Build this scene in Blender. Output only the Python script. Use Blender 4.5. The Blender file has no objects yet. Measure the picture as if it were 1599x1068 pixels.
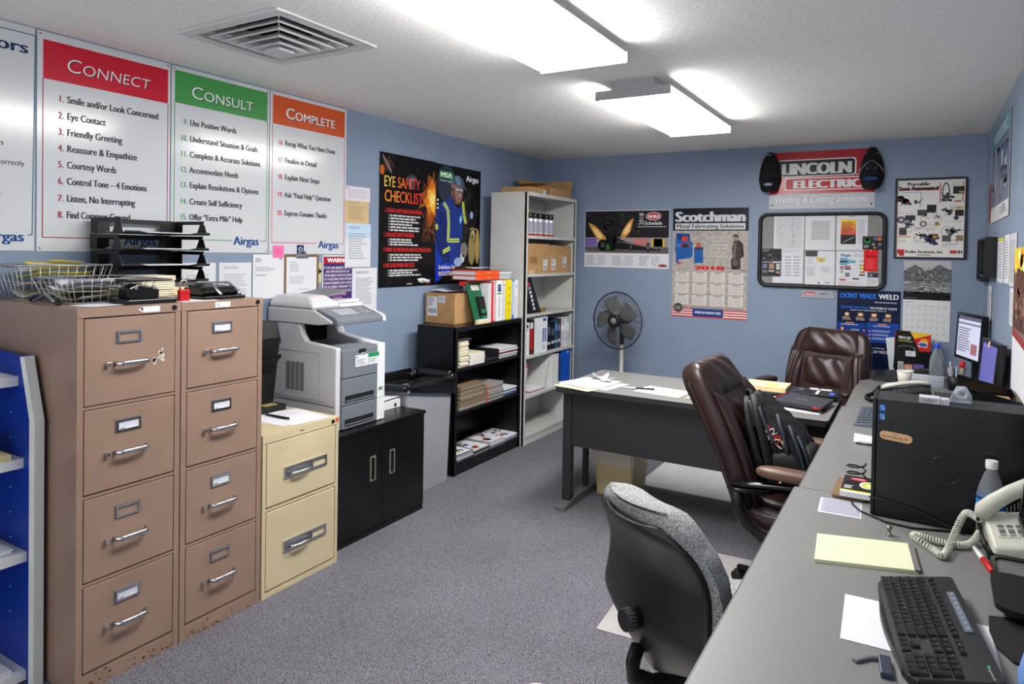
import bpy, bmesh, math, random
from mathutils import Vector, Matrix
random.seed(11)
SC = bpy.context.scene
COL = SC.collection
PI = math.pi

# ------------------------------------------------------------------ camera
cam_d = bpy.data.cameras.new('camera')
cam = bpy.data.objects.new('camera', cam_d)
COL.objects.link(cam)
SC.camera = cam
RX = Vector((0.85977733, 0.5103828, 0.01709803))
UP = Vector((-0.02383929, 0.0066689, 0.99969356))
FW = Vector((-0.51011237, 0.85992147, -0.01790093))
m3 = Matrix((RX, UP, -FW)).transposed()
cam.matrix_world = Matrix.Translation((3.12108, -5.82377, 1.54726)) @ m3.to_4x4()
cam_d.sensor_width = 36.0
cam_d.sensor_fit = 'HORIZONTAL'
cam_d.lens = 24.2
cam_d.shift_y = -122.55 / 1599.0
cam_d.clip_start = 0.05

# ------------------------------------------------------------------ world, exposure
SC.view_settings.view_transform = 'Standard'
SC.view_settings.look = 'None'
SC.view_settings.gamma = 1.0
SC.view_settings.use_curve_mapping = False
SC.view_settings.exposure = 0.0
W = bpy.data.worlds.new('world')
SC.world = W
W.use_nodes = True
W.node_tree.nodes['Background'].inputs[0].default_value = (0.93, 0.96, 1.0, 1)
W.node_tree.nodes['Background'].inputs[1].default_value = 1.7
LAMP = 36.0          # radiance of the lit ceiling diffusers

# ------------------------------------------------------------------ materials
def lin(c):
    c = c / 255.0
    return c / 12.92 if c <= 0.04045 else ((c + 0.055) / 1.055) ** 2.4
def rgb(t):
    return (lin(t[0]), lin(t[1]), lin(t[2]), 1.0)
MATS = {}
def mat(name, col, rough=0.5, metal=0.0, noise=None, bump=None, emit=0.0, spec=0.5, trans=0.0, alpha=1.0, coat=0.0, ior=1.45):
    """procedural principled material; noise=(scale, amount[, detail]) mottles the colour, bump=(scale, strength)"""
    if name in MATS:
        return MATS[name]
    m = bpy.data.materials.new(name)
    m.use_nodes = True
    nt = m.node_tree
    b = nt.nodes['Principled BSDF']
    b.inputs['Base Color'].default_value = rgb(col)
    b.inputs['Roughness'].default_value = rough
    b.inputs['Metallic'].default_value = metal
    b.inputs['Specular IOR Level'].default_value = spec
    b.inputs['IOR'].default_value = ior
    if trans:
        b.inputs['Transmission Weight'].default_value = trans
    if alpha < 1:
        b.inputs['Alpha'].default_value = alpha
    if coat:
        b.inputs['Coat Weight'].default_value = coat
        b.inputs['Coat Roughness'].default_value = 0.1
    if emit:
        b.inputs['Emission Color'].default_value = rgb(col)
        b.inputs['Emission Strength'].default_value = emit
    if noise or bump:
        tc = nt.nodes.new('ShaderNodeTexCoord')
    if noise:
        n = nt.nodes.new('ShaderNodeTexNoise')
        n.inputs['Scale'].default_value = noise[0]
        n.inputs['Detail'].default_value = noise[2] if len(noise) > 2 else 3
        nt.links.new(tc.outputs['Object'], n.inputs['Vector'])
        r = nt.nodes.new('ShaderNodeValToRGB')
        a = noise[1]
        r.color_ramp.elements[0].position = 0.3
        r.color_ramp.elements[1].position = 0.7
        r.color_ramp.elements[0].color = rgb([max(0, x * (1 - a)) for x in col])
        r.color_ramp.elements[1].color = rgb([min(255, x * (1 + a)) for x in col])
        nt.links.new(n.outputs['Fac'], r.inputs['Fac'])
        nt.links.new(r.outputs['Color'], b.inputs['Base Color'])
    if bump:
        n2 = nt.nodes.new('ShaderNodeTexNoise')
        n2.inputs['Scale'].default_value = bump[0]
        n2.inputs['Detail'].default_value = 4
        nt.links.new(tc.outputs['Object'], n2.inputs['Vector'])
        bp = nt.nodes.new('ShaderNodeBump')
        bp.inputs['Strength'].default_value = bump[1]
        bp.inputs['Distance'].default_value = 0.01
        nt.links.new(n2.outputs['Fac'], bp.inputs['Height'])
        nt.links.new(bp.outputs['Normal'], b.inputs['Normal'])
    MATS[name] = m
    return m
def ink(col, gloss=False):
    """plain printed colour"""
    col = tuple(int(x) for x in col)
    return mat('print_%d_%d_%d_%d' % (col + (1 if gloss else 0,)), col, 0.3 if gloss else 0.6, spec=0.22 if gloss else 0.2)

M_wall = mat('blue_grey_wall_paint', (132, 148, 171), 0.45, noise=(1.3, 0.03), bump=(38, 0.10), spec=0.4)
M_ceil = mat('white_textured_ceiling', (240, 239, 236), 0.9, noise=(60, 0.03, 6), bump=(55, 0.28), spec=0.2)
M_trim = mat('dark_vinyl_cove_base', (60, 62, 66), 0.5)
M_brown = mat('brown_enamelled_steel', (149, 123, 107), 0.3, noise=(5, 0.035, 5), bump=(3.0, 0.05), spec=0.5)
M_beige = mat('beige_enamelled_steel', (203, 188, 152), 0.34, noise=(4, 0.03, 5), spec=0.5)
M_black = mat('black_painted_steel', (10, 10, 11), 0.32, noise=(9, 0.25, 6), spec=0.5)
M_blackm = mat('black_matt_plastic', (15, 15, 16), 0.5)
M_blackg = mat('black_glossy_plastic', (9, 9, 10), 0.25)
M_dark = mat('near_black', (8, 8, 9), 0.8)
M_chrome = mat('brushed_chrome', (205, 207, 212), 0.22, 1.0)
M_steel = mat('dull_zinc', (150, 152, 155), 0.38, 0.9)
M_white = mat('white_plastic', (226, 226, 226), 0.4)
M_paper = mat('white_paper', (220, 221, 226), 0.7, spec=0.2)
M_cream = mat('cream_paper', (222, 206, 160), 0.7, spec=0.2)
M_shelfw = mat('pale_grey_steel', (196, 197, 192), 0.4, noise=(6, 0.02))
M_card = mat('brown_cardboard', (178, 140, 96), 0.8, noise=(14, 0.06, 5), spec=0.2)
M_cardin = mat('cardboard_inside', (150, 116, 80), 0.85, spec=0.2)
M_lami = mat('grey_speckled_laminate', (120, 119, 117), 0.42, noise=(420, 0.07, 2), spec=0.45)
M_edge = mat('dark_green_grey_edge_band', (58, 66, 66), 0.45)
M_desk = mat('charcoal_desk_steel', (38, 38, 42), 0.45, noise=(7, 0.05, 4))
M_leather = mat('dark_brown_leather', (43, 26, 23), 0.38, noise=(9, 0.18, 5), bump=(26, 0.12), spec=0.5)
M_leath2 = mat('brown_leather_worn', (98, 72, 58), 0.38, noise=(7, 0.12, 5), bump=(30, 0.08), spec=0.5)
M_nylon = mat('black_nylon_cloth', (10, 11, 13), 0.6, noise=(160, 0.2, 2), bump=(24, 0.3))
M_nylonb = mat('blue_grey_nylon', (40, 48, 60), 0.55, bump=(60, 0.3))
M_mat = mat('scuffed_grey_chair_mat', (166, 162, 160), 0.4, noise=(5, 0.06, 6))
M_rubber = mat('black_rubber', (13, 13, 14), 0.7)
M_red = mat('red_plastic', (196, 30, 34), 0.35)
M_lampdiff = mat('lit_acrylic_diffuser', (255, 253, 250), 0.4, emit=LAMP)

def fabric(name, a, b, scale):
    m = mat(name, a, 0.95, spec=0.15)
    nt = m.node_tree
    bs = nt.nodes['Principled BSDF']
    tc = nt.nodes.new('ShaderNodeTexCoord')
    n = nt.nodes.new('ShaderNodeTexNoise'); n.inputs['Scale'].default_value = scale; n.inputs['Detail'].default_value = 2
    n3 = nt.nodes.new('ShaderNodeTexNoise'); n3.inputs['Scale'].default_value = 2.2; n3.inputs['Detail'].default_value = 5
    nt.links.new(tc.outputs['Object'], n.inputs['Vector']); nt.links.new(tc.outputs['Object'], n3.inputs['Vector'])
    r = nt.nodes.new('ShaderNodeValToRGB')
    r.color_ramp.elements[0].position = 0.36; r.color_ramp.elements[1].position = 0.64
    r.color_ramp.elements[0].color = rgb(a); r.color_ramp.elements[1].color = rgb(b)
    nt.links.new(n.outputs['Fac'], r.inputs['Fac'])
    mx = nt.nodes.new('ShaderNodeMixRGB'); mx.blend_type = 'OVERLAY'; mx.inputs['Fac'].default_value = 0.25
    nt.links.new(r.outputs['Color'], mx.inputs['Color1']); nt.links.new(n3.outputs['Fac'], mx.inputs['Color2'])
    nt.links.new(mx.outputs['Color'], bs.inputs['Base Color'])
    bp = nt.nodes.new('ShaderNodeBump'); bp.inputs['Strength'].default_value = 0.5; bp.inputs['Distance'].default_value = 0.004
    nt.links.new(n.outputs['Fac'], bp.inputs['Height']); nt.links.new(bp.outputs['Normal'], bs.inputs['Normal'])
    return m
M_carpet = fabric('blue_grey_loop_carpet', (62, 60, 66), (132, 129, 138), 230)
M_gfab = fabric('grey_speckled_upholstery', (84, 86, 87), (186, 188, 186), 330)

# ------------------------------------------------------------------ mesh builder
OFF = {}
class MB:
    def __init__(s):
        s.v = []; s.f = []; s.fm = []; s.fs = []; s.mats = []; s.M = None
    def mi(s, m):
        if m not in s.mats:
            s.mats.append(m)
        return s.mats.index(m)
    def add(s, vs, fs, m, smooth=False):
        o = len(s.v); k = s.mi(m)
        for v in vs:
            v = Vector(v)
            s.v.append(s.M @ v if s.M is not None else v)
        for f in fs:
            s.f.append([o + i for i in f]); s.fm.append(k); s.fs.append(smooth)
    def box(s, x0, x1, y0, y1, z0, z1, m):
        if x0 > x1: x0, x1 = x1, x0
        if y0 > y1: y0, y1 = y1, y0
        if z0 > z1: z0, z1 = z1, z0
        vs = [(x0,y0,z0),(x1,y0,z0),(x1,y1,z0),(x0,y1,z0),(x0,y0,z1),(x1,y0,z1),(x1,y1,z1),(x0,y1,z1)]
        s.add(vs, [(0,3,2,1),(4,5,6,7),(0,1,5,4),(1,2,6,5),(2,3,7,6),(3,0,4,7)], m)
    def hexa(s, b, t, m):
        s.add(list(b) + list(t), [(0,3,2,1),(4,5,6,7),(0,1,5,4),(1,2,6,5),(2,3,7,6),(3,0,4,7)], m)
    def frame(s, u0, u1, w0, w1, t, d0, d1, m, ax='x'):
        """rectangular frame lying in the plane normal to ax; t border width, d0..d1 depth range"""
        for a0, a1, b0, b1 in ((u0,u1,w0,w0+t),(u0,u1,w1-t,w1),(u0,u0+t,w0+t,w1-t),(u1-t,u1,w0+t,w1-t)):
            if ax == 'x': s.box(d0, d1, a0, a1, b0, b1, m)
            elif ax == 'y': s.box(a0, a1, d0, d1, b0, b1, m)
            else: s.box(a0, a1, b0, b1, d0, d1, m)
    def prism(s, poly, z0, z1, m, ax='z', smooth=False):
        n = len(poly)
        def P(a, b, c):
            return (a, b, c) if ax == 'z' else ((c, a, b) if ax == 'x' else (a, c, b))
        vs = [P(a, b, z0) for a, b in poly] + [P(a, b, z1) for a, b in poly]
        s.add(vs, [tuple(range(n - 1, -1, -1)), tuple(range(n, 2 * n))], m)
        s.add(vs, [(i, (i + 1) % n, n + (i + 1) % n, n + i) for i in range(n)], m, smooth)
    def rprism(s, x0, x1, y0, y1, z0, z1, r, m, ax='z', n=5):
        s.prism(rrect(x0, x1, y0, y1, r, n), z0, z1, m, ax)
    def loft(s, rings, m, caps=True, smooth=True, closed=True):
        n = len(rings[0]); vs = [p for r in rings for p in r]; fs = []
        for j in range(len(rings) - 1):
            for i in range(n if closed else n - 1):
                a = j * n + i; b = j * n + (i + 1) % n
                fs.append((a, b, b + n, a + n))
        s.add(vs, fs, m, smooth)
        if caps and closed:
            s.add(rings[0], [tuple(range(n - 1, -1, -1))], m); s.add(rings[-1], [tuple(range(n))], m)
    def cyl(s, p0, p1, r0, m, r1=None, n=16, caps=True, smooth=True):
        r1 = r0 if r1 is None else r1
        p0 = Vector(p0); p1 = Vector(p1); d = (p1 - p0).normalized()
        a = d.orthogonal().normalized(); b = d.cross(a)
        R = []
        for p, r in ((p0, r0), (p1, r1)):
            R.append([p + (a * math.cos(2*PI*i/n) + b * math.sin(2*PI*i/n)) * r for i in range(n)])
        s.loft(R, m, caps, smooth)
    def tube(s, pts, r, m, n=8, closed=False, flat=None):
        pts = [Vector(p) for p in pts]; k = len(pts); R = []
        up = None
        for i, p in enumerate(pts):
            if closed: d = pts[(i + 1) % k] - pts[i - 1]
            else: d = pts[min(i + 1, k - 1)] - pts[max(i - 1, 0)]
            d.normalize()
            if up is None:
                up = Vector((0, 0, 1)) if abs(d.z) < 0.9 else Vector((0, 1, 0))
            a = (up - d * up.dot(d))
            a = a.normalized() if a.length > 1e-6 else d.orthogonal().normalized()
            up = a; b = d.cross(a)
            rr = r[i] if isinstance(r, (list, tuple)) else r
            ra, rb = (rr, rr) if flat is None else (rr * flat[0], rr * flat[1])
            R.append([p + a * math.cos(2*PI*j/n) * ra + b * math.sin(2*PI*j/n) * rb for j in range(n)])
        if closed: R.append(R[0])
        s.loft(R, m, not closed, True)
    def lathe(s, prof, m, n=24, c=(0, 0, 0), caps=True, smooth=True):
        R = [[(c[0] + r * math.cos(2*PI*i/n), c[1] + r * math.sin(2*PI*i/n), c[2] + z) for i in range(n)] for r, z in prof]
        s.loft(R, m, caps, smooth)
    def grid(s, fn, nu, nv, m, smooth=True):
        vs = [fn(i / nu, j / nv) for j in range(nv + 1) for i in range(nu + 1)]
        fs = [(j*(nu+1)+i, j*(nu+1)+i+1, (j+1)*(nu+1)+i+1, (j+1)*(nu+1)+i) for j in range(nv) for i in range(nu)]
        s.add(vs, fs, m, smooth)
    def pillow(s, c, h, m, e=0.45, nu=28, nv=14, fn=None):
        """superellipsoid cushion, centre c, half sizes h; fn may displace a point"""
        def sp(a, k): return math.copysign(abs(a) ** k, a)
        R = []
        for j in range(nv + 1):
            t = -PI/2 + PI * j / nv
            ring = []
            for i in range(nu):
                p = 2 * PI * i / nu
                q = Vector((sp(math.cos(t), e) * sp(math.cos(p), e) * h[0], sp(math.cos(t), e) * sp(math.sin(p), e) * h[1], sp(math.sin(t), e) * h[2]))
                if fn: q = fn(q)
                ring.append(q + Vector(c))
            R.append(ring)
        s.loft(R, m, True, True)
    def build(s, name, parent=None, bevel=0, seg=2, sub=0, solid=0, recalc=True):
        vs = s.v
        loc = Vector((0, 0, 0))
        if parent is not None:
            off = OFF.get(parent.name, Vector((0, 0, 0)))
            vs = [v - off for v in vs]
        else:
            off = None
            xs = [v.x for v in vs]; ys = [v.y for v in vs]; zs = [v.z for v in vs]
            loc = Vector(((min(xs)+max(xs))/2, (min(ys)+max(ys))/2, min(zs)))
            vs = [v - loc for v in vs]
        me = bpy.data.meshes.new(name)
        me.from_pydata([tuple(v) for v in vs], [], s.f)
        for m in s.mats: me.materials.append(m)
        me.polygons.foreach_set('material_index', s.fm)
        me.polygons.foreach_set('use_smooth', s.fs)
        if recalc:
            bm = bmesh.new(); bm.from_mesh(me)
            bmesh.ops.remove_doubles(bm, verts=bm.verts, dist=1e-6)
            bmesh.ops.recalc_face_normals(bm, faces=bm.faces)
            bm.to_mesh(me); bm.free()
        me.update()
        o = bpy.data.objects.new(name, me); COL.objects.link(o)
        if parent is not None:
            o.parent = parent; OFF[o.name] = off
        else:
            o.location = loc; OFF[o.name] = loc
        if bevel:
            b = o.modifiers.new('edges', 'BEVEL'); b.width = bevel; b.segments = seg; b.limit_method = 'ANGLE'; b.angle_limit = 0.6
        if solid:
            b = o.modifiers.new('thickness', 'SOLIDIFY'); b.thickness = solid; b.offset = 0
        if sub:
            b = o.modifiers.new('smooth', 'SUBSURF'); b.levels = sub; b.render_levels = sub
        return o

def rrect(x0, x1, y0, y1, r, n=5):
    P = []
    for cx, cy, a in ((x1-r, y1-r, 0), (x0+r, y1-r, 90), (x0+r, y0+r, 180), (x1-r, y0+r, 270)):
        for i in range(n + 1):
            t = math.radians(a + 90 * i / n)
            P.append((cx + r * math.cos(t), cy + r * math.sin(t)))
    return P
def tag(o, label, cat, group=None):
    o['label'] = label; o['category'] = cat
    if group: o['group'] = group
    return o
def struct(o):
    o['kind'] = 'structure'
    return o
def T(name, label, cat, loc, rz=None, group=None):
    """top-level thing: an Empty at its base. Without rz its parts are written in world coordinates."""
    o = bpy.data.objects.new(name, None); COL.objects.link(o)
    o.location = loc; o.empty_display_size = 0.05
    if rz is None: OFF[o.name] = Vector(loc)
    else:
        o.rotation_euler = (0, 0, rz); OFF[o.name] = Vector((0, 0, 0))
    return tag(o, label, cat, group)
def dup(o, parent=None):
    c = o.copy(); COL.objects.link(c)
    if parent is not None: c.parent = parent
    for ch in list(o.children): dup(ch, c)
    return c

# ------------------------------------------------------------------ lettering
GLY = {}
def glyph(ch, bold):
    k = (ch, bold)
    if k in GLY: return GLY[k]
    def ev(body):
        cu = bpy.data.curves.new('g', 'FONT'); cu.body = body; cu.offset = bold; cu.resolution_u = 3
        ob = bpy.data.objects.new('g', cu); COL.objects.link(ob)
        bpy.context.view_layer.update()
        me = ob.evaluated_get(bpy.context.evaluated_depsgraph_get()).to_mesh()
        vs = [(v.co.x, v.co.y) for v in me.vertices]; fs = [tuple(p.vertices) for p in me.polygons]
        ob.evaluated_get(bpy.context.evaluated_depsgraph_get()).to_mesh_clear()
        bpy.data.objects.remove(ob); bpy.data.curves.remove(cu)
        return vs, fs
    if ('|', bold, 0) not in GLY:
        v, f = ev('||'); v1, f1 = ev('|')
        GLY[('|', bold, 0)] = (max(a for a, b in v) - max(a for a, b in v1), max(a for a, b in v1))
    adv, right = GLY[('|', bold, 0)]
    v2, f2 = ev(ch + '|')
    w = max(a for a, b in v2) - right
    vs, fs = ev(ch) if ch.strip() else ([], [])
    GLY[k] = (vs, fs, w)
    return GLY[k]

LAY = 0.00018
class Sheet(MB):
    """a printed sheet. local x right, z up, front faces -y, origin at the top left corner; (u, v) run right and down in units"""
    def __init__(s, w, h, uw=None, vh=None, paper=None, t=0.0006, gloss=False, back=True):
        MB.__init__(s)
        s.w = w; s.h = h; s.su = w / (uw or w); s.sv = h / (vh or h); s.t = t; s.gloss = gloss
        s.uw = uw or w; s.vh = vh or h
        if back: s.box(0, w, -t, 0, -h, 0, paper or M_paper)
    def p(s, u, v, lay): return (u * s.su, -s.t - lay * LAY, -v * s.sv)
    def c(s, col): return col if not isinstance(col, tuple) else ink(col, s.gloss)
    def poly(s, pts, col, lay=1):
        s.add([s.p(u, v, lay) for u, v in pts], [tuple(range(len(pts)))], s.c(col))
    def rect(s, u0, v0, u1, v1, col, lay=1): s.poly([(u0, v0), (u1, v0), (u1, v1), (u0, v1)], col, lay)
    def ell(s, cu, cv, ru, rv, col, lay=1, n=24):
        s.poly([(cu + ru * math.cos(2*PI*i/n), cv + rv * math.sin(2*PI*i/n)) for i in range(n)], col, lay)
    def line(s, pts, wd, col, lay=1):
        for (a, b), (c, d) in zip(pts[:-1], pts[1:]):
            x0, y0, x1, y1 = a*s.su, b*s.sv, c*s.su, d*s.sv
            L = math.hypot(x1-x0, y1-y0) or 1e-9
            nx, ny = -(y1-y0)/L*wd/2, (x1-x0)/L*wd/2
            s.add([(X, -s.t - lay*LAY, -Y) for X, Y in ((x0+nx,y0+ny),(x1+nx,y1+ny),(x1-nx,y1-ny),(x0-nx,y0-ny))], [(0,1,2,3)], s.c(col))
    def border(s, u0, v0, u1, v1, wd, col, lay=1):
        s.line([(u0,v0),(u1,v0),(u1,v1),(u0,v1),(u0,v0)], wd, col, lay)
    def text(s, txt, u, v, cap, col, lay=3, width=None, bold=0.0, shear=0.0, align='l', ws=1.0, slope=0.0):
        """baseline at (u, v); cap = capital height in v units; width (u units) squeezes the line to fit"""
        sz = cap * s.sv / 0.73
        fat = max(0.0, bold) * 1.15; bold = min(bold, 0.0)
        adv = sum(glyph(ch, bold)[2] for ch in txt)
        sx = sz * ws
        if width is not None: sx = width * s.su / adv
        x = u * s.su
        if align == 'r': x -= adv * sx
        elif align == 'c': x -= adv * sx / 2
        k = s.c(col); base = v * s.sv; y = -s.t - lay * LAY; x00 = x
        for ch in txt:
            vs, fs, w = glyph(ch, bold)
            if fs:
                for q_, sh_ in enumerate((0,) if fat == 0 else (-fat, fat) if fat < 0.03 else (-fat, 0, fat)):
                    s.add([(x + (a + sh_) * sx + shear * b * sz, y - q_ * 0.00005, -base + b * sz + slope * (x + a*sx - x00)) for a, b in vs], fs, k)
            x += w * sx
    def greek(s, u0, v0, u1, v1, n, col, lay=1, fill=0.5, ragged=0.35, words=True):
        """lines of text too small to read, as rows of word-sized dashes"""
        dv = (v1 - v0) / n
        for i in range(n):
            y = v0 + i * dv; end = u1 - random.random() * ragged * (u1 - u0); u = u0
            while u < end - 1e-6:
                wl = (u1 - u0) * random.uniform(0.06, 0.2) if words else end - u0
                e = min(u + wl, end)
                s.rect(u, y, e, y + dv * fill, col, lay); u = e + (u1 - u0) * 0.025
    def place(s, name, loc, rz=0.0, rx=0.0, ry=0.0, label=None, cat=None, group=None, parent=None, curl=None):
        if curl:
            s.v = [Vector(curl(v)) for v in s.v]
        me = bpy.data.meshes.new(name)
        me.from_pydata([tuple(v) for v in s.v], [], s.f)
        for m in s.mats: me.materials.append(m)
        me.polygons.foreach_set('material_index', s.fm); me.update()
        o = bpy.data.objects.new(name, me); COL.objects.link(o)
        loc = Vector(loc)
        if parent is not None:
            o.parent = parent; loc = loc - OFF.get(parent.name, Vector((0, 0, 0)))
        o.location = loc; o.rotation_euler = (rx, ry, rz)
        if label: tag(o, label, cat, group)
        return o
LW = dict(rz=PI/2); RW = dict(rz=-PI/2)
def left_wall(sh, name, y, z, label, cat, group=None, x=0.002, **k): return sh.place(name, (x, y, z), PI/2, label=label, cat=cat, group=group, **k)
def far_wall(sh, name, x, z, label, cat, group=None, y=-0.002, **k): return sh.place(name, (x, y, z), 0, label=label, cat=cat, group=group, **k)
def flat(sh, name, x, y, z, rz, label, cat, group=None, parent=None, **k):
    """sheet lying face up; (x, y) is its top left corner as a reader turned by rz sees it"""
    return sh.place(name, (x, y, z), rz, rx=-PI/2, label=label, cat=cat, group=group, parent=parent, **k)

# ------------------------------------------------------------------ the room
H = 2.424; RWX = 3.507; YN = -7.2
def slab(name, *a, m):
    b = MB(); b.box(*a, m); return struct(b.build(name))
slab('floor', -0.12, RWX + 0.12, YN, 0.12, -0.06, 0.0, m=M_carpet)
slab('wall_left', -0.12, 0.0, YN, 0.0, 0.0, H, m=M_wall)
slab('wall_far', -0.12, RWX + 0.12, 0.0, 0.12, 0.0, H, m=M_wall)
slab('wall_right', RWX, RWX + 0.12, YN, 0.0, 0.0, H, m=M_wall)
VX0, VX1, VY0, VY1 = 0.535, 1.035, -4.05, -3.61
b = MB()
b.box(-0.12, VX0, YN, 0.12, H, H + 0.08, M_ceil); b.box(VX1, RWX + 0.12, YN, 0.12, H, H + 0.08, M_ceil)
b.box(VX0, VX1, YN, VY0, H, H + 0.08, M_ceil); b.box(VX0, VX1, VY1, 0.12, H, H + 0.08, M_ceil)
struct(b.build('ceiling'))
b = MB(); b.box(0.0, 0.012, YN, 0.0, 0.0, 0.09, M_trim); struct(b.build('baseboard_left'))
b = MB(); b.box(0.0, RWX, -0.012, 0.0, 0.0, 0.09, M_trim); struct(b.build('baseboard_far'))
b = MB(); b.box(RWX - 0.012, RWX, YN, 0.0, 0.0, 0.09, M_trim); struct(b.build('baseboard_right'))

# ceiling lights: surface wraparound fixtures
def light(name, label, x0, x1, y0, y1):
    t = T(name, label, 'ceiling light', ((x0+x1)/2, (y0+y1)/2, H - 0.09), group='fluorescent ceiling lights')
    hz = mat('light_fixture_enamel', (190, 186, 190), 0.5)
    b = MB(); b.box(x0 + 0.085, x1 - 0.085, y0 + 0.01, y1 - 0.01, H - 0.045, H, hz)
    b.box(x0 + 0.006, x1 - 0.006, y0 + 0.012, y1 - 0.012, H - 0.05, H - 0.044, hz)
    b.build('housing', t)
    b = MB(); b.rprism(x0, x1, H - 0.088, H - 0.05, y0 + 0.012, y1 - 0.012, 0.014, M_lampdiff, 'y')
    b.build('diffuser', t)
    for ya, yb in ((y0, y0 + 0.012), (y1 - 0.012, y1)):
        b = MB(); b.box(x0 - 0.002, x1 + 0.002, ya, yb, H - 0.092, H - 0.046, hz)
        s_ = -1 if ya == y0 else 1
        yo = ya if s_ < 0 else yb
        for k in range(3): b.box(x0 + 0.004, x1 - 0.004, yo, yo + s_ * 0.003, H - 0.086 + k * 0.014, H - 0.08 + k * 0.014, hz)
        b.build('end_cap', t, bevel=0.002)
light('ceiling_light', 'large lit fluorescent fixture nearest the viewer, cut by the top of the photo', 1.66, 2.06, -4.345, -3.125)
light('ceiling_light', 'farther lit fluorescent fixture with grey ribbed end cap, nearest the far wall', 1.655, 2.05, -2.535, -1.285)

# ceiling diffuser
t = T('ceiling_vent', 'white square ceiling air diffuser with nested louvers above the wall banners', 'vent', (0.785, -3.83, H - 0.06))
vm = mat('white_vent_enamel', (206, 208, 210), 0.45)
b = MB(); b.frame(0.485, 1.085, -4.10, -3.56, 0.05, H - 0.012, H, vm, 'z'); b.build('frame', t, bevel=0.004)
b = MB()
b.box(VX0 - 0.01, VX1 + 0.01, VY0 - 0.01, VY1 + 0.01, H + 0.25, H + 0.26, M_dark)
for a in ((VX0 - 0.01, VX0, VY0, VY1), (VX1, VX1 + 0.01, VY0, VY1), (VX0, VX1, VY0 - 0.01, VY0), (VX0, VX1, VY1, VY1 + 0.01)):
    b.box(a[0], a[1], a[2], a[3], H + 0.0805, H + 0.25, M_dark)
b.build('duct', t)
def sq(cx, cy, hx, hy, z): return [(cx-hx, cy-hy, z), (cx+hx, cy-hy, z), (cx+hx, cy+hy, z), (cx-hx, cy+hy, z)]
for i, (k, z) in enumerate(((0.84, 0.012), (0.67, 0.024), (0.50, 0.036), (0.34, 0.048))):
    hx, hy = 0.25 * k, 0.222 * k
    b = MB()
    cx, cy = 0.785, -3.83
    o1 = sq(cx, cy, hx, hy, H - z); o2 = sq(cx, cy, hx, hy, H - z - 0.004); o3 = sq(cx, cy, hx - 0.008, hy - 0.008, H - z - 0.004)
    i1 = sq(cx, cy, hx - 0.03, hy - 0.03, H - z + 0.026)
    b.loft([i1, o1, o2, o3, [(p[0], p[1], p[2] - 0.003) for p in i1]], vm, False, False)
    b.build('louver', t)
b = MB(); b.loft([sq(0.785, -3.83, 0.01, 0.01, H + 0.02), sq(0.785, -3.83, 0.047, 0.04, H - 0.058), sq(0.785, -3.83, 0.047, 0.04, H - 0.062)], vm, True, False); b.build('centre_plate', t)
b = MB()
for a, c in ((-1, -1), (1, -1), (1, 1), (-1, 1)):
    b.tube([(0.785 + a * 0.235, -3.83 + c * 0.205, H + 0.01), (0.785 + a * 0.03, -3.83 + c * 0.03, H - 0.02)], 0.004, vm, 6)
b.build('stay', t)
# ------------------------------------------------------------------ filing cabinets along the left wall
def card_holder(b, x, yc, z0, z1, hw, card):
    b.frame(yc - hw, yc + hw, z0, z1, 0.006, x, x + 0.006, M_chrome)
    b.frame(yc - hw - 0.003, yc + hw + 0.003, z0 - 0.003, z1 + 0.003, 0.004, x, x + 0.003, M_steel)
    if card:
        b.box(x, x + 0.002, yc - hw + 0.005, yc + hw - 0.005, z0 + 0.004, z1 - 0.005, M_paper)
        b.box(x + 0.002, x + 0.0023, yc - hw + 0.012, yc - hw + 0.03, z0 + 0.007, z0 + 0.01, ink((90, 90, 100)))
        for k in range(3): b.box(x + 0.002, x + 0.0023, yc - hw + 0.012, yc + hw - 0.014, z1 - 0.013 - k * 0.006, z1 - 0.0118 - k * 0.006, ink((170, 175, 190)))
    else:
        b.box(x, x + 0.001, yc - hw + 0.005, yc + hw - 0.005, z0 + 0.004, z1 - 0.005, M_brown)
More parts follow.
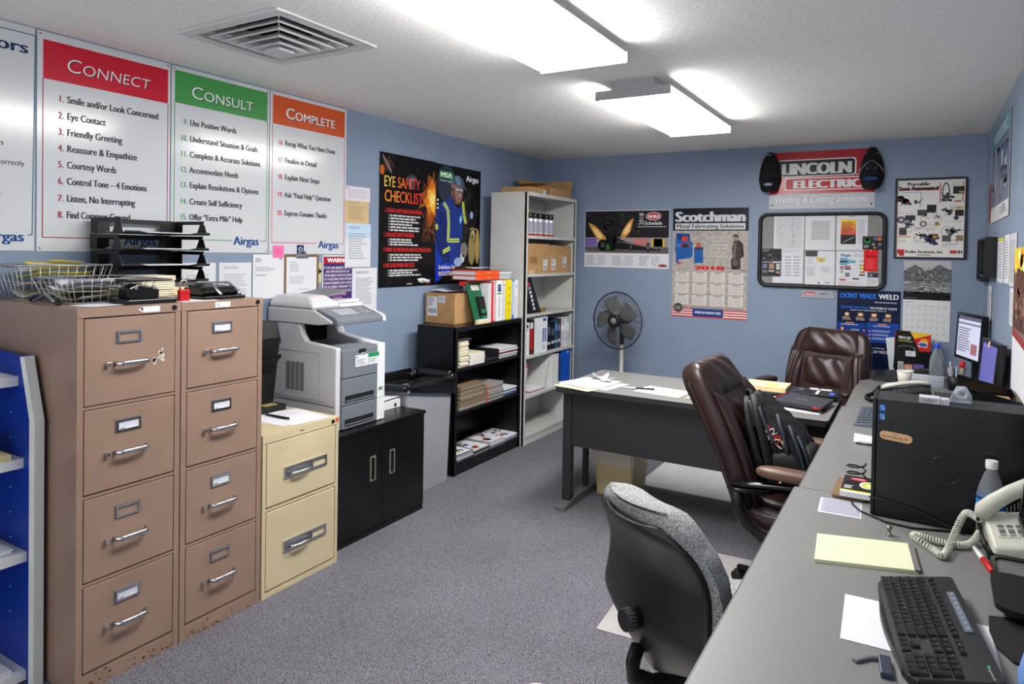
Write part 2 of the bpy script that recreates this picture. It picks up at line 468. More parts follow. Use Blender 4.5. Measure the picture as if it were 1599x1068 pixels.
def brown_cabinet(label, y0, y1, cards, chips, tagw):
    x1 = 0.68; ht = 1.327
    t = T('filing_cabinet', label, 'filing cabinet', (0.34, (y0+y1)/2, 0), group='brown filing cabinets')
    b = MB()
    b.box(0.02, x1 - 0.004, y0, y0 + 0.012, 0, ht - 0.03, M_brown); b.box(0.02, x1 - 0.004, y1 - 0.012, y1, 0, ht - 0.03, M_brown)
    b.box(0.02, 0.03, y0 + 0.012, y1 - 0.012, 0, ht - 0.03, M_brown)
    b.box(0.03, x1 - 0.03, y0 + 0.012, y1 - 0.012, 0.02, ht - 0.03, M_dark)
    b.box(0.018, x1 + 0.001, y0 - 0.001, y1 + 0.001, ht - 0.032, ht, M_brown)         # top cap
    for ya, yb in ((y0 + 0.0005, y0 + 0.022), (y1 - 0.022, y1 - 0.0005)): b.box(x1 - 0.03, x1 - 0.001, ya, yb, 0, ht - 0.032, M_brown)
    b.box(x1 - 0.03, x1 - 0.002, y0 + 0.022, y1 - 0.022, 0.0, 0.060, M_brown)         # kick plate
    for z in (0.3705, 0.6745, 0.982): b.box(x1 - 0.03, x1 - 0.002, y0 + 0.022, y1 - 0.022, z - 0.005, z + 0.005, M_brown)
    # rust at the foot
    for _ in range(40):
        cy = random.uniform(y0 + 0.03, y1 - 0.01); cz = abs(random.gauss(0.004, 0.02)); r = random.uniform(0.0015, 0.006)
        if cz + r > 0.058: continue
        b.prism([(cy + r * random.uniform(0.5, 1.6) * math.cos(2*PI*i/6), max(0.001, cz + r * random.uniform(0.4, 1) * math.sin(2*PI*i/6))) for i in range(6)], x1 - 0.002, x1 - 0.0015, ink((84, 58, 40)), 'x')
    b.build('body', t, bevel=0.002)
    b = MB(); b.cyl((x1 + 0.001, y1 - 0.028, ht - 0.016), (x1 + 0.004, y1 - 0.028, ht - 0.016), 0.0095, M_blackg, n=20)
    b.cyl((x1 + 0.004, y1 - 0.028, ht - 0.016), (x1 + 0.0045, y1 - 0.028, ht - 0.016), 0.005, M_dark, n=12); b.build('lock', t)
    if tagw:
        yc = y0 + tagw[0]
        b = MB(); b.box(x1 + 0.001, x1 + 0.0018, yc, yc + tagw[1], ht - 0.027, ht - 0.006, M_paper)
        if tagw[2]:
            b.prism([(yc - 0.018, ht - 0.016), (yc - 0.002, ht - 0.007), (yc - 0.002, ht - 0.025)], x1 + 0.001, x1 + 0.0018, M_paper, 'x')
            b.cyl((x1 + 0.0018, yc - 0.004, ht - 0.014), (x1 + 0.0021, yc - 0.004, ht - 0.014), 0.005, ink((70, 70, 110)), n=10)
        else:
            for s_ in (1, -1): b.hexa([(x1+0.0018, yc+0.008, ht-0.0165+s_*0.006), (x1+0.0022, yc+0.008, ht-0.0165+s_*0.006), (x1+0.0022, yc+0.02, ht-0.0165-s_*0.006), (x1+0.0018, yc+0.02, ht-0.0165-s_*0.006)],
                   [(x1+0.0018, yc+0.008, ht-0.0145+s_*0.006), (x1+0.0022, yc+0.008, ht-0.0145+s_*0.006), (x1+0.0022, yc+0.02, ht-0.0145-s_*0.006), (x1+0.0018, yc+0.02, ht-0.0145-s_*0.006)], ink((60, 60, 70)))
        b.build('index_tag', t)
    yc = (y0 + y1) / 2
    for k, (z0, z1) in enumerate(((0.991, 1.29), (0.684, 0.974), (0.380, 0.666), (0.066, 0.362))):
        b = MB(); b.box(x1 - 0.018, x1, y0 + 0.025, y1 - 0.025, z0, z1, M_brown)
        if k == 0 and chips:
            for q_ in range(34):
                cy = yc + (0.084 if q_ % 2 else 0.112) + random.gauss(0, 0.006); cz = z1 - (0.172 if q_ % 2 else 0.152) + random.gauss(0.0, 0.007 if q_ % 2 else 0.012); r = random.uniform(0.002, 0.007)
                b.prism([(cy + r * random.uniform(0.6, 1.2) * math.cos(2*PI*i/7), cz + r * random.uniform(0.6, 1.2) * math.sin(2*PI*i/7)) for i in range(7)], x1, x1 + 0.0004, ink((215, 208, 200)), 'x')
        d = b.build('drawer', t, bevel=0.0025)
        zt = z1 - 0.052
        b = MB(); card_holder(b, x1, yc - 0.012, zt - 0.04, zt, 0.043, cards[k]); b.build('label_holder', d)
        zh = zt - 0.112
        b = MB()
        ya, yb = yc - 0.062, yc + 0.054
        b.tube([(x1, ya, zh), (x1 + 0.012, ya + 0.002, zh), (x1 + 0.026, ya + 0.008, zh + 0.001), (x1 + 0.031, ya + 0.02, zh + 0.002), (x1 + 0.032, yc, zh + 0.002), (x1 + 0.031, yb - 0.02, zh + 0.002), (x1 + 0.026, yb - 0.008, zh + 0.001), (x1 + 0.012, yb - 0.002, zh), (x1, yb, zh)], 0.0075, M_chrome, 10, flat=(1.15, 0.75))
        b.build('handle', d)
        b = MB(); b.box(x1, x1 + 0.014, ya - 0.034, ya - 0.02, zh - 0.007, zh + 0.009, M_chrome); b.build('latch', d, bevel=0.002)
    return t
brown_cabinet('brown four-drawer filing cabinet nearest the viewer, with paint chips on its top drawer', -4.577, -4.198, (0, 1, 0, 1), True, (0.228, 0.065, True))
brown_cabinet('brown four-drawer filing cabinet beside the beige two-drawer cabinet, paper marked X on top rail', -4.194, -3.815, (1, 1, 1, 0), False, (0.145, 0.07, False))

# beige two-drawer cabinet
y0, y1, x1, ht = -3.806, -3.352, 0.68, 0.722
t = T('filing_cabinet', 'beige two-drawer filing cabinet between the brown cabinet and black cabinet', 'filing cabinet', (0.36, (y0+y1)/2, 0))
b = MB()
b.box(0.04, x1 - 0.003, y0, y0 + 0.012, 0, ht - 0.03, M_beige); b.box(0.04, x1 - 0.003, y1 - 0.012, y1, 0, ht - 0.03, M_beige); b.box(0.04, 0.05, y0+0.012, y1-0.012, 0, ht-0.03, M_beige)
b.box(0.05, x1 - 0.03, y0 + 0.012, y1 - 0.012, 0.02, ht - 0.03, M_dark)
b.box(0.038, x1 + 0.001, y0 - 0.001, y1 + 0.001, ht - 0.036, ht, M_beige)
for ya, yb in ((y0 + 0.0005, y0 + 0.018), (y1 - 0.018, y1 - 0.0005)): b.box(x1 - 0.03, x1 - 0.001, ya, yb, 0, ht - 0.036, M_beige)
b.box(x1 - 0.03, x1 - 0.002, y0 + 0.018, y1 - 0.018, 0, 0.024, M_beige); b.box(x1 - 0.03, x1 - 0.002, y0 + 0.018, y1 - 0.018, 0.383, 0.394, M_beige)
b.box(x1 + 0.001, x1 + 0.0015, -3.60, -3.575, ht - 0.022, ht - 0.016, ink((90, 90, 90)))
b.build('body', t, bevel=0.002)
b = MB(); b.cyl((x1 + 0.001, y1 - 0.04, ht - 0.018), (x1 + 0.004, y1 - 0.04, ht - 0.018), 0.009, M_blackg, n=16); b.build('lock', t)
b = MB(); b.box(x1 + 0.001, x1 + 0.0016, y1 - 0.022, y1 - 0.002, ht - 0.026, ht - 0.006, ink((214, 84, 58))); b.build('orange_dot_sticker', t)
for z0, z1 in ((0.400, 0.682), (0.03, 0.378)):
    b = MB(); b.box(x1 - 0.018, x1, y0 + 0.022, y1 - 0.022, z0, z1, M_beige); d = b.build('drawer', t, bevel=0.003)
    zc = 0.53 if z0 > 0.3 else 0.195
    b = MB()
    ya, yb = -3.69, -3.432
    b.frame(ya, yb, zc - 0.026, zc + 0.026, 0.006, x1, x1 + 0.005, M_chrome)
    b.box(x1, x1 + 0.0015, ya + 0.006, ya + 0.165, zc - 0.02, zc + 0.02, M_steel)
    b.frame(ya + 0.165, yb - 0.006, zc - 0.02, zc + 0.02, 0.006, x1, x1 + 0.006, M_chrome)
    b.box(x1, x1 + 0.001, ya + 0.171, yb - 0.012, zc - 0.014, zc + 0.014, M_beige)
    b.build('pull_plate', d)
    b = MB(); b.tube([(x1, ya + 0.035, zc - 0.006), (x1 + 0.02, ya + 0.04, zc - 0.006), (x1 + 0.026, ya + 0.06, zc - 0.006), (x1 + 0.026, ya + 0.12, zc - 0.006), (x1 + 0.02, ya + 0.14, zc - 0.006), (x1, ya + 0.146, zc - 0.006)], 0.006, M_chrome, 10); b.build('handle', d)
# on the beige cabinet
sh = Sheet(0.22, 0.28, paper=M_paper); sh.greek(0.03, 0.03, 0.2, 0.1, 7, (200, 202, 210), ragged=0.6)
flat(sh, 'paper_sheet', 0.36, -3.575, ht + 0.001, PI/2 - 0.12, 'white sheet of paper on the beige cabinet beside the printer', 'paper')
sh = Sheet(0.22, 0.26, paper=M_paper); flat(sh, 'paper_sheet', 0.36, -3.66, ht + 0.0005, PI/2 + 0.1, 'sheet of paper lying under the top sheet on the beige cabinet', 'paper')
b = MB(); b.tube([(0.395, -3.55, ht + 0.008), (0.47, -3.55, ht + 0.008), (0.545, -3.545, ht + 0.008)], [0.005, 0.006, 0.006], M_blackg, 10); b.tube([(0.37, -3.551, ht + 0.007), (0.395, -3.55, ht + 0.008)], [0.001, 0.005], M_steel, 8)
tag(b.build('pen'), 'black pen on the papers on the beige cabinet', 'pen')
b = MB(); b.box(0.285, 0.36, -3.55, -3.40, ht, ht + 0.03, M_blackm); b.box(0.30, 0.345, -3.52, -3.44, ht + 0.03, ht + 0.034, ink((150, 140, 90)))
tag(b.build('device_box', bevel=0.004), 'low black box with pale label behind the papers on the beige cabinet', 'box')
# black document scanner/monitor back behind the printer
b = MB(); b.prism([(0.06, ht), (0.22, ht), (0.27, 1.08), (0.25, 1.16), (0.12, 1.16), (0.06, 1.0)], -3.62, -3.36, M_blackm, 'y')
t = tag(b.build('equipment_case', bevel=0.01), 'tall black equipment case squeezed between filing cabinet and printer', 'case')
b = MB(); b.prism([(0.23, 0.93), (0.27, 0.98), (0.32, 1.0), (0.32, 0.985), (0.27, 0.94), (0.235, 0.88)], -3.6, -3.4, M_blackg, 'y'); b.build('flap', t)

# black two-door cabinet under the printer
y0, y1, x1, ht = -3.325, -2.562, 0.60, 0.592
t = T('storage_cabinet', 'low black metal cabinet with two doors under the printer', 'cabinet', (0.34, (y0+y1)/2, 0))
b = MB(); b.box(0.08, x1 - 0.02, y0 + 0.004, y1 - 0.004, 0, ht - 0.02, M_black); b.box(x1 - 0.02, x1 - 0.004, y0 + 0.004, y1 - 0.004, 0, 0.03, M_black); b.build('body', t, bevel=0.002)
b = MB(); b.box(0.07, x1 + 0.008, y0, y1, ht - 0.02, ht, M_black); b.build('top', t, bevel=0.003)
yc = -2.938
for ya, yb, hy in ((y0 + 0.006, yc - 0.0015, -3.016), (yc + 0.0015, y1 - 0.006, -2.858)):
    b = MB(); b.box(x1 - 0.02, x1, ya, yb, 0.034, ht - 0.024, M_black); d = b.build('door', t, bevel=0.002)
    b = MB(); b.frame(hy - 0.022, hy + 0.022, 0.294, 0.427, 0.008, x1, x1 + 0.006, mat('aged_nickel', (190, 188, 170), 0.35, 0.8)); b.box(x1, x1 + 0.001, hy - 0.014, hy + 0.014, 0.302, 0.419, M_dark)
    b.box(x1, x1 + 0.012, hy - 0.003, hy + 0.003, 0.302, 0.419, M_dark); b.build('handle', d)

# multifunction printer
GP = mat('printer_pale_grey', (206, 205, 209), 0.45); DG = mat('printer_slate_grey', (112, 118, 126), 0.4); LG = mat('printer_white', (226, 226, 229), 0.42)
z0 = ht + 0.0005; fx = 0.545; ya, yb = -3.228, -2.862
t = T('printer', 'large grey and white multifunction office printer on the black cabinet', 'printer', (0.3, (ya+yb)/2, z0))
b = MB(); b.prism([(0.05, z0), (fx - 0.012, z0), (fx - 0.012, z0 + 0.435), (0.31, z0 + 0.455), (0.28, z0 + 0.49), (0.26, z0 + 0.545), (0.03, z0 + 0.545), (0.03, z0 + 0.5), (0.06, z0 + 0.46)], ya, ya + 0.035, GP, 'y')
b.prism([(0.05, z0), (fx - 0.012, z0), (fx - 0.012, z0 + 0.43), (0.34, z0 + 0.45), (0.24, z0 + 0.47), (0.2, z0 + 0.545), (0.03, z0 + 0.545), (0.06, z0 + 0.46)], yb - 0.06, yb, LG, 'y')
b.box(0.05, fx - 0.02, ya + 0.035, yb - 0.06, z0, z0 + 0.40, GP); b.box(0.03, 0.13, ya + 0.035, yb - 0.06, z0 + 0.4, z0 + 0.545, GP)
b.build('body', t, bevel=0.006)
b = MB()
b.box(0.08, 0.46, ya - 0.001, ya, z0 + 0.142, z0 + 0.144, DG); b.box(0.05, fx - 0.02, ya - 0.0015, ya, z0 + 0.128, z0 + 0.1305, ink((70, 72, 78)))
b.frame(0.075, 0.415, z0 + 0.15, z0 + 0.40, 0.002, ya - 0.0015, ya, ink((150, 150, 156)), 'y')
for k in range(18):
    for j in range(4): b.box(0.165 + j * 0.035, 0.194 + j * 0.035, ya - 0.002, ya, z0 + 0.19 + k * 0.0085, z0 + 0.1945 + k * 0.0085, ink((110, 111, 118)))
for k in range(4): b.box(0.075, 0.12, ya - 0.002, ya, z0 + 0.43 + k * 0.007, z0 + 0.434 + k * 0.007, ink((90, 91, 96)))
b.box(0.12, 0.40, ya - 0.002, ya, z0 + 0.138, z0 + 0.158, ink((186, 186, 190))); b.build('side_vent', t)
b = MB(); b.box(0.2, fx - 0.01, ya + 0.036, yb - 0.061, z0 + 0.402, z0 + 0.425, DG); b.box(0.30, 0.46, ya + 0.10, yb - 0.13, z0 + 0.425, z0 + 0.428, ink((126, 132, 140))); b.build('output_tray', t, bevel=0.004)
b = MB(); b.box(0.15, 0.152, ya + 0.036, yb - 0.061, z0 + 0.425, z0 + 0.54, M_dark); b.box(0.152, 0.27, ya + 0.036, ya + 0.04, z0 + 0.425, z0 + 0.54, M_blackm); b.build('output_slot', t)
gy0, gy1 = ya + 0.035, yb - 0.062
for nm, za, zb in (('front_door', 0.27, 0.418), ('paper_tray', 0.128, 0.266), ('paper_tray', 0.004, 0.124)):
    b = MB(); b.box(fx - 0.02, fx, gy0, gy1, z0 + za, z0 + zb, DG); d = b.build(nm, t, bevel=0.004)
    b = MB()
    if nm == 'paper_tray':
        b.box(fx, fx + 0.002, gy0 + 0.02, gy1 - 0.03, z0 + za + 0.022, z0 + za + 0.05, M_dark); b.prism([(fx, z0 + za + 0.016), (fx + 0.008, z0 + za + 0.022), (fx + 0.008, z0 + za + 0.028), (fx, z0 + za + 0.024)], gy0 + 0.02, gy1 - 0.03, DG, 'y'); b.build('grip_slot', d)
    else:
        b.box(fx, fx + 0.002, -3.075, -3.02, z0 + zb - 0.022, z0 + zb - 0.002, M_dark); b.build('grip_slot', d)
        sh = Sheet(0.095, 0.062, paper=M_paper, t=0.0008); sh.ell(0.012, 0.012, 0.005, 0.005, (60, 90, 170)); sh.greek(0.008, 0.025, 0.085, 0.058, 4, (120, 120, 130))
        sh.place('sticker', (fx + 0.0002, gy0 + 0.095, z0 + 0.385), PI/2, parent=d)
        sh = Sheet(0.085, 0.062, paper=M_paper, t=0.0008); sh.rect(0, 0, 0.085, 0.022, (30, 140, 84)); sh.greek(0.008, 0.03, 0.075, 0.055, 3, (120, 130, 130))
        sh.place('sticker', (fx + 0.0002, gy0 + 0.195, z0 + 0.385), PI/2, parent=d)
        sh = Sheet(0.03, 0.022, paper=ink((205, 206, 210)), t=0.0008); sh.text('hp', 0.015, 0.016, 0.01, (70, 75, 85), align='c', shear=0.2, width=0.018)
        sh.place('emblem', (fx + 0.0002, gy0 + 0.14, z0 + 0.403), PI/2, parent=d)
b = MB(); b.box(fx - 0.02, fx - 0.002, gy1 + 0.002, yb, z0 + 0.004, z0 + 0.43, LG); b.box(fx - 0.003, fx - 0.001, gy1 + 0.014, gy1 + 0.045, z0 + 0.168, z0 + 0.186, ink((120, 122, 128))); b.box(fx - 0.002, fx - 0.0015, gy1 + 0.002, yb, z0 + 0.126, z0 + 0.128, ink((120, 122, 128))); b.build('front_pillar', t, bevel=0.004)
# scanner and feeder
s0 = z0 + 0.547
b = MB()
b.prism([(0.0 + 0.015, s0), (0.40, s0), (0.50, s0 + 0.012), (0.50, s0 + 0.025), (0.37, s0 + 0.078), (0.015, s0 + 0.078)], ya - 0.006, yb + 0.012, GP, 'y'); b.prism([(0.37, s0 + 0.085), (0.515, s0 + 0.047), (0.54, s0 + 0.03), (0.54, s0 + 0.002), (0.40, s0 + 0.002)], yb - 0.0115, yb + 0.012, LG, 'y')
b.build('scanner_bed', t, bevel=0.01)
b = MB()
b.prism([(0.385, s0 + 0.087), (0.515, s0 + 0.047), (0.537, s0 + 0.03), (0.537, s0 + 0.004), (0.43, s0 + 0.012), (0.37, s0 + 0.07)], ya + 0.004, yb - 0.012, DG, 'y')
d = b.build('control_panel', t, bevel=0.006)
def slope_pt(x, y, e=0.0006): return (x, y, s0 + 0.087 - (x - 0.385) * 0.3077 + e)
b = MB(); b.add([slope_pt(0.415, ya + 0.07), slope_pt(0.495, ya + 0.07), slope_pt(0.495, ya + 0.215), slope_pt(0.415, ya + 0.215)], [(0, 1, 2, 3)], ink((160, 166, 172), True)); b.build('screen', d)
b = MB()
for i in range(4):
    for j in range(3):
        x, y, z = slope_pt(0.42 + i * 0.022, ya + 0.25 + j * 0.024, 0.0); b.cyl((x, y, z), (x, y, z + 0.004), 0.007, ink((190, 192, 196)), n=10)
b.build('keypad', d)
b = MB()
fy0, fy1 = ya - 0.002, ya + 0.20
b.loft([[(0.02, fy0, s0 + 0.08), (0.36, fy0, s0 + 0.08), (0.36, fy1, s0 + 0.08), (0.02, fy1, s0 + 0.08)], [(0.02, fy0, s0 + 0.105), (0.36, fy0, s0 + 0.105), (0.36, fy1, s0 + 0.105), (0.02, fy1, s0 + 0.105)], [(0.04, fy0 + 0.03, s0 + 0.145), (0.30, fy0 + 0.03, s0 + 0.145), (0.30, fy1 - 0.06, s0 + 0.15), (0.04, fy1 - 0.06, s0 + 0.15)]], GP, True, False)
b.build('document_feeder', t, bevel=0.012, seg=3)
b = MB(); b.box(0.02, 0.36, fy1 + 0.002, yb + 0.012, s0 + 0.079, s0 + 0.1, LG); b.build('scanner_lid', t, bevel=0.004)
b = MB()
b.hexa([(0.06, fy1 - 0.06, s0 + 0.13), (0.30, fy1 - 0.06, s0 + 0.13), (0.30, yb - 0.02, s0 + 0.165), (0.06, yb - 0.02, s0 + 0.165)], [(0.06, fy1 - 0.06, s0 + 0.14), (0.30, fy1 - 0.06, s0 + 0.14), (0.30, yb - 0.02, s0 + 0.172), (0.06, yb - 0.02, s0 + 0.172)], DG)
b.build('input_tray', t, bevel=0.003)
b = MB(); b.hexa([(0.10, fy1 - 0.02, s0 + 0.101), (0.31, fy1 - 0.02, s0 + 0.101), (0.36, yb - 0.02, s0 + 0.105), (0.12, yb - 0.03, s0 + 0.105)], [(0.10, fy1 - 0.02, s0 + 0.104), (0.31, fy1 - 0.02, s0 + 0.104), (0.36, yb - 0.02, s0 + 0.125), (0.12, yb - 0.03, s0 + 0.108)], M_paper)
tag(b.build('paper_sheet'), 'sheet of paper left in the printer document feeder', 'paper')
# ------------------------------------------------------------------ banners on the left wall
INKD = (44, 48, 58); AIRG = (22, 74, 134); BAN = mat('glossy_white_vinyl', (208, 211, 215), 0.16, bump=(3.2, 0.06), spec=0.6)
def airgas(sh, u, v, cap, width, col=AIRG):
    sh.text('Airgas', u, v, cap, col, width=width, bold=0.035)
def banner(yL, yR, zT, zB, head, headcol, title, tcol, rows, numx, txtx, hl, hr, htop, hbot, bb, title_pos, logo, label, thin=0.0, shear=0.0, numcol=None):
    sh = Sheet(yR - yL, zT - zB, paper=BAN, t=0.0012, gloss=True)
    U = lambda y: y - yL
    V = lambda z: zT - z
    sh.rect(U(hl), V(htop), U(hr), V(hbot), headcol)
    # thin frame line, broken for the logo
    ly, ry = U(hl), U(hr)
    sh.line([(ly, V(hbot)), (ly, V(bb)), (U(logo[0]) - 0.012, V(bb))], 0.004, numcol or headcol)
    sh.line([(ry, V(hbot)), (ry, V(bb)), (U(logo[0] + logo[1]) + 0.008, V(bb))], 0.004, numcol or headcol)
    y0, z0, y1, cap = title_pos
    w = y1 - y0
    big = title[0]; rest = title[1:]
    for du, dv, c in ((0.004, 0.004, (60, 60, 64)), (0, 0, (240, 240, 240))):
        lay = 2 if dv else 4
        gw = glyph(big, thin)[2] * cap * 1.28; rw = sum(glyph(ch, thin)[2] for ch in rest) * cap
        k = w / (gw + rw)
        sh.text(big, U(y0) + du, V(z0) + dv, cap * 1.28, c, lay, width=gw * k, bold=thin, shear=shear)
        sh.text(rest, U(y0) + gw * k + du, V(z0) + dv, cap, c, lay, width=rw * k, bold=thin, shear=shear)
    for n, txt, z, yR_ in rows:
        if n: sh.text(n, U(txtx) - 0.012, V(z), 0.029, numcol or headcol, align='r', bold=0.03, ws=0.8)
        sh.text(txt, U(txtx), V(z), 0.031, INKD, width=yR_ - txtx, bold=0.038)
    airgas(sh, U(logo[0]), V(logo[2]), 0.047, logo[1])
    for u in (0.012, yR - yL - 0.012):
        for v in (0.012, zT - zB - 0.012): sh.ell(u, v, 0.005, 0.005, (150, 140, 110), 1)
    return left_wall(sh, 'wall_banner', yL, zT, label, 'banner', 'glossy white training banners')
CR = (196, 24, 50); GN = (70, 150, 78); ORG = (206, 84, 38)
banner(-4.392, -3.812, 2.418, 1.514, 1, CR, 'CONNECT', None,
       [('1.', 'Smile and/or Look Concerned', 2.141, -3.872), ('2.', 'Eye Contact', 2.071, -4.117), ('3.', 'Friendly Greeting', 2.003, -4.043), ('4.', 'Reassure & Empathize', 1.935, -3.973),
        ('5.', 'Courtesy Words', 1.866, -4.068), ('6.', 'Control Tone \u2013 4 Emotions', 1.797, -3.926), ('7.', 'Listen, No Interrupting', 1.725, -3.982), ('8.', 'Find Common Ground', 1.655, -4.003)],
       -4.33, -4.277, -4.37, -3.824, 2.386, 2.226, 1.572, (-4.285, 2.273, -3.915, 0.048), (-4.03, 0.15, 1.545), 'white banner with red CONNECT header above the brown filing cabinets', thin=-0.012, shear=0.12, numcol=(150, 36, 66))
banner(-3.806, -3.228, 2.416, 1.514, 1, GN, 'CONSULT', None,
       [('9.', 'Use Positive Words', 2.141, -3.439), ('10.', 'Understand Situation & Goals', 2.061, -3.303), ('11.', 'Complete & Accurate Solutions', 1.984, -3.285), ('12.', 'Accommodate Needs', 1.908, -3.424),
        ('13.', 'Explain Resolutions & Options', 1.833, -3.295), ('14.', 'Create Self Sufficiency', 1.752, -3.400), ('15.', 'Offer \u201cExtra Mile\u201d Help', 1.675, -3.397)],
       -3.72, -3.708, -3.789, -3.24, 2.397, 2.240, 1.578, (-3.703, 2.277, -3.333, 0.05), (-3.45, 0.161, 1.556), 'white banner with green CONSULT header, between the red and orange ones', thin=-0.004)
sh_c = banner(-3.222, -2.632, 2.416, 1.509, 1, ORG, 'COMPLETE', None,
       [('16.', 'Recap What You Have Done', 2.125, -2.727), ('17.', 'Finalize in Detail', 2.028, -2.879), ('18.', 'Explain Next Steps', 1.932, -2.852), ('19.', 'Ask \u201cFinal Help\u201d Question', 1.832, -2.761), ('20.', 'Express Genuine Thanks', 1.728, -2.791)],
       -3.17, -3.116, -3.204, -2.648, 2.398, 2.237, 1.574, (-3.114, 2.281, -2.730, 0.05), (-2.856, 0.167, 1.546), 'white banner with orange COMPLETE header, nearest the far wall', thin=0.01, numcol=(200, 60, 66))
sh = Sheet(0.75, 0.905, paper=BAN, t=0.0012, gloss=True)
U = lambda y: y + 5.15
V = lambda z: 2.42 - z
sh.text('Behaviors', U(-4.424), V(2.310), 0.05, (20, 56, 96), align='r', bold=0.03, width=0.34)
for tx, y, z, w in (('ls', -4.509, 1.932, 0.021), ('d correctly', -4.437, 1.857, 0.115), ('r', -4.519, 1.725, 0.01)): sh.text(tx, U(y), V(z), 0.022, INKD, align='r', width=w, bold=0.01)
airgas(sh, U(-4.592), V(1.553), 0.042, 0.155)
sh.line([(0.03, 0.03), (U(-4.399), V(2.39)), (U(-4.408), V(1.58)), (U(-4.425), V(1.58))], 0.004, (22, 100, 124))
left_wall(sh, 'wall_banner', -5.15, 2.42, 'white banner with thin teal border, cut off by the left edge of the photo', 'banner', 'glossy white training banners')

# small papers pinned below and beside the banners
def letter(name, y0, y1, zt, zb, label, cat='paper', n=16, paper=None, col=(150, 152, 162), x=0.002, head=None, fill=0.35):
    sh = Sheet(y1 - y0, zt - zb, 100, 130, paper=paper or M_paper)
    if head: sh.rect(0, 0, 100, head[0], head[1])
    sh.greek(14, 10, 70, 18, 2, col); sh.greek(14, 30, 88, 110, n, col, fill=fill)
    return left_wall(sh, name, y0, zt, label, cat, x=x)
letter('notice', -3.745, -3.555, 1.462, 1.20, 'white notice low on the wall behind the black stapler, left of two', n=14)
letter('notice', -3.535, -3.335, 1.462, 1.20, 'white notice on the wall under the CONSULT banner, left of the letter with a seal', n=14)
sh = Sheet(0.215, 0.245, 100, 115); sh.greek(8, 10, 30, 22, 3, (120, 122, 130)); sh.ell(88, 10, 5, 5, (170, 172, 180)); sh.greek(8, 32, 70, 45, 4, (160, 162, 170)); sh.greek(8, 52, 50, 57, 2, (120, 122, 130))
left_wall(sh, 'letter', -3.328, 1.506, 'white letter with small round seal, left of the clipboard', 'paper', x=0.004)
t = T('clipboard', 'brown clipboard with silver clip holding a form, above the printer', 'clipboard', (0.003, -2.985, 1.23))
b = MB(); b.rprism(-3.115, -2.852, 1.225, 1.507, 0.002, 0.005, 0.012, mat('hardboard', (120, 92, 62), 0.6), 'x'); b.build('board', t)
sh = Sheet(0.228, 0.245, 100, 110); sh.greek(10, 12, 40, 40, 5, (175, 176, 186)); sh.greek(10, 50, 60, 72, 4, (180, 180, 190)); sh.greek(40, 84, 88, 88, 1, (170, 170, 180)); sh.place('form', (0.0052, -3.098, 1.492), PI/2, parent=t)
b = MB(); b.prism([(-3.045, 1.500), (-3.025, 1.486), (-2.945, 1.486), (-2.925, 1.500), (-2.95, 1.508), (-2.965, 1.528), (-3.005, 1.528), (-3.02, 1.508)], 0.006, 0.012, M_chrome, 'x'); b.cyl((0.012, -3.03, 1.497), (0.012, -2.94, 1.497), 0.006, M_steel, n=10); b.cyl((0.012, -2.985, 1.518), (0.014, -2.985, 1.518), 0.007, M_dark, n=12); b.build('clip', t, bevel=0.001)
sh = Sheet(0.075, 0.068, paper=ink((238, 112, 172))); sh.greek(0.014, 0.02, 0.06, 0.05, 3, (214, 90, 150)); left_wall(sh, 'sticky_note', -3.194, 1.556, 'pink sticky note just under the COMPLETE banner', 'sticky note', x=0.006)
sh = Sheet(0.05, 0.066, paper=ink((24, 44, 92))); sh.ell(0.025, 0.026, 0.014, 0.014, (226, 230, 236)); sh.ell(0.025, 0.026, 0.009, 0.009, (24, 44, 92), 2); sh.rect(0.008, 0.046, 0.042, 0.052, (226, 230, 236)); left_wall(sh, 'badge_card', -3.022, 1.562, 'small navy card with white emblem above the clipboard clip', 'card', x=0.006)
sh = Sheet(0.035, 0.12, paper=ink((206, 196, 150))); sh.poly([(0.005, 0.05), (0.024, 0.03), (0.024, 0.045), (0.035, 0.045), (0.035, 0.06), (0.024, 0.06), (0.024, 0.075)], (30, 30, 34)); left_wall(sh, 'arrow_sign', -2.862, 1.458, 'narrow cream slip with black arrow beside the clipboard', 'sign')
sh = Sheet(0.255, 0.32, 100, 125, paper=ink((70, 48, 108), True))
sh.rect(0, 0, 100, 3, (230, 230, 232)); sh.rect(0, 0, 3, 125, (230, 230, 232)); sh.rect(3, 3, 100, 20, (170, 26, 52)); sh.text('WARNING', 16, 17, 11, (240, 240, 240), width=86, bold=0.04)
warn = ['IF YOU ARE INJURED ON THE', 'JOB, WRITTEN NOTICE OF', 'YOUR INJURY MUST BE GIVEN', 'TO YOUR EMPLOYER WITHIN', 'FOUR WORKING DAYS AFTER', 'THE ACCIDENT, PURSUANT TO', 'SECTION 8-43-102(1) AND (1.5),', 'COLORADO REVISED', 'STATUTES.']
for i, w in enumerate(warn): sh.text(w, 51, 33 + i * 9.2, 6.2, (232, 226, 236) if i < 7 else (236, 170, 190), align='c', width=92 if len(w) > 22 else len(w) * 3.6, bold=0.02)
left_wall(sh, 'warning_sign', -2.82, 1.503, 'purple and red WARNING sign above the printer', 'sign')
sh = Sheet(0.222, 0.092, paper=ink((222, 216, 224))); sh.ell(0.012, 0.012, 0.005, 0.005, (40, 40, 50)); sh.greek(0.02, 0.018, 0.2, 0.075, 6, (190, 184, 200)); left_wall(sh, 'notice', -2.631, 1.943, 'small pale lilac slip, topmost beside the COMPLETE banner', 'paper', x=0.003)
letter('notice', -2.640, -2.42, 1.852, 1.702, 'tan certificate pinned between the lilac slip and blue-headed form', n=8, paper=ink((206, 180, 140)), col=(160, 130, 96), x=0.0045)
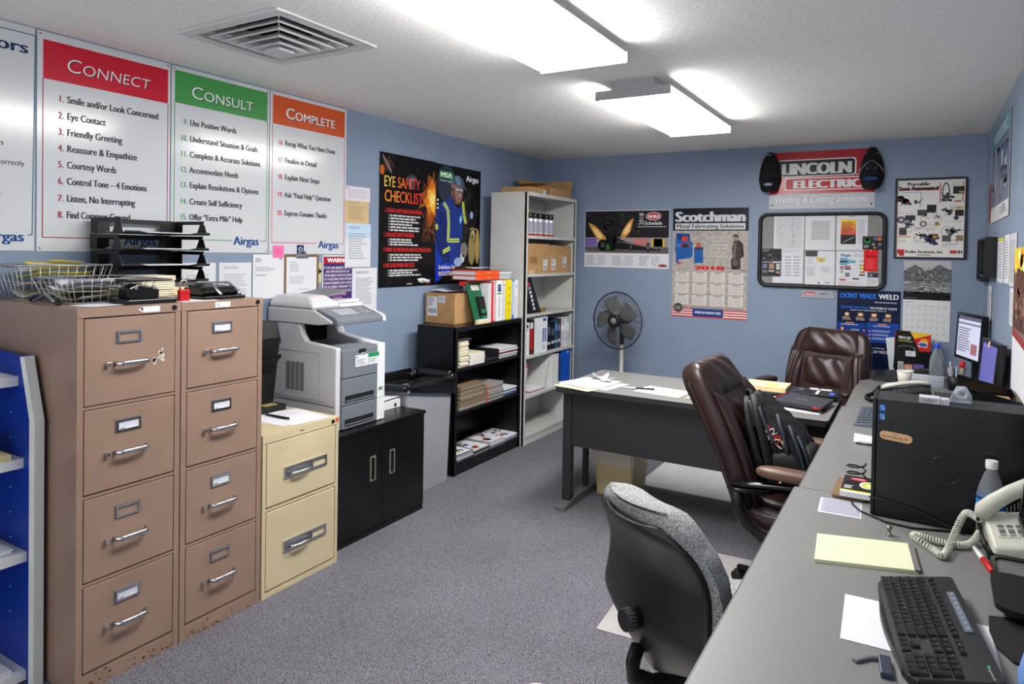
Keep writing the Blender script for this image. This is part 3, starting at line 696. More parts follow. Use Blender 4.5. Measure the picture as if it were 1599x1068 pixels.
letter('notice', -2.636, -2.402, 1.708, 1.428, 'blue-headed form hanging over the WARNING sign corner', n=11, head=(44, (190, 212, 232)), x=0.006, col=(140, 146, 160))
letter('notice', -2.566, -2.333, 1.422, 1.135, 'white typed notice between the WARNING sign and EYE SAFETY poster', n=16, x=0.003, col=(120, 122, 132))

# ------------------------------------------------------------------ safety posters
BLK = mat('glossy_black_poster', (15, 14, 15), 0.3, spec=0.22)
yL, zT = -2.320, 2.200; w, h = 0.624, 0.915
sh = Sheet(w, h, w, h, paper=BLK, gloss=True)
U = lambda y: y - yL
V = lambda z: zT - z
random.seed(5)
for i in range(46):
    a = random.uniform(0, 2 * PI); r = random.uniform(0.02, 0.2); cu, cv = 0.585, 0.30
    dx, dy = math.cos(a) * r, math.sin(a) * r * 1.2
    if cu + dx > w - 0.003: dx = w - 0.003 - cu
    sh.line([(cu, cv), (cu + dx, cv + dy)], random.uniform(0.002, 0.006), random.choice([(200, 110, 30), (150, 70, 24), (226, 150, 50), (110, 48, 22)]), 1)
for k, (r, c) in enumerate(((0.115, (150, 74, 24)), (0.085, (206, 120, 34)), (0.06, (240, 178, 66)), (0.032, (252, 226, 130)))):
    sh.poly([(min(w - 0.002, 0.58 + r * (0.7 + 0.5 * ((i * 7 + k) % 3) / 2) * math.cos(2*PI*i/15)), 0.28 + 1.5 * r * (0.7 + 0.5 * ((i * 5 + k) % 3) / 2) * math.sin(2*PI*i/15)) for i in range(15)], c, 2 + k)
for i in range(60):
    u = random.uniform(0.46, 0.61); v = random.uniform(0.36, 0.56); sh.line([(u, v), (min(0.62, u + random.uniform(0.01, 0.03)), v + random.uniform(0.02, 0.05))], 0.0022, random.choice([(176, 100, 36), (120, 60, 26), (210, 140, 60)]), 1)
sh.ell(0.34, 0.17, 0.065, 0.05, (66, 66, 80)); sh.ell(0.35, 0.18, 0.045, 0.036, (120, 120, 136), 2); sh.ell(0.37, 0.19, 0.03, 0.03, (40, 38, 44), 3)
sh.poly([(0.02, 0.02), (0.10, 0.05), (0.13, 0.14), (0.06, 0.10)], (90, 70, 66)); sh.line([(0.03, 0.02), (0.12, 0.13)], 0.008, (176, 150, 136), 2); sh.line([(0.09, 0.02), (0.15, 0.10)], 0.005, (110, 90, 84), 2); sh.ell(0.025, 0.12, 0.022, 0.035, (196, 104, 32), 2)
for i in range(30): sh.ell(random.uniform(0.02, 0.6), random.choice([random.uniform(0.02, 0.15), random.uniform(0.78, 0.9)]), random.uniform(0.002, 0.012), random.uniform(0.002, 0.008), random.choice([(50, 40, 40), (66, 46, 40), (40, 40, 54), (80, 60, 50)]), 1, 8)
def grad_text(s, u, v, cap, width, cols):
    n = len(s); adv = [glyph(c, 0.01)[2] for c in s]; k = width / sum(adv); x = u
    for c, a, i in zip(s, adv, range(n)): sh.text(c, x, v, cap, cols[i * len(cols) // n], 7, width=a * k, bold=0.01); x += a * k
grad_text('EYE SAFETY', U(-2.277), V(1.972), 0.078, 0.39, [(240, 208, 100), (238, 180, 70), (234, 120, 50), (226, 76, 44), (220, 60, 44)])
grad_text('CHECKLIST', U(-2.27), V(1.872), 0.082, 0.415, [(236, 140, 50), (234, 100, 44), (226, 66, 44), (222, 58, 44)])
sh.text('1. CREATE A SAFE WORK ENVIRONMENT', U(-2.263), V(1.798), 0.03, (214, 52, 50), 7, width=0.40, bold=0.03)
sh.text('2. EVALUATE SAFETY HAZARDS', U(-2.27), V(1.633), 0.03, (214, 52, 50), 7, width=0.32, bold=0.03)
sh.text('3. WEAR THE PROPER EYE AND FACE PROTECTION', U(-2.271), V(1.530), 0.03, (214, 52, 50), 7, width=0.52, bold=0.03)
sh.text('4. USE GOOD WORK PRACTICES', U(-2.273), V(1.423), 0.03, (214, 52, 50), 7, width=0.33, bold=0.03)
for z0, z1, n in ((1.784, 1.664, 6), (1.620, 1.566, 3), (1.514, 1.458, 3), (1.406, 1.354, 3)):
    for i in range(n):
        z = z0 + (z1 - z0) * i / n
        sh.border(U(-2.225), V(z), U(-2.212), V(z - 0.011), 0.0015, (200, 200, 200), 6)
        sh.greek(U(-2.205), V(z), U(random.uniform(-1.98, -1.85)), V(z - 0.018), 1, (206, 204, 204), 6, fill=0.62, ragged=0.02)
sh.poly([(0.41, 0.865), (0.43, 0.862), (0.47, 0.858), (0.52, 0.866), (0.56, 0.88), (0.52, 0.882), (0.48, 0.877), (0.45, 0.882), (0.42, 0.886), (0.435, 0.876)], (232, 232, 232), 5); sh.text('EDGE', 0.445, 0.892, 0.022, (232, 232, 232), 6, width=0.12, bold=0.03, shear=0.25); sh.text('eyewear', 0.52, 0.904, 0.009, (214, 52, 50), 6, width=0.05)
sh.rect(0.30, 0.892, 0.36, 0.902, (160, 160, 160), 3)
left_wall(sh, 'safety_poster', yL, zT, 'black EYE SAFETY CHECKLIST poster with orange sparks on the left wall', 'poster', x=0.003)
yL = -1.694; w = 0.600; random.seed(8)
sh = Sheet(w, 0.908, w, 0.908, paper=BLK, gloss=True)
zT = 2.195
for i in range(70):
    u = random.uniform(0.28, 0.58); v = random.uniform(0.12, 0.72); sh.line([(u, v), (u + random.uniform(-0.03, 0.03), min(0.75, v + random.uniform(0.02, 0.1)))] , random.uniform(0.002, 0.007), random.choice([(52, 48, 48), (70, 64, 60), (92, 84, 76), (40, 40, 46), (60, 54, 44)]), 1)
for i in range(10): u = random.uniform(0.36, 0.58); v = random.uniform(0.15, 0.4); sh.border(u - 0.03, v - 0.02, u, v + 0.02, 0.003, (70, 66, 66), 1)
P = lambda pts: [(U2(a), V(b_)) for a, b_ in pts]
U2 = lambda y: y - yL
for cx, cz, rx, rz, c in ((-1.21, 1.56, 0.05, 0.13, (150, 130, 84)), (-1.2, 1.66, 0.035, 0.05, (190, 172, 120)), (-1.13, 1.58, 0.03, 0.14, (176, 148, 84)), (-1.32, 1.55, 0.05, 0.06, (120, 116, 108)), (-1.34, 1.5, 0.03, 0.05, (206, 206, 206)), (-1.22, 1.83, 0.022, 0.03, (150, 176, 220)), (-1.19, 1.72, 0.06, 0.012, (130, 118, 90)), (-1.42, 1.5, 0.03, 0.035, (190, 190, 196))):
    sh.ell(U2(cx), V(cz), rx, rz, c, 2)
sh.ell(0.13, 0.14, 0.12, 0.14, (44, 52, 66), 1)
BLU = (24, 48, 130)
sh.poly(P([(-1.64, 1.90), (-1.56, 1.935), (-1.50, 1.96), (-1.46, 1.90), (-1.40, 1.87), (-1.35, 1.91), (-1.33, 1.80), (-1.36, 1.62), (-1.38, 1.50), (-1.50, 1.44), (-1.60, 1.46), (-1.68, 1.56), (-1.693, 1.66), (-1.693, 1.83)]), BLU, 3)
sh.poly(P([(-1.66, 1.86), (-1.56, 1.80), (-1.55, 1.60), (-1.50, 1.46), (-1.58, 1.45), (-1.66, 1.52), (-1.685, 1.66)]), (16, 34, 98), 4)
sh.poly(P([(-1.693, 1.66), (-1.66, 1.6), (-1.6, 1.44), (-1.62, 1.33), (-1.693, 1.30)]), (22, 52, 170), 3)
sh.poly(P([(-1.62, 1.45), (-1.44, 1.45), (-1.40, 1.42), (-1.55, 1.36), (-1.66, 1.34)]), (28, 60, 190), 3)
YL = (206, 226, 60)
for pts in ([(-1.60, 1.905), (-1.545, 1.86), (-1.53, 1.76), (-1.535, 1.61)], [(-1.345, 1.93), (-1.33, 1.83), (-1.30, 1.76)], [(-1.537, 1.62), (-1.39, 1.625)], [(-1.60, 1.53), (-1.51, 1.565)], [(-1.69, 1.74), (-1.675, 1.70)]):
    sh.line(P(pts), 0.03, YL, 5); sh.line(P(pts), 0.010, (110, 130, 120), 6)
sh.poly(P([(-1.51, 2.02), (-1.49, 1.955), (-1.44, 1.905), (-1.39, 1.91), (-1.36, 1.95), (-1.345, 2.02), (-1.36, 2.05), (-1.5, 2.06)]), (150, 110, 98), 5)
sh.poly(P([(-1.51, 2.03), (-1.495, 1.955), (-1.45, 1.90), (-1.43, 1.925), (-1.46, 1.98), (-1.455, 2.03)]), (92, 62, 58), 6); sh.poly(P([(-1.405, 2.01), (-1.392, 1.97), (-1.378, 1.962), (-1.384, 2.01)]), (184, 140, 124), 6); sh.poly(P([(-1.425, 1.945), (-1.39, 1.942), (-1.372, 1.948), (-1.392, 1.953)]), (104, 60, 58), 7); sh.poly(P([(-1.45, 1.915), (-1.40, 1.905), (-1.372, 1.925), (-1.40, 1.93)]), (116, 80, 72), 6); sh.poly(P([(-1.505, 2.0), (-1.49, 2.005), (-1.485, 1.965), (-1.498, 1.965)]), (140, 98, 88), 7); sh.poly(P([(-1.415, 2.026), (-1.352, 2.022), (-1.357, 2.0), (-1.41, 1.998)]), (60, 66, 76), 6); sh.line(P([(-1.45, 2.02), (-1.345, 2.015)]), 0.012, (180, 196, 210), 7)
sh.poly(P([(-1.54, 2.045), (-1.525, 2.09), (-1.47, 2.125), (-1.40, 2.13), (-1.345, 2.10), (-1.325, 2.05), (-1.29, 2.02), (-1.34, 2.035), (-1.5, 2.06)]), (70, 92, 112), 7); sh.poly(P([(-1.46, 2.12), (-1.40, 2.125), (-1.37, 2.06), (-1.43, 2.055)]), (112, 136, 156), 8)
sh.ell(U2(-1.40), V(1.455), 0.055, 0.035, (150, 170, 206), 5); sh.poly(P([(-1.39, 1.80), (-1.36, 1.83), (-1.355, 1.78), (-1.385, 1.75)]), (130, 190, 230), 5)
sh.rect(U2(-1.656), V(2.145), U2(-1.486), V(2.092), (50, 150, 74), 8); sh.text('MSA', U2(-1.645), V(2.10), 0.038, (236, 240, 236), 9, width=0.145, bold=0.04); sh.text('The Safety Company', U2(-1.652), V(2.068), 0.013, (230, 230, 230), 8, width=0.16, bold=0.01)
sh.text('Airgas', U2(-1.305), V(2.095), 0.048, (226, 228, 230), 8, width=0.175, bold=0.035)
sh.rect(U2(-1.5), V(1.42), U2(-1.1), V(1.30), (64, 28, 24), 4); sh.text('Solutions for', U2(-1.656), V(1.403), 0.034, (220, 214, 220), 9, width=0.22, bold=0.02); sh.text('INDUSTRIAL CONSTRUCTION', U2(-1.654), V(1.352), 0.036, (222, 206, 206), 9, width=0.52, bold=0.02)
sh.line([(U2(-1.3), V(1.412)), (U2(-1.1), V(1.412))], 0.003, (220, 160, 120), 9)
for k in range(3): sh.rect(U2(-1.685), V(1.93 - k * 0.03), U2(-1.665), V(1.915 - k * 0.03), (210, 214, 220), 8)
left_wall(sh, 'safety_poster', yL, 2.195, 'dark poster of worker in blue coveralls and hard hat, right of EYE SAFETY poster', 'poster', x=0.003)
random.seed(21)
# ------------------------------------------------------------------ items on top of the brown cabinets
CT = 1.327
# wire basket
def wire_basket(name, x0, x1, y0, y1, z, hgt, label, flare=0.03):
    t = T(name, label, 'basket', ((x0+x1)/2, (y0+y1)/2, z), group='wire baskets on the filing cabinet')
    wm = mat('galvanised_wire', (186, 188, 186), 0.35, 0.7)
    def ring(k, r):
        f = flare * k; b_ = MB(); zz = z + 0.004 + hgt * k
        b_.tube([(x0 - f, y0 - f, zz), (x1 + f, y0 - f, zz), (x1 + f, y1 + f, zz), (x0 - f, y1 + f, zz)], r, wm, 6, closed=True); return b_
    ring(1, 0.0026).build('rim', t)
    b = MB()
    for k in (0.0, 0.5): 
        f = flare * k; zz = z + 0.004 + hgt * k
        b.tube([(x0 - f, y0 - f, zz), (x1 + f, y0 - f, zz), (x1 + f, y1 + f, zz), (x0 - f, y1 + f, zz)], 0.0015, wm, 5, closed=True)
    n = int((x1 - x0) / 0.028)
    for i in range(n + 1):
        x = x0 + (x1 - x0) * i / n; xo = x + (x - (x0+x1)/2) / ((x1-x0)/2) * flare
        b.tube([(xo, y0 - flare, z + 0.004 + hgt), (x, y0, z + 0.003), (x, y1, z + 0.003), (xo, y1 + flare, z + 0.004 + hgt)], 0.0013, wm, 5)
    n = int((y1 - y0) / 0.028)
    for i in range(n + 1):
        y = y0 + (y1 - y0) * i / n; yo = y + (y - (y0+y1)/2) / ((y1-y0)/2) * flare
        b.tube([(x0 - flare, yo, z + 0.004 + hgt), (x0, y, z + 0.003), (x1, y, z + 0.003), (x1 + flare, yo, z + 0.004 + hgt)], 0.0013, wm, 5)
    b.build('wire_mesh', t)
wire_basket('wire_basket', 0.30, 0.52, -4.50, -4.245, CT + 0.001, 0.088, 'shallow galvanised wire basket of papers on the nearest brown cabinet, in front')
wire_basket('wire_basket', 0.05, 0.22, -4.53, -4.25, CT + 0.001, 0.13, 'wire basket of yellow forms behind the front basket, by the wall')
def bent_paper(name, cx, cy, z, lx, ly, rz, m, label, lift=0.02, tilt=0.0, cat='paper', group=None):
    b = MB(); ph = random.random() * 6; c, s_ = math.cos(rz), math.sin(rz)
    def fn(u, v, dz=0):
        x = (u - 0.5) * lx; y = (v - 0.5) * ly
        zz = z + lift * (0.5 + 0.5 * math.sin(ph + 5 * u + 2 * v)) * 0.5 + lift * (2*u - 1) ** 2 * 0.6 + tilt * u
        return (cx + c * x - s_ * y, cy + s_ * x + c * y, zz)
    b.grid(fn, 8, 6, m); o = b.build(name, solid=0.0008)
    return tag(o, label, cat, group)
YP = mat('yellow_form_paper', (214, 200, 92), 0.7, spec=0.2); WP = M_paper; GP2 = mat('greyish_paper', (196, 194, 184), 0.75, spec=0.2); KR = mat('kraft_envelope', (186, 168, 130), 0.8, spec=0.2)
g = 'papers in the front wire basket'
for i, (m, dz, lx, ly, rz, lab) in enumerate(((GP2, 0.010, 0.22, 0.22, 0.05, 'bottom grey sheet in the front wire basket'), (KR, 0.026, 0.20, 0.21, -0.1, 'tan paper near the bottom of the front wire basket'), (WP, 0.044, 0.21, 0.22, 0.12, 'white sheet halfway up the front wire basket'), (WP, 0.064, 0.20, 0.21, -0.18, 'curled white sheet on top in the front wire basket'))):
    bent_paper('loose_paper', 0.40, -4.375, CT + dz, lx, ly, rz, m, lab, 0.024, group=g)
g = 'papers in the rear wire basket'
for i, (m, dz, lx, ly, rz, tl, lab) in enumerate(((GP2, 0.006, 0.15, 0.25, 0.05, 0, 'lowest grey sheet in the rear wire basket'), (KR, 0.03, 0.15, 0.24, -0.1, 0.01, 'tan sheet in the rear wire basket'), (YP, 0.055, 0.14, 0.22, 0.16, 0.015, 'yellow form in the rear wire basket'), (WP, 0.075, 0.14, 0.21, -0.12, 0.01, 'white sheet under the top yellow form in the rear basket'), (YP, 0.092, 0.13, 0.16, 0.3, 0.0, 'bright yellow form on top of the rear wire basket'))):
    bent_paper('loose_paper', 0.145, -4.39, CT + dz * 1.4, lx, ly, rz, m, lab, 0.025, tl, group=g)
bent_paper('loose_paper', 0.575, -4.43, CT + 0.0005, 0.12, 0.2, 0.2, WP, 'white sheet lying in front of the wire basket on cabinet edge', 0.0015)
# stack of white card sleeves
t = T('card_stack', 'stack of cream index cards behind the red padlock', 'stack of cards', (0.38, -4.13, CT))
for k in range(10):
    b = MB(); dx = random.uniform(-0.004, 0.004); b.box(0.30 + dx, 0.44 + dx, -4.205, -4.065, CT + 0.001 + k * 0.0095, CT + 0.009 + k * 0.0095, mat('cream_card', (222, 214, 190), 0.8, spec=0.2)); b.build('card', t)
# stapler (black two-hole punch) in front
t = T('hole_punch', 'black heavy two-hole punch beside the wire basket on nearest brown cabinet', 'hole punch', (0.58, -4.29, CT))
b = MB(); b.rprism(0.53, 0.65, -4.39, -4.19, CT, CT + 0.018, 0.01, M_black); b.build('base', t, bevel=0.004)
b = MB(); b.prism([(-4.37, CT + 0.018), (-4.25, CT + 0.018), (-4.25, CT + 0.055), (-4.33, CT + 0.075), (-4.37, CT + 0.06)], 0.555, 0.625, M_blackg, 'x'); b.build('body', t, bevel=0.006)
b = MB(); b.hexa([(0.55, -4.38, CT + 0.082), (0.63, -4.38, CT + 0.082), (0.63, -4.2, CT + 0.085), (0.55, -4.2, CT + 0.085)], [(0.55, -4.38, CT + 0.094), (0.63, -4.38, CT + 0.094), (0.63, -4.2, CT + 0.091), (0.55, -4.2, CT + 0.091)], M_black); b.build('lever', t, bevel=0.003)
for yy in (-4.345, -4.275):
    b = MB(); b.cyl((0.6255, yy, CT + 0.06), (0.632, yy, CT + 0.06), 0.006, M_chrome, n=10); b.build('rivet', t)
# padlock
t = T('padlock', 'red padlock with silver shackle standing on the brown cabinets', 'padlock', (0.615, -4.14, CT))
b = MB(); b.box(0.60, 0.618, -4.162, -4.118, CT, CT + 0.045, mat('red_anodised', (190, 26, 34), 0.35, 0.3)); b.build('body', t, bevel=0.003)
b = MB(); b.tube([(0.609, -4.155, CT + 0.045), (0.609, -4.155, CT + 0.07), (0.609, -4.15, CT + 0.08), (0.609, -4.14, CT + 0.084), (0.609, -4.13, CT + 0.08), (0.609, -4.125, CT + 0.07), (0.609, -4.125, CT + 0.045)], 0.0035, M_chrome, 10); b.build('shackle', t)
# long black three-hole punch
t = T('hole_punch', 'long black three-hole punch with grey lever on the second brown cabinet', 'hole punch', (0.54, -3.955, CT))
b = MB(); b.rprism(0.47, 0.63, -4.06, -3.86, CT, CT + 0.014, 0.012, M_black); b.build('base', t, bevel=0.003)
b = MB(); b.prism([(0.47, CT + 0.014), (0.60, CT + 0.014), (0.61, CT + 0.03), (0.585, CT + 0.05), (0.49, CT + 0.055), (0.47, CT + 0.04)], -4.05, -3.88, M_blackg, 'y'); b.build('body', t, bevel=0.006)
b = MB(); b.tube([(0.50, -4.06, CT + 0.058), (0.52, -3.92, CT + 0.066), (0.55, -3.89, CT + 0.064), (0.61, -3.885, CT + 0.03), (0.62, -3.885, CT + 0.016)], 0.006, M_steel, 8, flat=(0.7, 1.4)); b.tube([(0.50, -4.02, CT + 0.06), (0.57, -3.985, CT + 0.062), (0.63, -3.985, CT + 0.02)], 0.006, M_steel, 8, flat=(0.7, 1.4)); b.build('lever', t)
b = MB(); b.box(0.52, 0.68 - 0.02, -4.18, -4.02, CT, CT + 0.001, M_paper); tag(b.build('paper_slip'), 'thin white slip under the red padlock', 'paper')

# stacked letter trays
def letter_tray(z, label, dx, paper):
    x0, x1, ya, yb, hh = 0.03, 0.27, -4.195, -3.80, 0.066
    t = T('letter_tray', label, 'letter tray', (0.15 + dx, (ya+yb)/2, z), group='stacked black letter trays')
    b = MB(); b.box(x0 + dx, x1 + dx + 0.02, ya, yb, z, z + 0.004, M_blackm); b.prism([(ya, z), (yb, z), (yb, z + 0.012), (yb - 0.06, z + 0.012), (yb - 0.1, z + 0.004), (ya + 0.1, z + 0.004), (ya + 0.06, z + 0.012), (ya, z + 0.012)], x1 + dx + 0.016, x1 + dx + 0.02, M_blackm, 'x'); b.build('tray_floor', t)
    for s_, yy in ((1, ya), (-1, yb - 0.004)):
        b = MB()
        def pl(p): b.prism([(a + dx, c + z) for a, c in p], yy, yy + 0.004, M_blackm, 'y')
        pl([(x0, 0.004), (x0, hh), (x0 + 0.055, hh), (x0 + 0.055, 0.004)]); pl([(x0 + 0.055, 0.05), (x0 + 0.055, hh), (x1 - 0.02, hh), (x1 - 0.03, 0.05)]); pl([(x1 - 0.075, 0.004), (x1 - 0.05, 0.05), (x1 - 0.02, 0.05), (x1, 0.004)])
        b.build('side', t, bevel=0.001)
    b = MB(); b.box(x0 + dx, x0 + dx + 0.004, ya + 0.004, ya + 0.08, z + 0.004, z + hh, M_blackm); b.box(x0 + dx, x0 + dx + 0.004, yb - 0.08, yb - 0.004, z + 0.004, z + hh, M_blackm); b.box(x0 + dx, x0 + dx + 0.004, ya + 0.08, yb - 0.08, z + 0.046, z + hh, M_blackm); b.build('back', t, bevel=0.001)
    if paper: 
        b = MB(); b.box(x0 + 0.03 + dx, x1 + dx + 0.012, ya + 0.05, yb - 0.06, z + 0.0045, z + 0.0085, M_paper); tag(b.build('paper_sheet'), label.replace('black letter tray', 'white sheets in the black letter tray'), 'paper')
for k, lab in enumerate(('bottom black letter tray of the stack behind the cream cards', 'second black letter tray from the bottom of the stack', 'third black letter tray from the bottom of the stack', 'topmost black letter tray of the stack under the CONNECT banner')):
    letter_tray(1.385 + k * 0.07, lab, 0.006 * (k % 2), k in (1, 2, 3))
b = MB(); b.box(0.05, 0.26, -4.17, -3.82, CT, CT + 0.035, M_cream); b.box(0.06, 0.25, -4.15, -3.83, CT + 0.035, CT + 0.0575, M_paper); tag(b.build('paper_stack'), 'thick stack of paper under the letter trays', 'paper stack')
# tools left of the front basket
b = MB(); b.tube([(0.33, -4.56, CT + 0.012), (0.36, -4.545, CT + 0.03), (0.45, -4.55, CT + 0.02), (0.52, -4.555, CT + 0.008)], 0.009, M_blackg, 8); b.tube([(0.36, -4.565, CT + 0.01), (0.42, -4.55, CT + 0.035), (0.50, -4.56, CT + 0.012)], 0.006, M_steel, 8)
tag(b.build('loose_cable'), 'dark looped cable beside the baskets at the left edge', 'cable')

# ------------------------------------------------------------------ blue display shelf at the left edge
BLUE = mat('royal_blue_enamel', (14, 52, 150), 0.4); RIM = mat('pale_green_white_trim', (226, 230, 226), 0.4)
t = T('display_shelf', 'blue metal display shelving with white shelves at the left edge', 'shelf unit', (0.27, -5.1, 0))
b = MB(); yp0, yp1 = -4.622, -4.598
prof = [(0.03, 0), (0.47, 0), (0.47, 0.93), (0.40, 1.145), (0.03, 1.16)]
b.prism(prof, yp0, yp1, BLUE, 'y')
for z in [0.22 + 0.09 * k for k in range(10)]:
    b.cyl((0.33, yp0 - 0.0008, z), (0.33, yp0, z), 0.003, ink((190, 196, 210)), n=8)
b.build('end_panel', t)
b = MB(); b.hexa([(0.4705, yp0 - 0.004, 0), (0.505, yp0 - 0.004, 0), (0.505, yp1 + 0.004, 0), (0.4705, yp1 + 0.004, 0)], [(0.4705, yp0 - 0.004, 0.93), (0.505, yp0 - 0.004, 0.93), (0.505, yp1 + 0.004, 0.93), (0.4705, yp1 + 0.004, 0.93)], RIM)
b.hexa([(0.4705, yp0 - 0.004, 0.93), (0.505, yp0 - 0.004, 0.93), (0.505, yp1 + 0.004, 0.93), (0.4705, yp1 + 0.004, 0.93)], [(0.402, yp0 - 0.004, 1.145), (0.432, yp0 - 0.004, 1.150), (0.432, yp1 + 0.004, 1.150), (0.402, yp1 + 0.004, 1.145)], RIM); b.build('edge_trim', t)
b = MB(); b.box(0.02, 0.03, -6.3, yp0, 0, 1.16, BLUE); b.build('back_panel', t)
for z, x1 in ((1.075, 0.385), (0.79, 0.425), (0.465, 0.45), (0.045, 0.45)):
    b = MB(); b.box(0.03, x1, -6.3, yp0 - 0.001, z - 0.004, z, M_white); b.box(x1 - 0.004, x1, -6.3, yp0 - 0.001, z - 0.034, z - 0.004, M_white); b.build('shelf', t)
b = MB(); b.box(0.05, 0.40, -6.3, yp0 - 0.002, 0, 0.04, M_dark); b.build('plinth', t)
def paper_stack(name, x0, x1, y0, y1, z, n, th, label, m=None, cat='paper stack', group=None, jit=0.004):
    b = MB()
    for k in range(n):
        a, c = random.uniform(-jit, jit), random.uniform(-jit, jit)
        b.box(x0 + a, x1 + a, y0 + c, y1 + c, z + k * th, z + (k + 1) * th - 0.0003, m if not isinstance(m, list) else m[k % len(m)]) if m else b.box(x0 + a, x1 + a, y0 + c, y1 + c, z + k * th, z + (k + 1) * th - 0.0003, M_paper)
    return tag(b.build(name), label, cat, group)
paper_stack('paper_stack', 0.16, 0.38, -4.85, -4.655, 1.0755, 3, 0.003, 'white forms on the top shelf of the blue display')
paper_stack('paper_stack', 0.18, 0.42, -4.86, -4.66, 0.7905, 5, 0.004, 'cream forms on the second shelf of the blue display', M_cream)
paper_stack('paper_stack', 0.2, 0.43, -4.86, -4.66, 0.4655, 4, 0.004, 'white forms on the third shelf of the blue display')
paper_stack('paper_stack', 0.2, 0.43, -4.86, -4.66, 0.0455, 3, 0.004, 'white forms on the lowest shelf of the blue display')
b = MB(); b.pillow((0.33, -4.715, 0.845), (0.045, 0.045, 0.034), mat('coral_red_plastic', (214, 92, 84), 0.4), e=0.8); tag(b.build('tape_spool'), 'round coral-red spool on the second blue display shelf, at the left edge', 'spool')
# ------------------------------------------------------------------ waste bin between the black cabinet and the black bookcase
GBIN = mat('grey_bin_plastic', (150, 154, 160), 0.5, noise=(3, 0.04))
t = T('waste_bin', 'tall grey waste bin with black liner beside the black bookcase', 'waste bin', (0.28, -2.27, 0))
b = MB()
def rr3(x0, x1, y0, y1, z, r=0.02): return [(a, c, z) for a, c in rrect(x0, x1, y0, y1, r, 3)]
b.loft([rr3(0.12, 0.415, -2.50, -2.06, 0), rr3(0.105, 0.43, -2.525, -2.045, 0.66), rr3(0.09, 0.445, -2.54, -2.035, 0.665), rr3(0.09, 0.445, -2.54, -2.035, 0.695), rr3(0.105, 0.43, -2.525, -2.045, 0.695), rr3(0.13, 0.405, -2.49, -2.08, 0.1)], GBIN, True, False)
b.build('bin_body', t)
BAG = mat('black_bin_liner', (14, 14, 16), 0.2, spec=0.7)
b = MB(); random.seed(3)
R = []; n = 60
ph = [random.uniform(0, 6.28) for _ in range(6)]
for k in range(9):
    q = k / 8
    ring = []
    base = rrect(0.086, 0.449, -2.544, -2.031, 0.03, 14)
    for i, (x, y) in enumerate(base):
        a = 2 * PI * i / len(base)
        wv = sum(math.sin((j * 4 + 3) * a + ph[j] + 0.6 * k) / (0.6 * j + 1.2) for j in range(6)) + 0.3 * math.sin(31 * a + 2.1 * k)
        out = 0.004 + (0.014 + 0.010 * wv) * math.sin(PI * min(1, q * 1.3))
        right = max(0, (y + 2.30) / 0.29) * max(0, (x - 0.1) / 0.3)
        if q < 0.5: z = 0.697 + (0.05 + 0.013 * wv) * math.sin(PI * q / 0.5) - 0.06 * (0.5 - q) * 2; ins = (0.5 - q) * 0.10
        else: z = 0.697 - (q - 0.5) * 2 * (0.02 + 0.085 * right + 0.010 * wv); ins = -out
        cx, cy = 0.267, -2.287
        d = Vector((x - cx, y - cy, 0)); d.normalize()
        ring.append((x - d.x * ins, y - d.y * ins, z))
    R.append(ring)
b.loft(R, BAG, False, True); b.build('bin_liner', t, solid=0.001)
# box of papers between bin and printer
b = MB(); b.box(0.1, 0.42, -2.84, -2.575, 0.593, 0.64, M_white); b.box(0.4205, 0.421, -2.63, -2.61, 0.60, 0.62, ink((40, 40, 40)))
tag(b.build('tray_box', bevel=0.002), 'flat white box on the black cabinet right of the printer', 'box')
bent_paper('paper_sheet', 0.27, -2.705, 0.643, 0.30, 0.24, 0.05, M_paper, 'curled printed sheets on the white box right of the printer', 0.012)

# ------------------------------------------------------------------ bookcases
def bookcase(name, label, x0, x1, y0, y1, ht, shelves, m, lip, th, cat):
    t = T(name, label, cat, ((x0+x1)/2, (y0+y1)/2, 0))
    b = MB()
    for ya, yb in ((y0, y0 + 0.014), (y1 - 0.014, y1)): b.box(x0, x1, ya, yb, 0, ht, m)
    b.build('side_panel', t) if False else None
    for ya, yb in ((y0, y0 + 0.014), (y1 - 0.014, y1)):
        b = MB(); b.box(x0, x1 - 0.001, ya, yb, 0, ht - 0.004, m); b.box(x1 - 0.02, x1, ya - (0.0), yb + 0.0, 0, ht - 0.004, m)
        if ya == y0: b.box(x1 - 0.004, x1, yb, yb + 0.012, 0, ht - 0.03, m)
        else: b.box(x1 - 0.004, x1, ya - 0.012, ya, 0, ht - 0.03, m)
        b.build('side_panel', t)
    b = MB(); b.box(x0, x0 + 0.006, y0 + 0.014, y1 - 0.014, 0.0, ht - 0.01, m); b.build('back_panel', t)
    b = MB(); b.box(x0, x1 + 0.001, y0 - 0.001, y1 + 0.001, ht - 0.004, ht, m); b.box(x1 - 0.004, x1, y0 + 0.0145, y1 - 0.0145, ht - lip, ht - 0.004, m); b.build('top', t)
    for z in shelves:
        b = MB(); b.box(x0 + 0.007, x1 - 0.006, y0 + 0.0145, y1 - 0.0145, z - 0.004, z, m); b.box(x1 - 0.0055, x1 - 0.001, y0 + 0.027, y1 - 0.027, z - th, z, m); b.build('shelf', t)
    b = MB(); b.box(x1 - 0.012, x1 - 0.006, y0 + 0.027, y1 - 0.027, 0, shelves[-1] - 0.004, m); b.build('kick_plate', t)
    return t
bookcase('bookcase', 'low black metal bookcase with three shelves of catalogs', 0.09, 0.42, -2.0, -1.105, 1.02, (0.735, 0.435, 0.075), M_black, 0.03, 0.02, 'bookcase')
bookcase('bookcase', 'tall pale grey steel bookcase in the far left corner', 0.112, 0.447, -1.098, -0.19, 2.022, (1.672, 1.366, 1.044, 0.712, 0.392, 0.075), M_shelfw, 0.03, 0.022, 'bookcase')

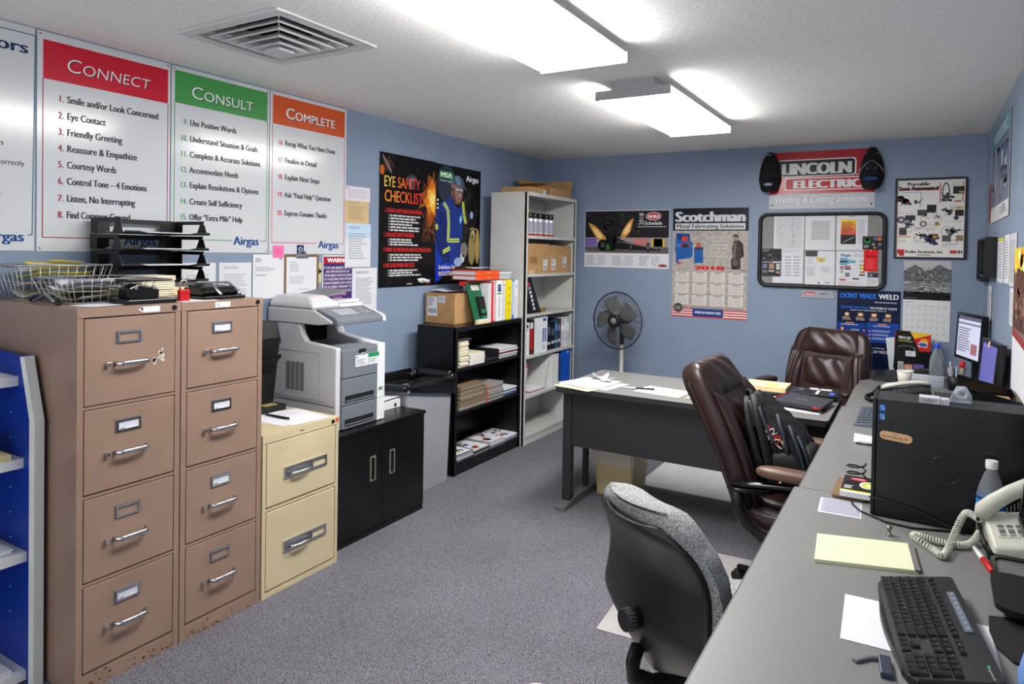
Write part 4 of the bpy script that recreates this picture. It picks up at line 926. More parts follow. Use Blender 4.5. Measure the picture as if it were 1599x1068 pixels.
BT = 1.0205
def carton(name, x0, x1, y0, y1, z0, z1, label, faces=(), m=M_card, cat='cardboard box', group=None, tape=None):
    t = T(name, label, cat, ((x0+x1)/2, (y0+y1)/2, z0), group=group)
    b = MB(); b.box(x0, x1, y0, y1, z0, z1, m)
    b.box(x0 + 0.001, x1 - 0.001, (y0+y1)/2 - 0.0008, (y0+y1)/2 + 0.0008, z1, z1 + 0.0006, M_cardin)
    b.build('body', t, bevel=0.003)
    for f in faces: f(t)
    return t
def lab_x(x, y, z, w, h, bar=False, wr=None):
    """white label on a face looking +x"""
    def fn(t):
        sh = Sheet(w, h, 100, 100 * h / w, t=0.0006); H_ = 100 * h / w
        if bar:
            u = 10
            while u < 88: a = random.uniform(1, 5); sh.rect(u, H_ * 0.62, u + a, H_ * 0.92, (40, 40, 44)); u += a + random.uniform(1.5, 4)
            sh.greek(8, 6, 70, H_ * 0.5, 5, (110, 110, 120))
        else: sh.greek(10, H_ * 0.15, 90, H_ * 0.85, 4, (120, 120, 130))
        sh.place('shipping_label', (x + 0.0004, y, z), PI/2, parent=t)
    return fn
def lab_y(x, y, z, w, h, bar=False):
    def fn(t):
        sh = Sheet(w, h, 100, 100 * h / w, t=0.0006); H_ = 100 * h / w
        if bar:
            u = 10
            while u < 88: a = random.uniform(1, 5); sh.rect(u, H_ * 0.62, u + a, H_ * 0.85, (40, 40, 44)); u += a + random.uniform(1.5, 4)
            sh.greek(8, 6, 70, H_ * 0.5, 5, (110, 110, 120))
        else: sh.greek(10, H_ * 0.15, 90, H_ * 0.85, 4, (120, 120, 130))
        sh.place('shipping_label', (x, y - 0.0004, z), 0, parent=t)
    return fn
def stencil_x(x, y, z, w, h):
    def fn(t):
        sh = Sheet(w, h, 100, 46, paper=M_card, t=0.0004); sh.border(2, 2, 98, 44, 0.003, (70, 52, 36)); sh.greek(10, 8, 92, 42, 3, (70, 52, 36), ragged=0.1); sh.place('stencil_print', (x + 0.0006, y, z), PI/2, parent=t)
    return fn
carton('cardboard_box', 0.028, 0.288, -1.835, -1.565, BT, BT + 0.215, 'brown cardboard box with white labels on the black bookcase',
       (lab_y(0.045, -1.835, BT + 0.19, 0.09, 0.14, True), lab_y(0.145, -1.835, BT + 0.198, 0.06, 0.05), lab_x(0.288, -1.65, BT + 0.211, 0.08, 0.022)))
bent_paper('loose_paper', 0.14, -1.70, BT + 0.222, 0.2, 0.22, 0.1, mat('pale_blue_paper', (196, 206, 226), 0.7), 'crumpled pale blue papers on top of the labelled cardboard box', 0.02)

def binder(name, x0, x1, y0, y1, z0, z1, col, label, cat='binder', group=None, spine=None, lean=0.0, page=True, gloss=True):
    """upright book with its spine toward +x; pages shown behind covers"""
    t = T(name, label, cat, ((x0+x1)/2, (y0+y1)/2, z0), group=group)
    m = mat('cover_%d_%d_%d' % col, col, 0.35)
    b = MB()
    def L(p): return (p[0], p[1] + (p[2] - z0) * lean, p[2])
    def bx(a0, a1, b0, b1, c0, c1, mm):
        b.hexa([L(q) for q in ((a0,b0,c0),(a1,b0,c0),(a1,b1,c0),(a0,b1,c0))], [L(q) for q in ((a0,b0,c1),(a1,b0,c1),(a1,b1,c1),(a0,b1,c1))], mm)
    c = min(0.003, (y1 - y0) * 0.2)
    bx(x0, x1, y0, y0 + c, z0, z1, m); bx(x0, x1, y1 - c, y1, z0, z1, m); bx(x1 - 0.003, x1, y0 + c, y1 - c, z0, z1, m)
    b.build('cover', t)
    b = MB(); bx(x0 + 0.004, x1 - 0.0035, y0 + c + 0.0003, y1 - c - 0.0003, z0 + 0.003, z1 - 0.008, M_paper); b.build('pages', t)
    if spine:
        w = y1 - y0; h = z1 - z0
        sh = Sheet(w, h, 100, 100 * h / w, back=False, t=0.0); sh.rect(0, 0, 100, 100 * h / w, col, 0.3); spine(sh, 100 * h / w)
        sh.v = [Vector((v.x - v.z * lean * -1 * -1 if False else v.x + (h + v.z) * lean, v.y, v.z)) for v in sh.v]
        sh.place('spine_label', (x1 + 0.0002, y0, z1), PI/2, parent=t)
    return t
def vtext(txt, col, cap, u0=50, v0=0.12, v1=0.9, bold=0.02):
    def fn(sh, Hh):
        # letters stacked down the spine
        n = len(txt)
        for i, ch in enumerate(txt): sh.text(ch, u0, Hh * (v0 + (v1 - v0) * (i + 0.5) / n) + cap / 2, cap, col, 2, align='c', bold=bold)
    return fn
def spine_blocks(blocks):
    def fn(sh, Hh):
        for u0, v0, u1, v1, c in blocks: sh.rect(u0, v0 * Hh, u1, v1 * Hh, c, 1)
        sh.greek(35, Hh * 0.45, 65, Hh * 0.9, 9, (130, 130, 136), 2)
    return fn
XB = 0.385
g = 'row of binders on the black bookcase'
b = MB(); b.box(0.393, 0.418, -1.73, -1.56, BT, BT + 0.022, M_cream); b.box(0.394, 0.416, -1.72, -1.57, BT + 0.022, BT + 0.03, M_paper); tag(b.build('booklet_stack'), 'low stack of pale booklets in front of the green board', 'booklets')
# red binder turned sideways behind the green clipboard
b = MB(); b.box(0.255, 0.285, -1.76 + 0.2, -1.5495, BT, BT + 0.298, mat('cover_red', (196, 44, 50), 0.4)); b.box(0.25, 0.29, -1.73, -1.55, BT + 0.27, BT + 0.30, mat('cover_red', (0, 0, 0)))
tag(b.build('binder'), 'red binder half hidden behind the green board on the black bookcase', 'binder', g)
t = T('clipboard', 'green board with black pocket leaning beside the white comb-bound books', 'clipboard', (0.33, -1.60, BT), group=None)
b = MB(); b.hexa([(0.385, -1.715, BT), (0.389, -1.715, BT), (0.389, -1.55, BT), (0.385, -1.55, BT)], [(0.30, -1.725, BT + 0.29), (0.304, -1.725, BT + 0.29), (0.304, -1.55, BT + 0.29), (0.30, -1.55, BT + 0.29)], mat('dark_green_board', (20, 92, 56), 0.45)); b.build('board', t)
b = MB(); b.hexa([(0.372, -1.645, BT + 0.05), (0.385, -1.645, BT + 0.05), (0.385, -1.555, BT + 0.05), (0.372, -1.555, BT + 0.05)], [(0.34, -1.645, BT + 0.19), (0.353, -1.645, BT + 0.19), (0.353, -1.555, BT + 0.19), (0.34, -1.555, BT + 0.19)], M_blackm); b.hexa([(0.385, -1.62, BT + 0.03), (0.389, -1.62, BT + 0.03), (0.389, -1.57, BT + 0.03), (0.385, -1.57, BT + 0.03)], [(0.37, -1.62, BT + 0.10), (0.374, -1.62, BT + 0.10), (0.374, -1.57, BT + 0.10), (0.37, -1.57, BT + 0.10)], mat('green_plastic', (24, 120, 70), 0.4)); b.build('pocket', t)
b = MB(); b.hexa([(0.320, -1.675, BT + 0.235), (0.325, -1.675, BT + 0.235), (0.325, -1.575, BT + 0.235), (0.320, -1.575, BT + 0.235)], [(0.306, -1.675, BT + 0.275), (0.309, -1.675, BT + 0.275), (0.309, -1.575, BT + 0.275), (0.306, -1.575, BT + 0.275)], M_shelfw); b.build('label_strip', t)
def comb(sh, Hh):
    for k in range(26): sh.rect(55, Hh * (0.03 + k * 0.037), 98, Hh * (0.03 + k * 0.037 + 0.018), (236, 236, 238), 1)
binder('comb_bound_book', 0.16, XB, -1.548, -1.505, BT, BT + 0.285, (226, 226, 230), 'white comb-bound book right of the green board', 'book', g, lambda sh, Hh: [sh.rect(4, Hh * (0.02 + k * 0.033), 90, Hh * (0.02 + k * 0.033 + 0.02), (196, 198, 204), 1) for k in range(29)])
binder('comb_bound_book', 0.16, XB, -1.503, -1.455, BT, BT + 0.29, (206, 52, 52), 'red binder with white comb teeth on the black bookcase', 'book', g, comb)
binder('binder', 0.13, XB + 0.01, -1.45, -1.362, BT, BT + 0.305, (232, 232, 234), 'white binder with blue and green spine picture, left of the yellow one', 'binder', g,
       lambda sh, Hh: [sh.rect(22, Hh * 0.10, 76, Hh * 0.28, (40, 70, 110)), sh.ell(50, Hh * 0.17, 18, Hh * 0.05, (90, 120, 150), 2), sh.rect(12, Hh * 0.31, 88, Hh * 0.345, (30, 140, 84)), sh.greek(40, Hh * 0.4, 62, Hh * 0.92, 14, (60, 64, 70))])
binder('binder', 0.13, XB, -1.357, -1.343, BT, BT + 0.31, (206, 60, 60), 'thin red folder between the white picture binder and yellow binder', 'binder', g)
binder('binder', 0.13, XB, -1.341, -1.305, BT, BT + 0.30, (226, 226, 228), 'narrow white binder just left of the yellow MSDS binder', 'binder', g, lambda sh, Hh: [sh.rect(20, Hh * 0.1, 70, Hh * 0.13, (90, 90, 100)), sh.greek(30, Hh * 0.2, 60, Hh * 0.9, 14, (120, 120, 126))])
binder('binder', 0.12, XB + 0.008, -1.30, -1.225, BT, BT + 0.305, (236, 220, 24), 'yellow MSDS binder on the black bookcase', 'binder', g, vtext('MSDS', (206, 84, 40), 34, v0=0.12, v1=0.86))
binder('binder', 0.14, XB, -1.222, -1.198, BT, BT + 0.30, (238, 240, 244), 'narrow white and blue binder right of the yellow MSDS binder', 'binder', g, lambda sh, Hh: [sh.rect(40, 0, 60, Hh, (60, 130, 214)), sh.rect(0, Hh * 0.97, 100, Hh, (60, 130, 214), 1.2), sh.rect(38, Hh * 0.9, 62, Hh * 0.98, (60, 130, 214), 1.1)])
binder('binder', 0.14, XB, -1.195, -1.172, BT, BT + 0.305, (40, 120, 210), 'narrow blue binder right of the yellow MSDS binder', 'binder', g, lambda sh, Hh: sh.rect(15, Hh * 0.05, 85, Hh * 0.9, (214, 226, 240)))
binder('binder', 0.13, XB, -1.168, -1.112, BT, BT + 0.30, (232, 232, 234), 'white binder at the right end, against the grey bookcase', 'binder', g, spine_blocks([(40, 0.12, 60, 0.2, (150, 150, 156))]))
for k, (dz, lab) in enumerate(((0.0, 'lower orange binder lying on top of the binder row'), (0.0345, 'upper orange binder lying on top of the binder row'))):
    t = T('binder', lab, 'binder', (0.28, -1.52, BT + 0.312 + dz), group='orange binders lying flat')
    b = MB(); z = BT + 0.3115 + dz; b.box(0.16, 0.372, -1.695, -1.375, z, z + 0.003, mat('cover_orange', (226, 80, 28), 0.4)); b.box(0.16, 0.372, -1.695, -1.375, z + 0.03, z + 0.033, mat('cover_orange', (0, 0, 0))); b.box(0.369, 0.372, -1.695, -1.375, z + 0.003, z + 0.03, mat('cover_orange', (0, 0, 0)))
    for yy in (-1.685, -1.40): b.cyl((0.372, yy, z + 0.016), (0.3725, yy, z + 0.016), 0.006, ink((236, 150, 110)), n=10)
    b.box(0.372, 0.3723, -1.55, -1.50, z + 0.013, z + 0.018, ink((240, 170, 130))); b.build('cover', t)
    b = MB(); b.box(0.165, 0.368, -1.69, -1.378, z + 0.0035, z + 0.0295, M_paper); b.build('pages', t)
z = BT + 0.3115
paper_stack('paper_stack', 0.16, 0.36, -1.365, -1.19, z, 9, 0.006, 'white papers lying on the binders right of the orange ones', jit=0.012)
bent_paper('paper_sheet', 0.25, -1.36, BT + 0.392, 0.2, 0.36, 0.1, M_paper, 'curled sheet lying on the orange binders', 0.01)

# black bookcase shelves
def pile(name, x0, x1, y0, y1, z, n, th, label, mats, cat='pile', group=None, jit=0.006, edge=None, spread=0):
    t = T(name, label, cat, ((x0+x1)/2, (y0+y1)/2, z), group=group)
    for k in range(n):
        b = MB(); a, c = random.uniform(-jit, jit), random.uniform(-jit, jit)
        b.box(x0 + a, x1 + a, y0 + c, y1 + c, z + k * th, z + (k + 1) * th - 0.0004, mats[k % len(mats)])
        if edge: b.box(x1 + a - 0.004, x1 + a + 0.0003, y0 + c - 0.0003, y0 + c + 0.012, z + k * th, z + (k + 1) * th - 0.0005, edge)
        b.build('sheet' if th < 0.004 else 'booklet', t)
    return t
S1, S2, S3 = 0.7352, 0.4352, 0.0752
pile('booklet_pile', 0.20, 0.405, -1.93, -1.825, S1, 22, 0.008, 'tall pile of cream booklets at left of the top shelf', [mat('cream_card', (0, 0, 0))], 'booklets')
pile('booklet_pile', 0.2, 0.40, -1.80, -1.61, S1, 5, 0.013, 'low pile of white booklets on the top shelf of black bookcase', [M_paper, mat('cream_card', (0, 0, 0))], 'booklets')
b = MB(); b.box(0.2, 0.395, -1.80, -1.60, S1 + 0.066, S1 + 0.078, mat('cream_card', (0, 0, 0))); tag(b.build('booklet'), 'single pale booklet across the low white pile', 'booklet')
t = T('letter_tray', 'dark grey letter tray on the top shelf of the black bookcase', 'letter tray', (0.3, -1.5, S1))
b = MB(); b.box(0.15, 0.405, -1.595, -1.415, S1, S1 + 0.004, M_desk); b.box(0.15, 0.405, -1.595, -1.591, S1, S1 + 0.075, M_desk); b.box(0.15, 0.405, -1.419, -1.415, S1, S1 + 0.075, M_desk); b.box(0.15, 0.154, -1.591, -1.419, S1, S1 + 0.075, M_desk); b.box(0.401, 0.405, -1.591, -1.419, S1, S1 + 0.018, M_desk); b.build('body', t)
pile('magazine_pile', 0.18, 0.40, -1.40, -1.13, S1, 8, 0.009, 'pile of magazines at right of the top shelf of black bookcase', [M_paper, mat('magazine_grey', (150, 146, 146), 0.5), M_paper, mat('magazine_dark', (60, 56, 60), 0.5), mat('magazine_red', (170, 60, 56), 0.5)], 'magazines')
b = MB(); b.box(0.16, 0.39, -1.945, -1.77, S1 + 0.18, S1 + 0.192, mat('magazine_dark', (60, 56, 60))); tag(b.build('magazine'), 'dark magazine lying on the tall cream booklet pile', 'magazine')
pile('catalog_pile', 0.17, 0.40, -1.92, -1.585, S2 + 0.0, 2, 0.016, 'two wide catalogs at the bottom of the middle shelf, left', [mat('catalog_grey', (150, 144, 140), 0.6), mat('cover_tan', (128, 108, 84), 0.6)], 'catalogs')
pile('catalog_pile', 0.17, 0.395, -1.90, -1.59, S2 + 0.033, 12, 0.0105, 'tall pile of tan catalogs on the middle shelf', [mat('cover_tan', (128, 108, 84), 0.6), mat('catalog_grey', (0, 0, 0)), mat('cover_tan', (0, 0, 0))], 'catalogs')
pile('catalog_pile', 0.17, 0.41, -1.575, -1.355, S2, 10, 0.0125, 'pile of white catalogs with orange spine edges on the middle shelf', [mat('catalog_grey', (150, 144, 140), 0.6)], 'catalogs', edge=ink((222, 104, 40)))
pile('catalog_pile', 0.2, 0.40, -1.335, -1.14, S2, 5, 0.011, 'short pile of catalogs at right of the middle shelf', [M_paper, mat('magazine_blue', (70, 90, 140), 0.5)], 'catalogs')
MC = [mat('magazine_grey', (0, 0, 0)), mat('catalog_grey', (0, 0, 0)), mat('magazine_blue', (0, 0, 0)), M_paper, mat('magazine_dark', (0, 0, 0)), M_paper]
for i, (yc, n, lab) in enumerate(((-1.84, 9, 'leftmost magazine pile on the bottom shelf'), (-1.62, 6, 'second magazine pile from the left on the bottom shelf'), (-1.41, 7, 'third magazine pile from the left on the bottom shelf'), (-1.21, 6, 'rightmost magazine pile on the bottom shelf'))):
    pile('magazine_pile', 0.17, 0.40, yc - 0.1, yc + 0.1, S3, n, 0.006, lab, MC, 'magazines', jit=0.008)
    sh = Sheet(0.18, 0.22, 100, 120, paper=M_paper, gloss=True)
    for _ in range(14): u = random.uniform(2, 70); v = random.uniform(2, 90); sh.rect(u, v, u + random.uniform(8, 28), v + random.uniform(5, 28), random.choice([(60, 60, 70), (40, 70, 140), (180, 50, 46), (210, 210, 214), (90, 90, 96), (190, 160, 60)]), 1)
    flat(sh, 'magazine', 0.175, yc - 0.09, S3 + n * 0.006 + 0.001, PI/2 - 0.08 + 0.05 * i, ('glossy open magazine on the pile: %s' % lab), 'magazine', 'glossy magazines on the bottom shelf')

# grey bookcase contents
TW = 2.0225
carton('cardboard_box', 0.14, 0.40, -0.98, -0.675, TW, TW + 0.05, 'flat cardboard box lying on top of the tall bookcase', (lab_x(0.40, -0.75, TW + 0.04, 0.05, 0.03),))
t = T('cardboard_box', 'open cardboard box with raised flaps on top of the tall bookcase', 'cardboard box', (0.27, -0.42, TW))
b = MB(); b.box(0.15, 0.40, -0.655, -0.21, TW, TW + 0.004, M_cardin)
for q in ((0.15, 0.154, -0.655, -0.21), (0.396, 0.40, -0.655, -0.21), (0.15, 0.40, -0.655, -0.651), (0.15, 0.40, -0.214, -0.21)): b.box(q[0], q[1], q[2], q[3], TW, TW + (0.07 if q[3] > -0.22 and q[2] < -0.5 else 0.085), M_card)
b.build('body', t)
b = MB(); b.hexa([(0.152, -0.655, TW + 0.085), (0.156, -0.655, TW + 0.085), (0.156, -0.21, TW + 0.085), (0.152, -0.21, TW + 0.085)], [(0.09, -0.64, TW + 0.155), (0.094, -0.64, TW + 0.155), (0.094, -0.22, TW + 0.155), (0.09, -0.22, TW + 0.155)], M_card); b.build('flap', t)
b = MB(); b.hexa([(0.15, -0.214, TW + 0.085), (0.40, -0.214, TW + 0.085), (0.40, -0.21, TW + 0.085), (0.15, -0.21, TW + 0.085)], [(0.15, -0.186, TW + 0.165), (0.40, -0.186, TW + 0.165), (0.40, -0.182, TW + 0.165), (0.15, -0.182, TW + 0.165)], M_card); b.build('flap', t)
b = MB(); b.hexa([(0.15, -0.655, TW + 0.085), (0.40, -0.655, TW + 0.085), (0.40, -0.651, TW + 0.085), (0.15, -0.651, TW + 0.085)], [(0.15, -0.75, TW + 0.10), (0.40, -0.75, TW + 0.10), (0.40, -0.748, TW + 0.104), (0.15, -0.748, TW + 0.104)], M_card); b.build('flap', t)
# spray cans
z = 1.6722; cap_m = mat('can_cap_black', (20, 20, 22), 0.35); can_m = mat('can_white', (206, 206, 210), 0.3, 0.3)
def spray_can(x, y, label, capcol, first={}):
    t = T('spray_can', label, 'spray can', (x, y, z), 0.0, 'spray cans on the tall bookcase')
    b = MB(); b.lathe([(0.0, 0.0), (0.031, 0.0), (0.032, 0.004), (0.032, 0.135), (0.03, 0.142), (0.022, 0.15)], can_m, 20); b.lathe([(0.0323, 0.03), (0.0324, 0.031), (0.0324, 0.12), (0.0323, 0.121)], mat('can_label_grey', (150, 152, 168), 0.4), 20, caps=False); b.lathe([(0.0326, 0.004), (0.0326, 0.02)], mat('can_red_band', (150, 40, 40), 0.4), 20, caps=False); b.build('can_body', t)
    b = MB(); b.lathe([(0.027, 0.143), (0.028, 0.145), (0.028, 0.185), (0.024, 0.19), (0.0, 0.19)], capcol, 20); b.build('cap', t)
capy = mat('can_cap_yellow', (196, 170, 40), 0.4)
for i, (x, y, c, lab) in enumerate(((0.405, -0.975, cap_m, 'leftmost spray can in the front row of the tall bookcase'), (0.405, -0.895, cap_m, 'second spray can from the left in the front row'), (0.405, -0.81, cap_m, 'third spray can from the left in the front row'), (0.405, -0.70, cap_m, 'fourth spray can from the left in the front row'), (0.405, -0.62, cap_m, 'rightmost spray can in the front row of the tall bookcase'),
                                    (0.32, -0.93, capy, 'yellow-capped spray can behind the front row, left'), (0.32, -0.85, capy, 'yellow-capped spray can behind the front row, middle'), (0.32, -0.74, capy, 'yellow-capped spray can behind the front row, right'))):
    spray_can(x, y, lab, c)
b = MB(); b.box(0.18, 0.28, -1.02, -0.75, z, z + 0.235, mat('yellow_black_pack', (170, 140, 40), 0.5)); b.box(0.28, 0.281, -1.0, -0.78, z + 0.17, z + 0.2, ink((40, 36, 30)))
tag(b.build('pack', bevel=0.004), 'yellow pack standing behind the spray cans', 'pack')
carton('cardboard_box', 0.14, 0.425, -1.06, -0.665, 1.3665, 1.3665 + 0.245, 'larger brown carton on the second shelf of the tall bookcase', (lab_x(0.425, -0.775, 1.3665 + 0.115, 0.075, 0.085, True), stencil_x(0.425, -1.0, 1.3665 + 0.14, 0.13, 0.06)), tape=1)
carton('cardboard_box', 0.18, 0.425, -0.655, -0.49, 1.3665, 1.3665 + 0.238, 'upright carton with white label, between the two wider cartons', (lab_x(0.425, -0.62, 1.3665 + 0.12, 0.075, 0.09, True),))
carton('cardboard_box', 0.18, 0.425, -0.48, -0.25, 1.3665, 1.3665 + 0.232, 'rightmost carton on the second shelf of the tall bookcase', (lab_x(0.425, -0.41, 1.3665 + 0.14, 0.075, 0.09, True),))
b = MB(); b.box(0.427, 0.443, -1.04, -0.95, 1.3665, 1.3665 + 0.032, ink((206, 170, 150))); tag(b.build('small_box'), 'small pink-tan box in front of the larger carton', 'box')
# leaning black box with white letters
z = 1.0445
t = T('case', 'black slanted case with white lettering leaning on the third shelf', 'case', (0.32, -0.94, z))
b = MB(); b.hexa([(0.2, -0.98, z), (0.43, -0.98, z), (0.43, -0.80, z), (0.2, -0.80, z)], [(0.2, -1.055, z + 0.30), (0.40, -1.055, z + 0.30), (0.40, -0.93, z + 0.30), (0.2, -0.93, z + 0.30)], M_blackm); b.build('body', t, bevel=0.004)
b = MB()
for k, ch in enumerate('OSTARTS'): pass
sh = Sheet(0.13, 0.30, back=False, t=0.0)
for k, c in enumerate(((190, 60, 60), (150, 170, 200), (206, 206, 210), (206, 206, 210), (206, 206, 210), (206, 206, 210), (206, 206, 210))): sh.rect(0.02 + k * 0.011, 0.05 + k * 0.033, 0.055 + k * 0.011, 0.073 + k * 0.033, c, 1)
sh.v = [Vector((v.x + 0.0, v.y - 0.03 * (-v.z / 0.30), v.z)) for v in sh.v]
sh.place('lettering', (0.4015, -1.02, z + 0.30), PI/2, parent=t)
b = MB(); b.tube([(0.40, -0.76, z + 0.016), (0.40, -0.70, z + 0.016)], 0.016, mat('brass_tape', (150, 110, 50), 0.4), 14); tag(b.build('tape_roll'), 'small brass-coloured roll right of the slanted black case', 'roll')
b = MB(); b.box(0.2, 0.43, -1.075, -1.06, z, z + 0.12, M_paper); tag(b.build('booklet'), 'thin white booklet at the left wall of the third shelf', 'booklet')
# binder shelf
z = 0.7125; g = 'binders and manuals on the fourth shelf'
XB = 0.425
binder('binder', 0.15, XB, -1.075, -0.985, z, z + 0.26, (226, 226, 224), 'white binder at the left end of the fourth shelf', 'binder', g, lambda sh, Hh: [sh.rect(20, Hh * 0.05, 80, Hh * 0.16, (60, 60, 66)), sh.rect(20, Hh * 0.2, 80, Hh * 0.24, (120, 120, 126))])
binder('binder', 0.15, XB, -0.98, -0.905, z, z + 0.275, (36, 34, 36), 'dark binder with red spine label on the fourth shelf', 'binder', g, lambda sh, Hh: [sh.rect(8, Hh * 0.06, 75, Hh * 0.24, (214, 206, 200)), sh.rect(8, Hh * 0.26, 75, Hh * 0.86, (186, 28, 32)), sh.rect(8, Hh * 0.9, 75, Hh * 0.97, (120, 30, 30))])
binder('binder', 0.14, XB, -0.895, -0.80, z, z + 0.295, (228, 230, 232), 'plain white binder left of the blue-labelled one', 'binder', g)
binder('binder', 0.14, XB, -0.79, -0.675, z, z + 0.295, (232, 234, 238), 'white binder with tall blue spine label on the fourth shelf', 'binder', g, lambda sh, Hh: [sh.rect(30, Hh * 0.05, 80, Hh * 0.14, (60, 90, 170)), sh.rect(24, Hh * 0.34, 80, Hh * 0.72, (34, 60, 150)), [sh.rect(40, Hh * (0.36 + k * 0.045), 64, Hh * (0.36 + k * 0.045 + 0.03), (230, 232, 240), 2) for k in range(8)], sh.greek(30, Hh * 0.82, 70, Hh * 0.95, 4, (90, 90, 96))])
for i, (ya, yb, hh, c, lab) in enumerate(((-0.665, -0.59, 0.22, (22, 24, 34), 'first dark manual right of the blue-labelled binder'), (-0.585, -0.52, 0.235, (18, 20, 28), 'second dark manual right of the blue-labelled binder'), (-0.515, -0.47, 0.24, (40, 90, 120), 'teal manual among the dark manuals'), (-0.465, -0.40, 0.25, (60, 62, 74), 'grey picture manual left of the pale ones'), (-0.395, -0.335, 0.26, (214, 200, 204), 'pale pink manual near the right end of the fourth shelf'), (-0.33, -0.285, 0.255, (222, 222, 224), 'white manual second from the right end'), (-0.28, -0.24, 0.255, (204, 206, 208), 'white comb-bound manual at the right end'))):
    binder('manual', 0.18, XB - 0.01, ya, yb, z, z + hh, c, lab, 'manual', g, (lambda cc: lambda sh, Hh: [sh.rect(10, Hh * random.uniform(0.1, 0.3), 90, Hh * random.uniform(0.35, 0.5), (min(255, cc[0] + 60), min(255, cc[1] + 60), min(255, cc[2] + 70)), 1), sh.rect(10, Hh * 0.7, 90, Hh * 0.8, (190, 196, 206), 1)])(c))
# fifth shelf
z = 0.3925; g = 'folders on the fifth shelf'
binder('folder', 0.2, XB, -1.06, -1.035, z, z + 0.25, (216, 216, 214), 'white folder leaning at the left of the fifth shelf', 'folder', g, lambda sh, Hh: sh.rect(0, 0, 100, Hh * 0.12, (196, 80, 60)), lean=0.12)
pile('magazine_pile', 0.2, 0.43, -0.96, -0.70, z, 4, 0.006, 'few leaflets lying flat on the fifth shelf', [M_paper, mat('magazine_red', (0, 0, 0)), M_paper], 'leaflets')
b = MB(); b.hexa([(0.2, -0.72, z), (0.42, -0.72, z), (0.42, -0.715, z), (0.2, -0.715, z)], [(0.2, -0.61, z + 0.27), (0.42, -0.61, z + 0.27), (0.42, -0.605, z + 0.27), (0.2, -0.605, z + 0.27)], M_shelfw)
tag(b.build('board'), 'pale board leaning against the binders on the fifth shelf', 'board')
binder('binder', 0.15, XB, -0.585, -0.50, z, z + 0.275, (232, 232, 230), 'white binder with yellow lettering on the fifth shelf', 'binder', g, lambda sh, Hh: [sh.text(ch, 52, Hh * (0.16 + 0.105 * k + (0.22 if k > 3 else 0)), 20, (216, 196, 40) if k % 2 == 0 else (60, 60, 50), 2, align='c', bold=0.03) for k, ch in enumerate('MSDSMSDS'[:7])])
binder('binder', 0.15, XB, -0.49, -0.455, z, z + 0.27, (226, 226, 226), 'narrow white binder between the lettered and blue binders', 'binder', g)
binder('binder', 0.15, XB, -0.45, -0.41, z, z + 0.265, (30, 50, 90), 'narrow navy binder left of the bright blue one', 'binder', g)
binder('binder', 0.15, XB + 0.005, -0.40, -0.235, z, z + 0.295, (24, 84, 190), 'wide bright blue binder marked 10 on the fifth shelf', 'binder', g, lambda sh, Hh: sh.rect(0, 0, 100, Hh, (24, 84, 190)) or sh.text('10', 66, Hh * 0.14, 16, (214, 224, 240), 2, align='c', bold=0.03))
# ------------------------------------------------------------------ things on the far wall
random.seed(31)
# race schedule poster
sh = Sheet(0.80, 0.516, 800, 516, paper=M_paper, gloss=True)
sh.rect(4, 6, 796, 385, (34, 32, 36), 1)
for _ in range(60): u = random.uniform(8, 500); v = random.uniform(8, 200); sh.rect(u, v, min(790, u + random.uniform(10, 60)), v + random.uniform(6, 30), random.choice([(44, 46, 44), (52, 50, 54), (40, 46, 40), (58, 54, 50), (30, 30, 34)]), 2)
sh.rect(8, 245, 795, 330, (150, 142, 146), 2)
for u0, u1, c in ((8, 120, (120, 100, 170)), (125, 190, (190, 190, 196)), (300, 380, (170, 168, 170)), (470, 600, (196, 120, 116)), (640, 760, (200, 176, 60)), (660, 740, (60, 54, 40))): sh.rect(u0, 255, u1, 325, c, 3)
sh.rect(8, 330, 795, 385, (92, 86, 88), 2); sh.poly([(8, 360), (300, 385), (8, 385)], (120, 110, 112), 3)
fl = [((30, 110), (90, 130), (150, 180), (210, 250), (190, 290), (130, 270), (80, 200)), ((470, 70), (460, 130), (440, 200), (390, 250), (350, 240), (370, 180), (420, 110))]
for f in fl:
    sh.poly(list(f), (214, 150, 70), 4); cx = sum(p[0] for p in f) / len(f); cy = sum(p[1] for p in f) / len(f)
    sh.poly([(cx + (a - cx) * 0.6, cy + (b_ - cy) * 0.6) for a, b_ in f], (248, 214, 150), 5)
sh.poly([(190, 130), (320, 110), (320, 130), (190, 150)], (20, 20, 22), 4); sh.line([(200, 140), (215, 260)], 0.01, (24, 24, 26), 5); sh.line([(310, 120), (300, 250)], 0.01, (24, 24, 26), 5)
sh.ell(180, 315, 52, 52, (16, 16, 18), 5); sh.ell(180, 315, 22, 24, (70, 70, 74), 6); sh.rect(210, 230, 300, 365, (22, 22, 24), 6); sh.rect(215, 310, 245, 355, (60, 120, 40), 7)
sh.poly([(280, 230), (420, 290), (720, 345), (720, 360), (290, 350)], (26, 26, 28), 6); sh.line([(320, 280), (700, 345)], 0.004, (150, 150, 150), 7)
for cu, r in ((450, 30), (610, 42)): sh.ell(cu, 330, r * 0.45, r, (14, 14, 16), 7); sh.ell(cu, 330, r * 0.25, r * 0.6, (110, 110, 112), 8)
sh.text('2018', 0, 0, 1, (230, 230, 230)) if False else None
def vert_text(sh, s, u, v, cap, col, lay=6):
    tmp = Sheet(sh.w, sh.h, sh.uw, sh.vh, back=False, gloss=True); tmp.text(s, 0, 0, cap, col, lay, bold=0.01)
    k = sh.c(col)
    for i in range(len(tmp.v)): p = tmp.v[i]; tmp.v[i] = Vector((-p.z * -1 * -1 + u * sh.su if False else u * sh.su - p.z, p.y, -v * sh.sv + p.x))
    sh.add([tuple(p) for p in tmp.v], tmp.f, k)
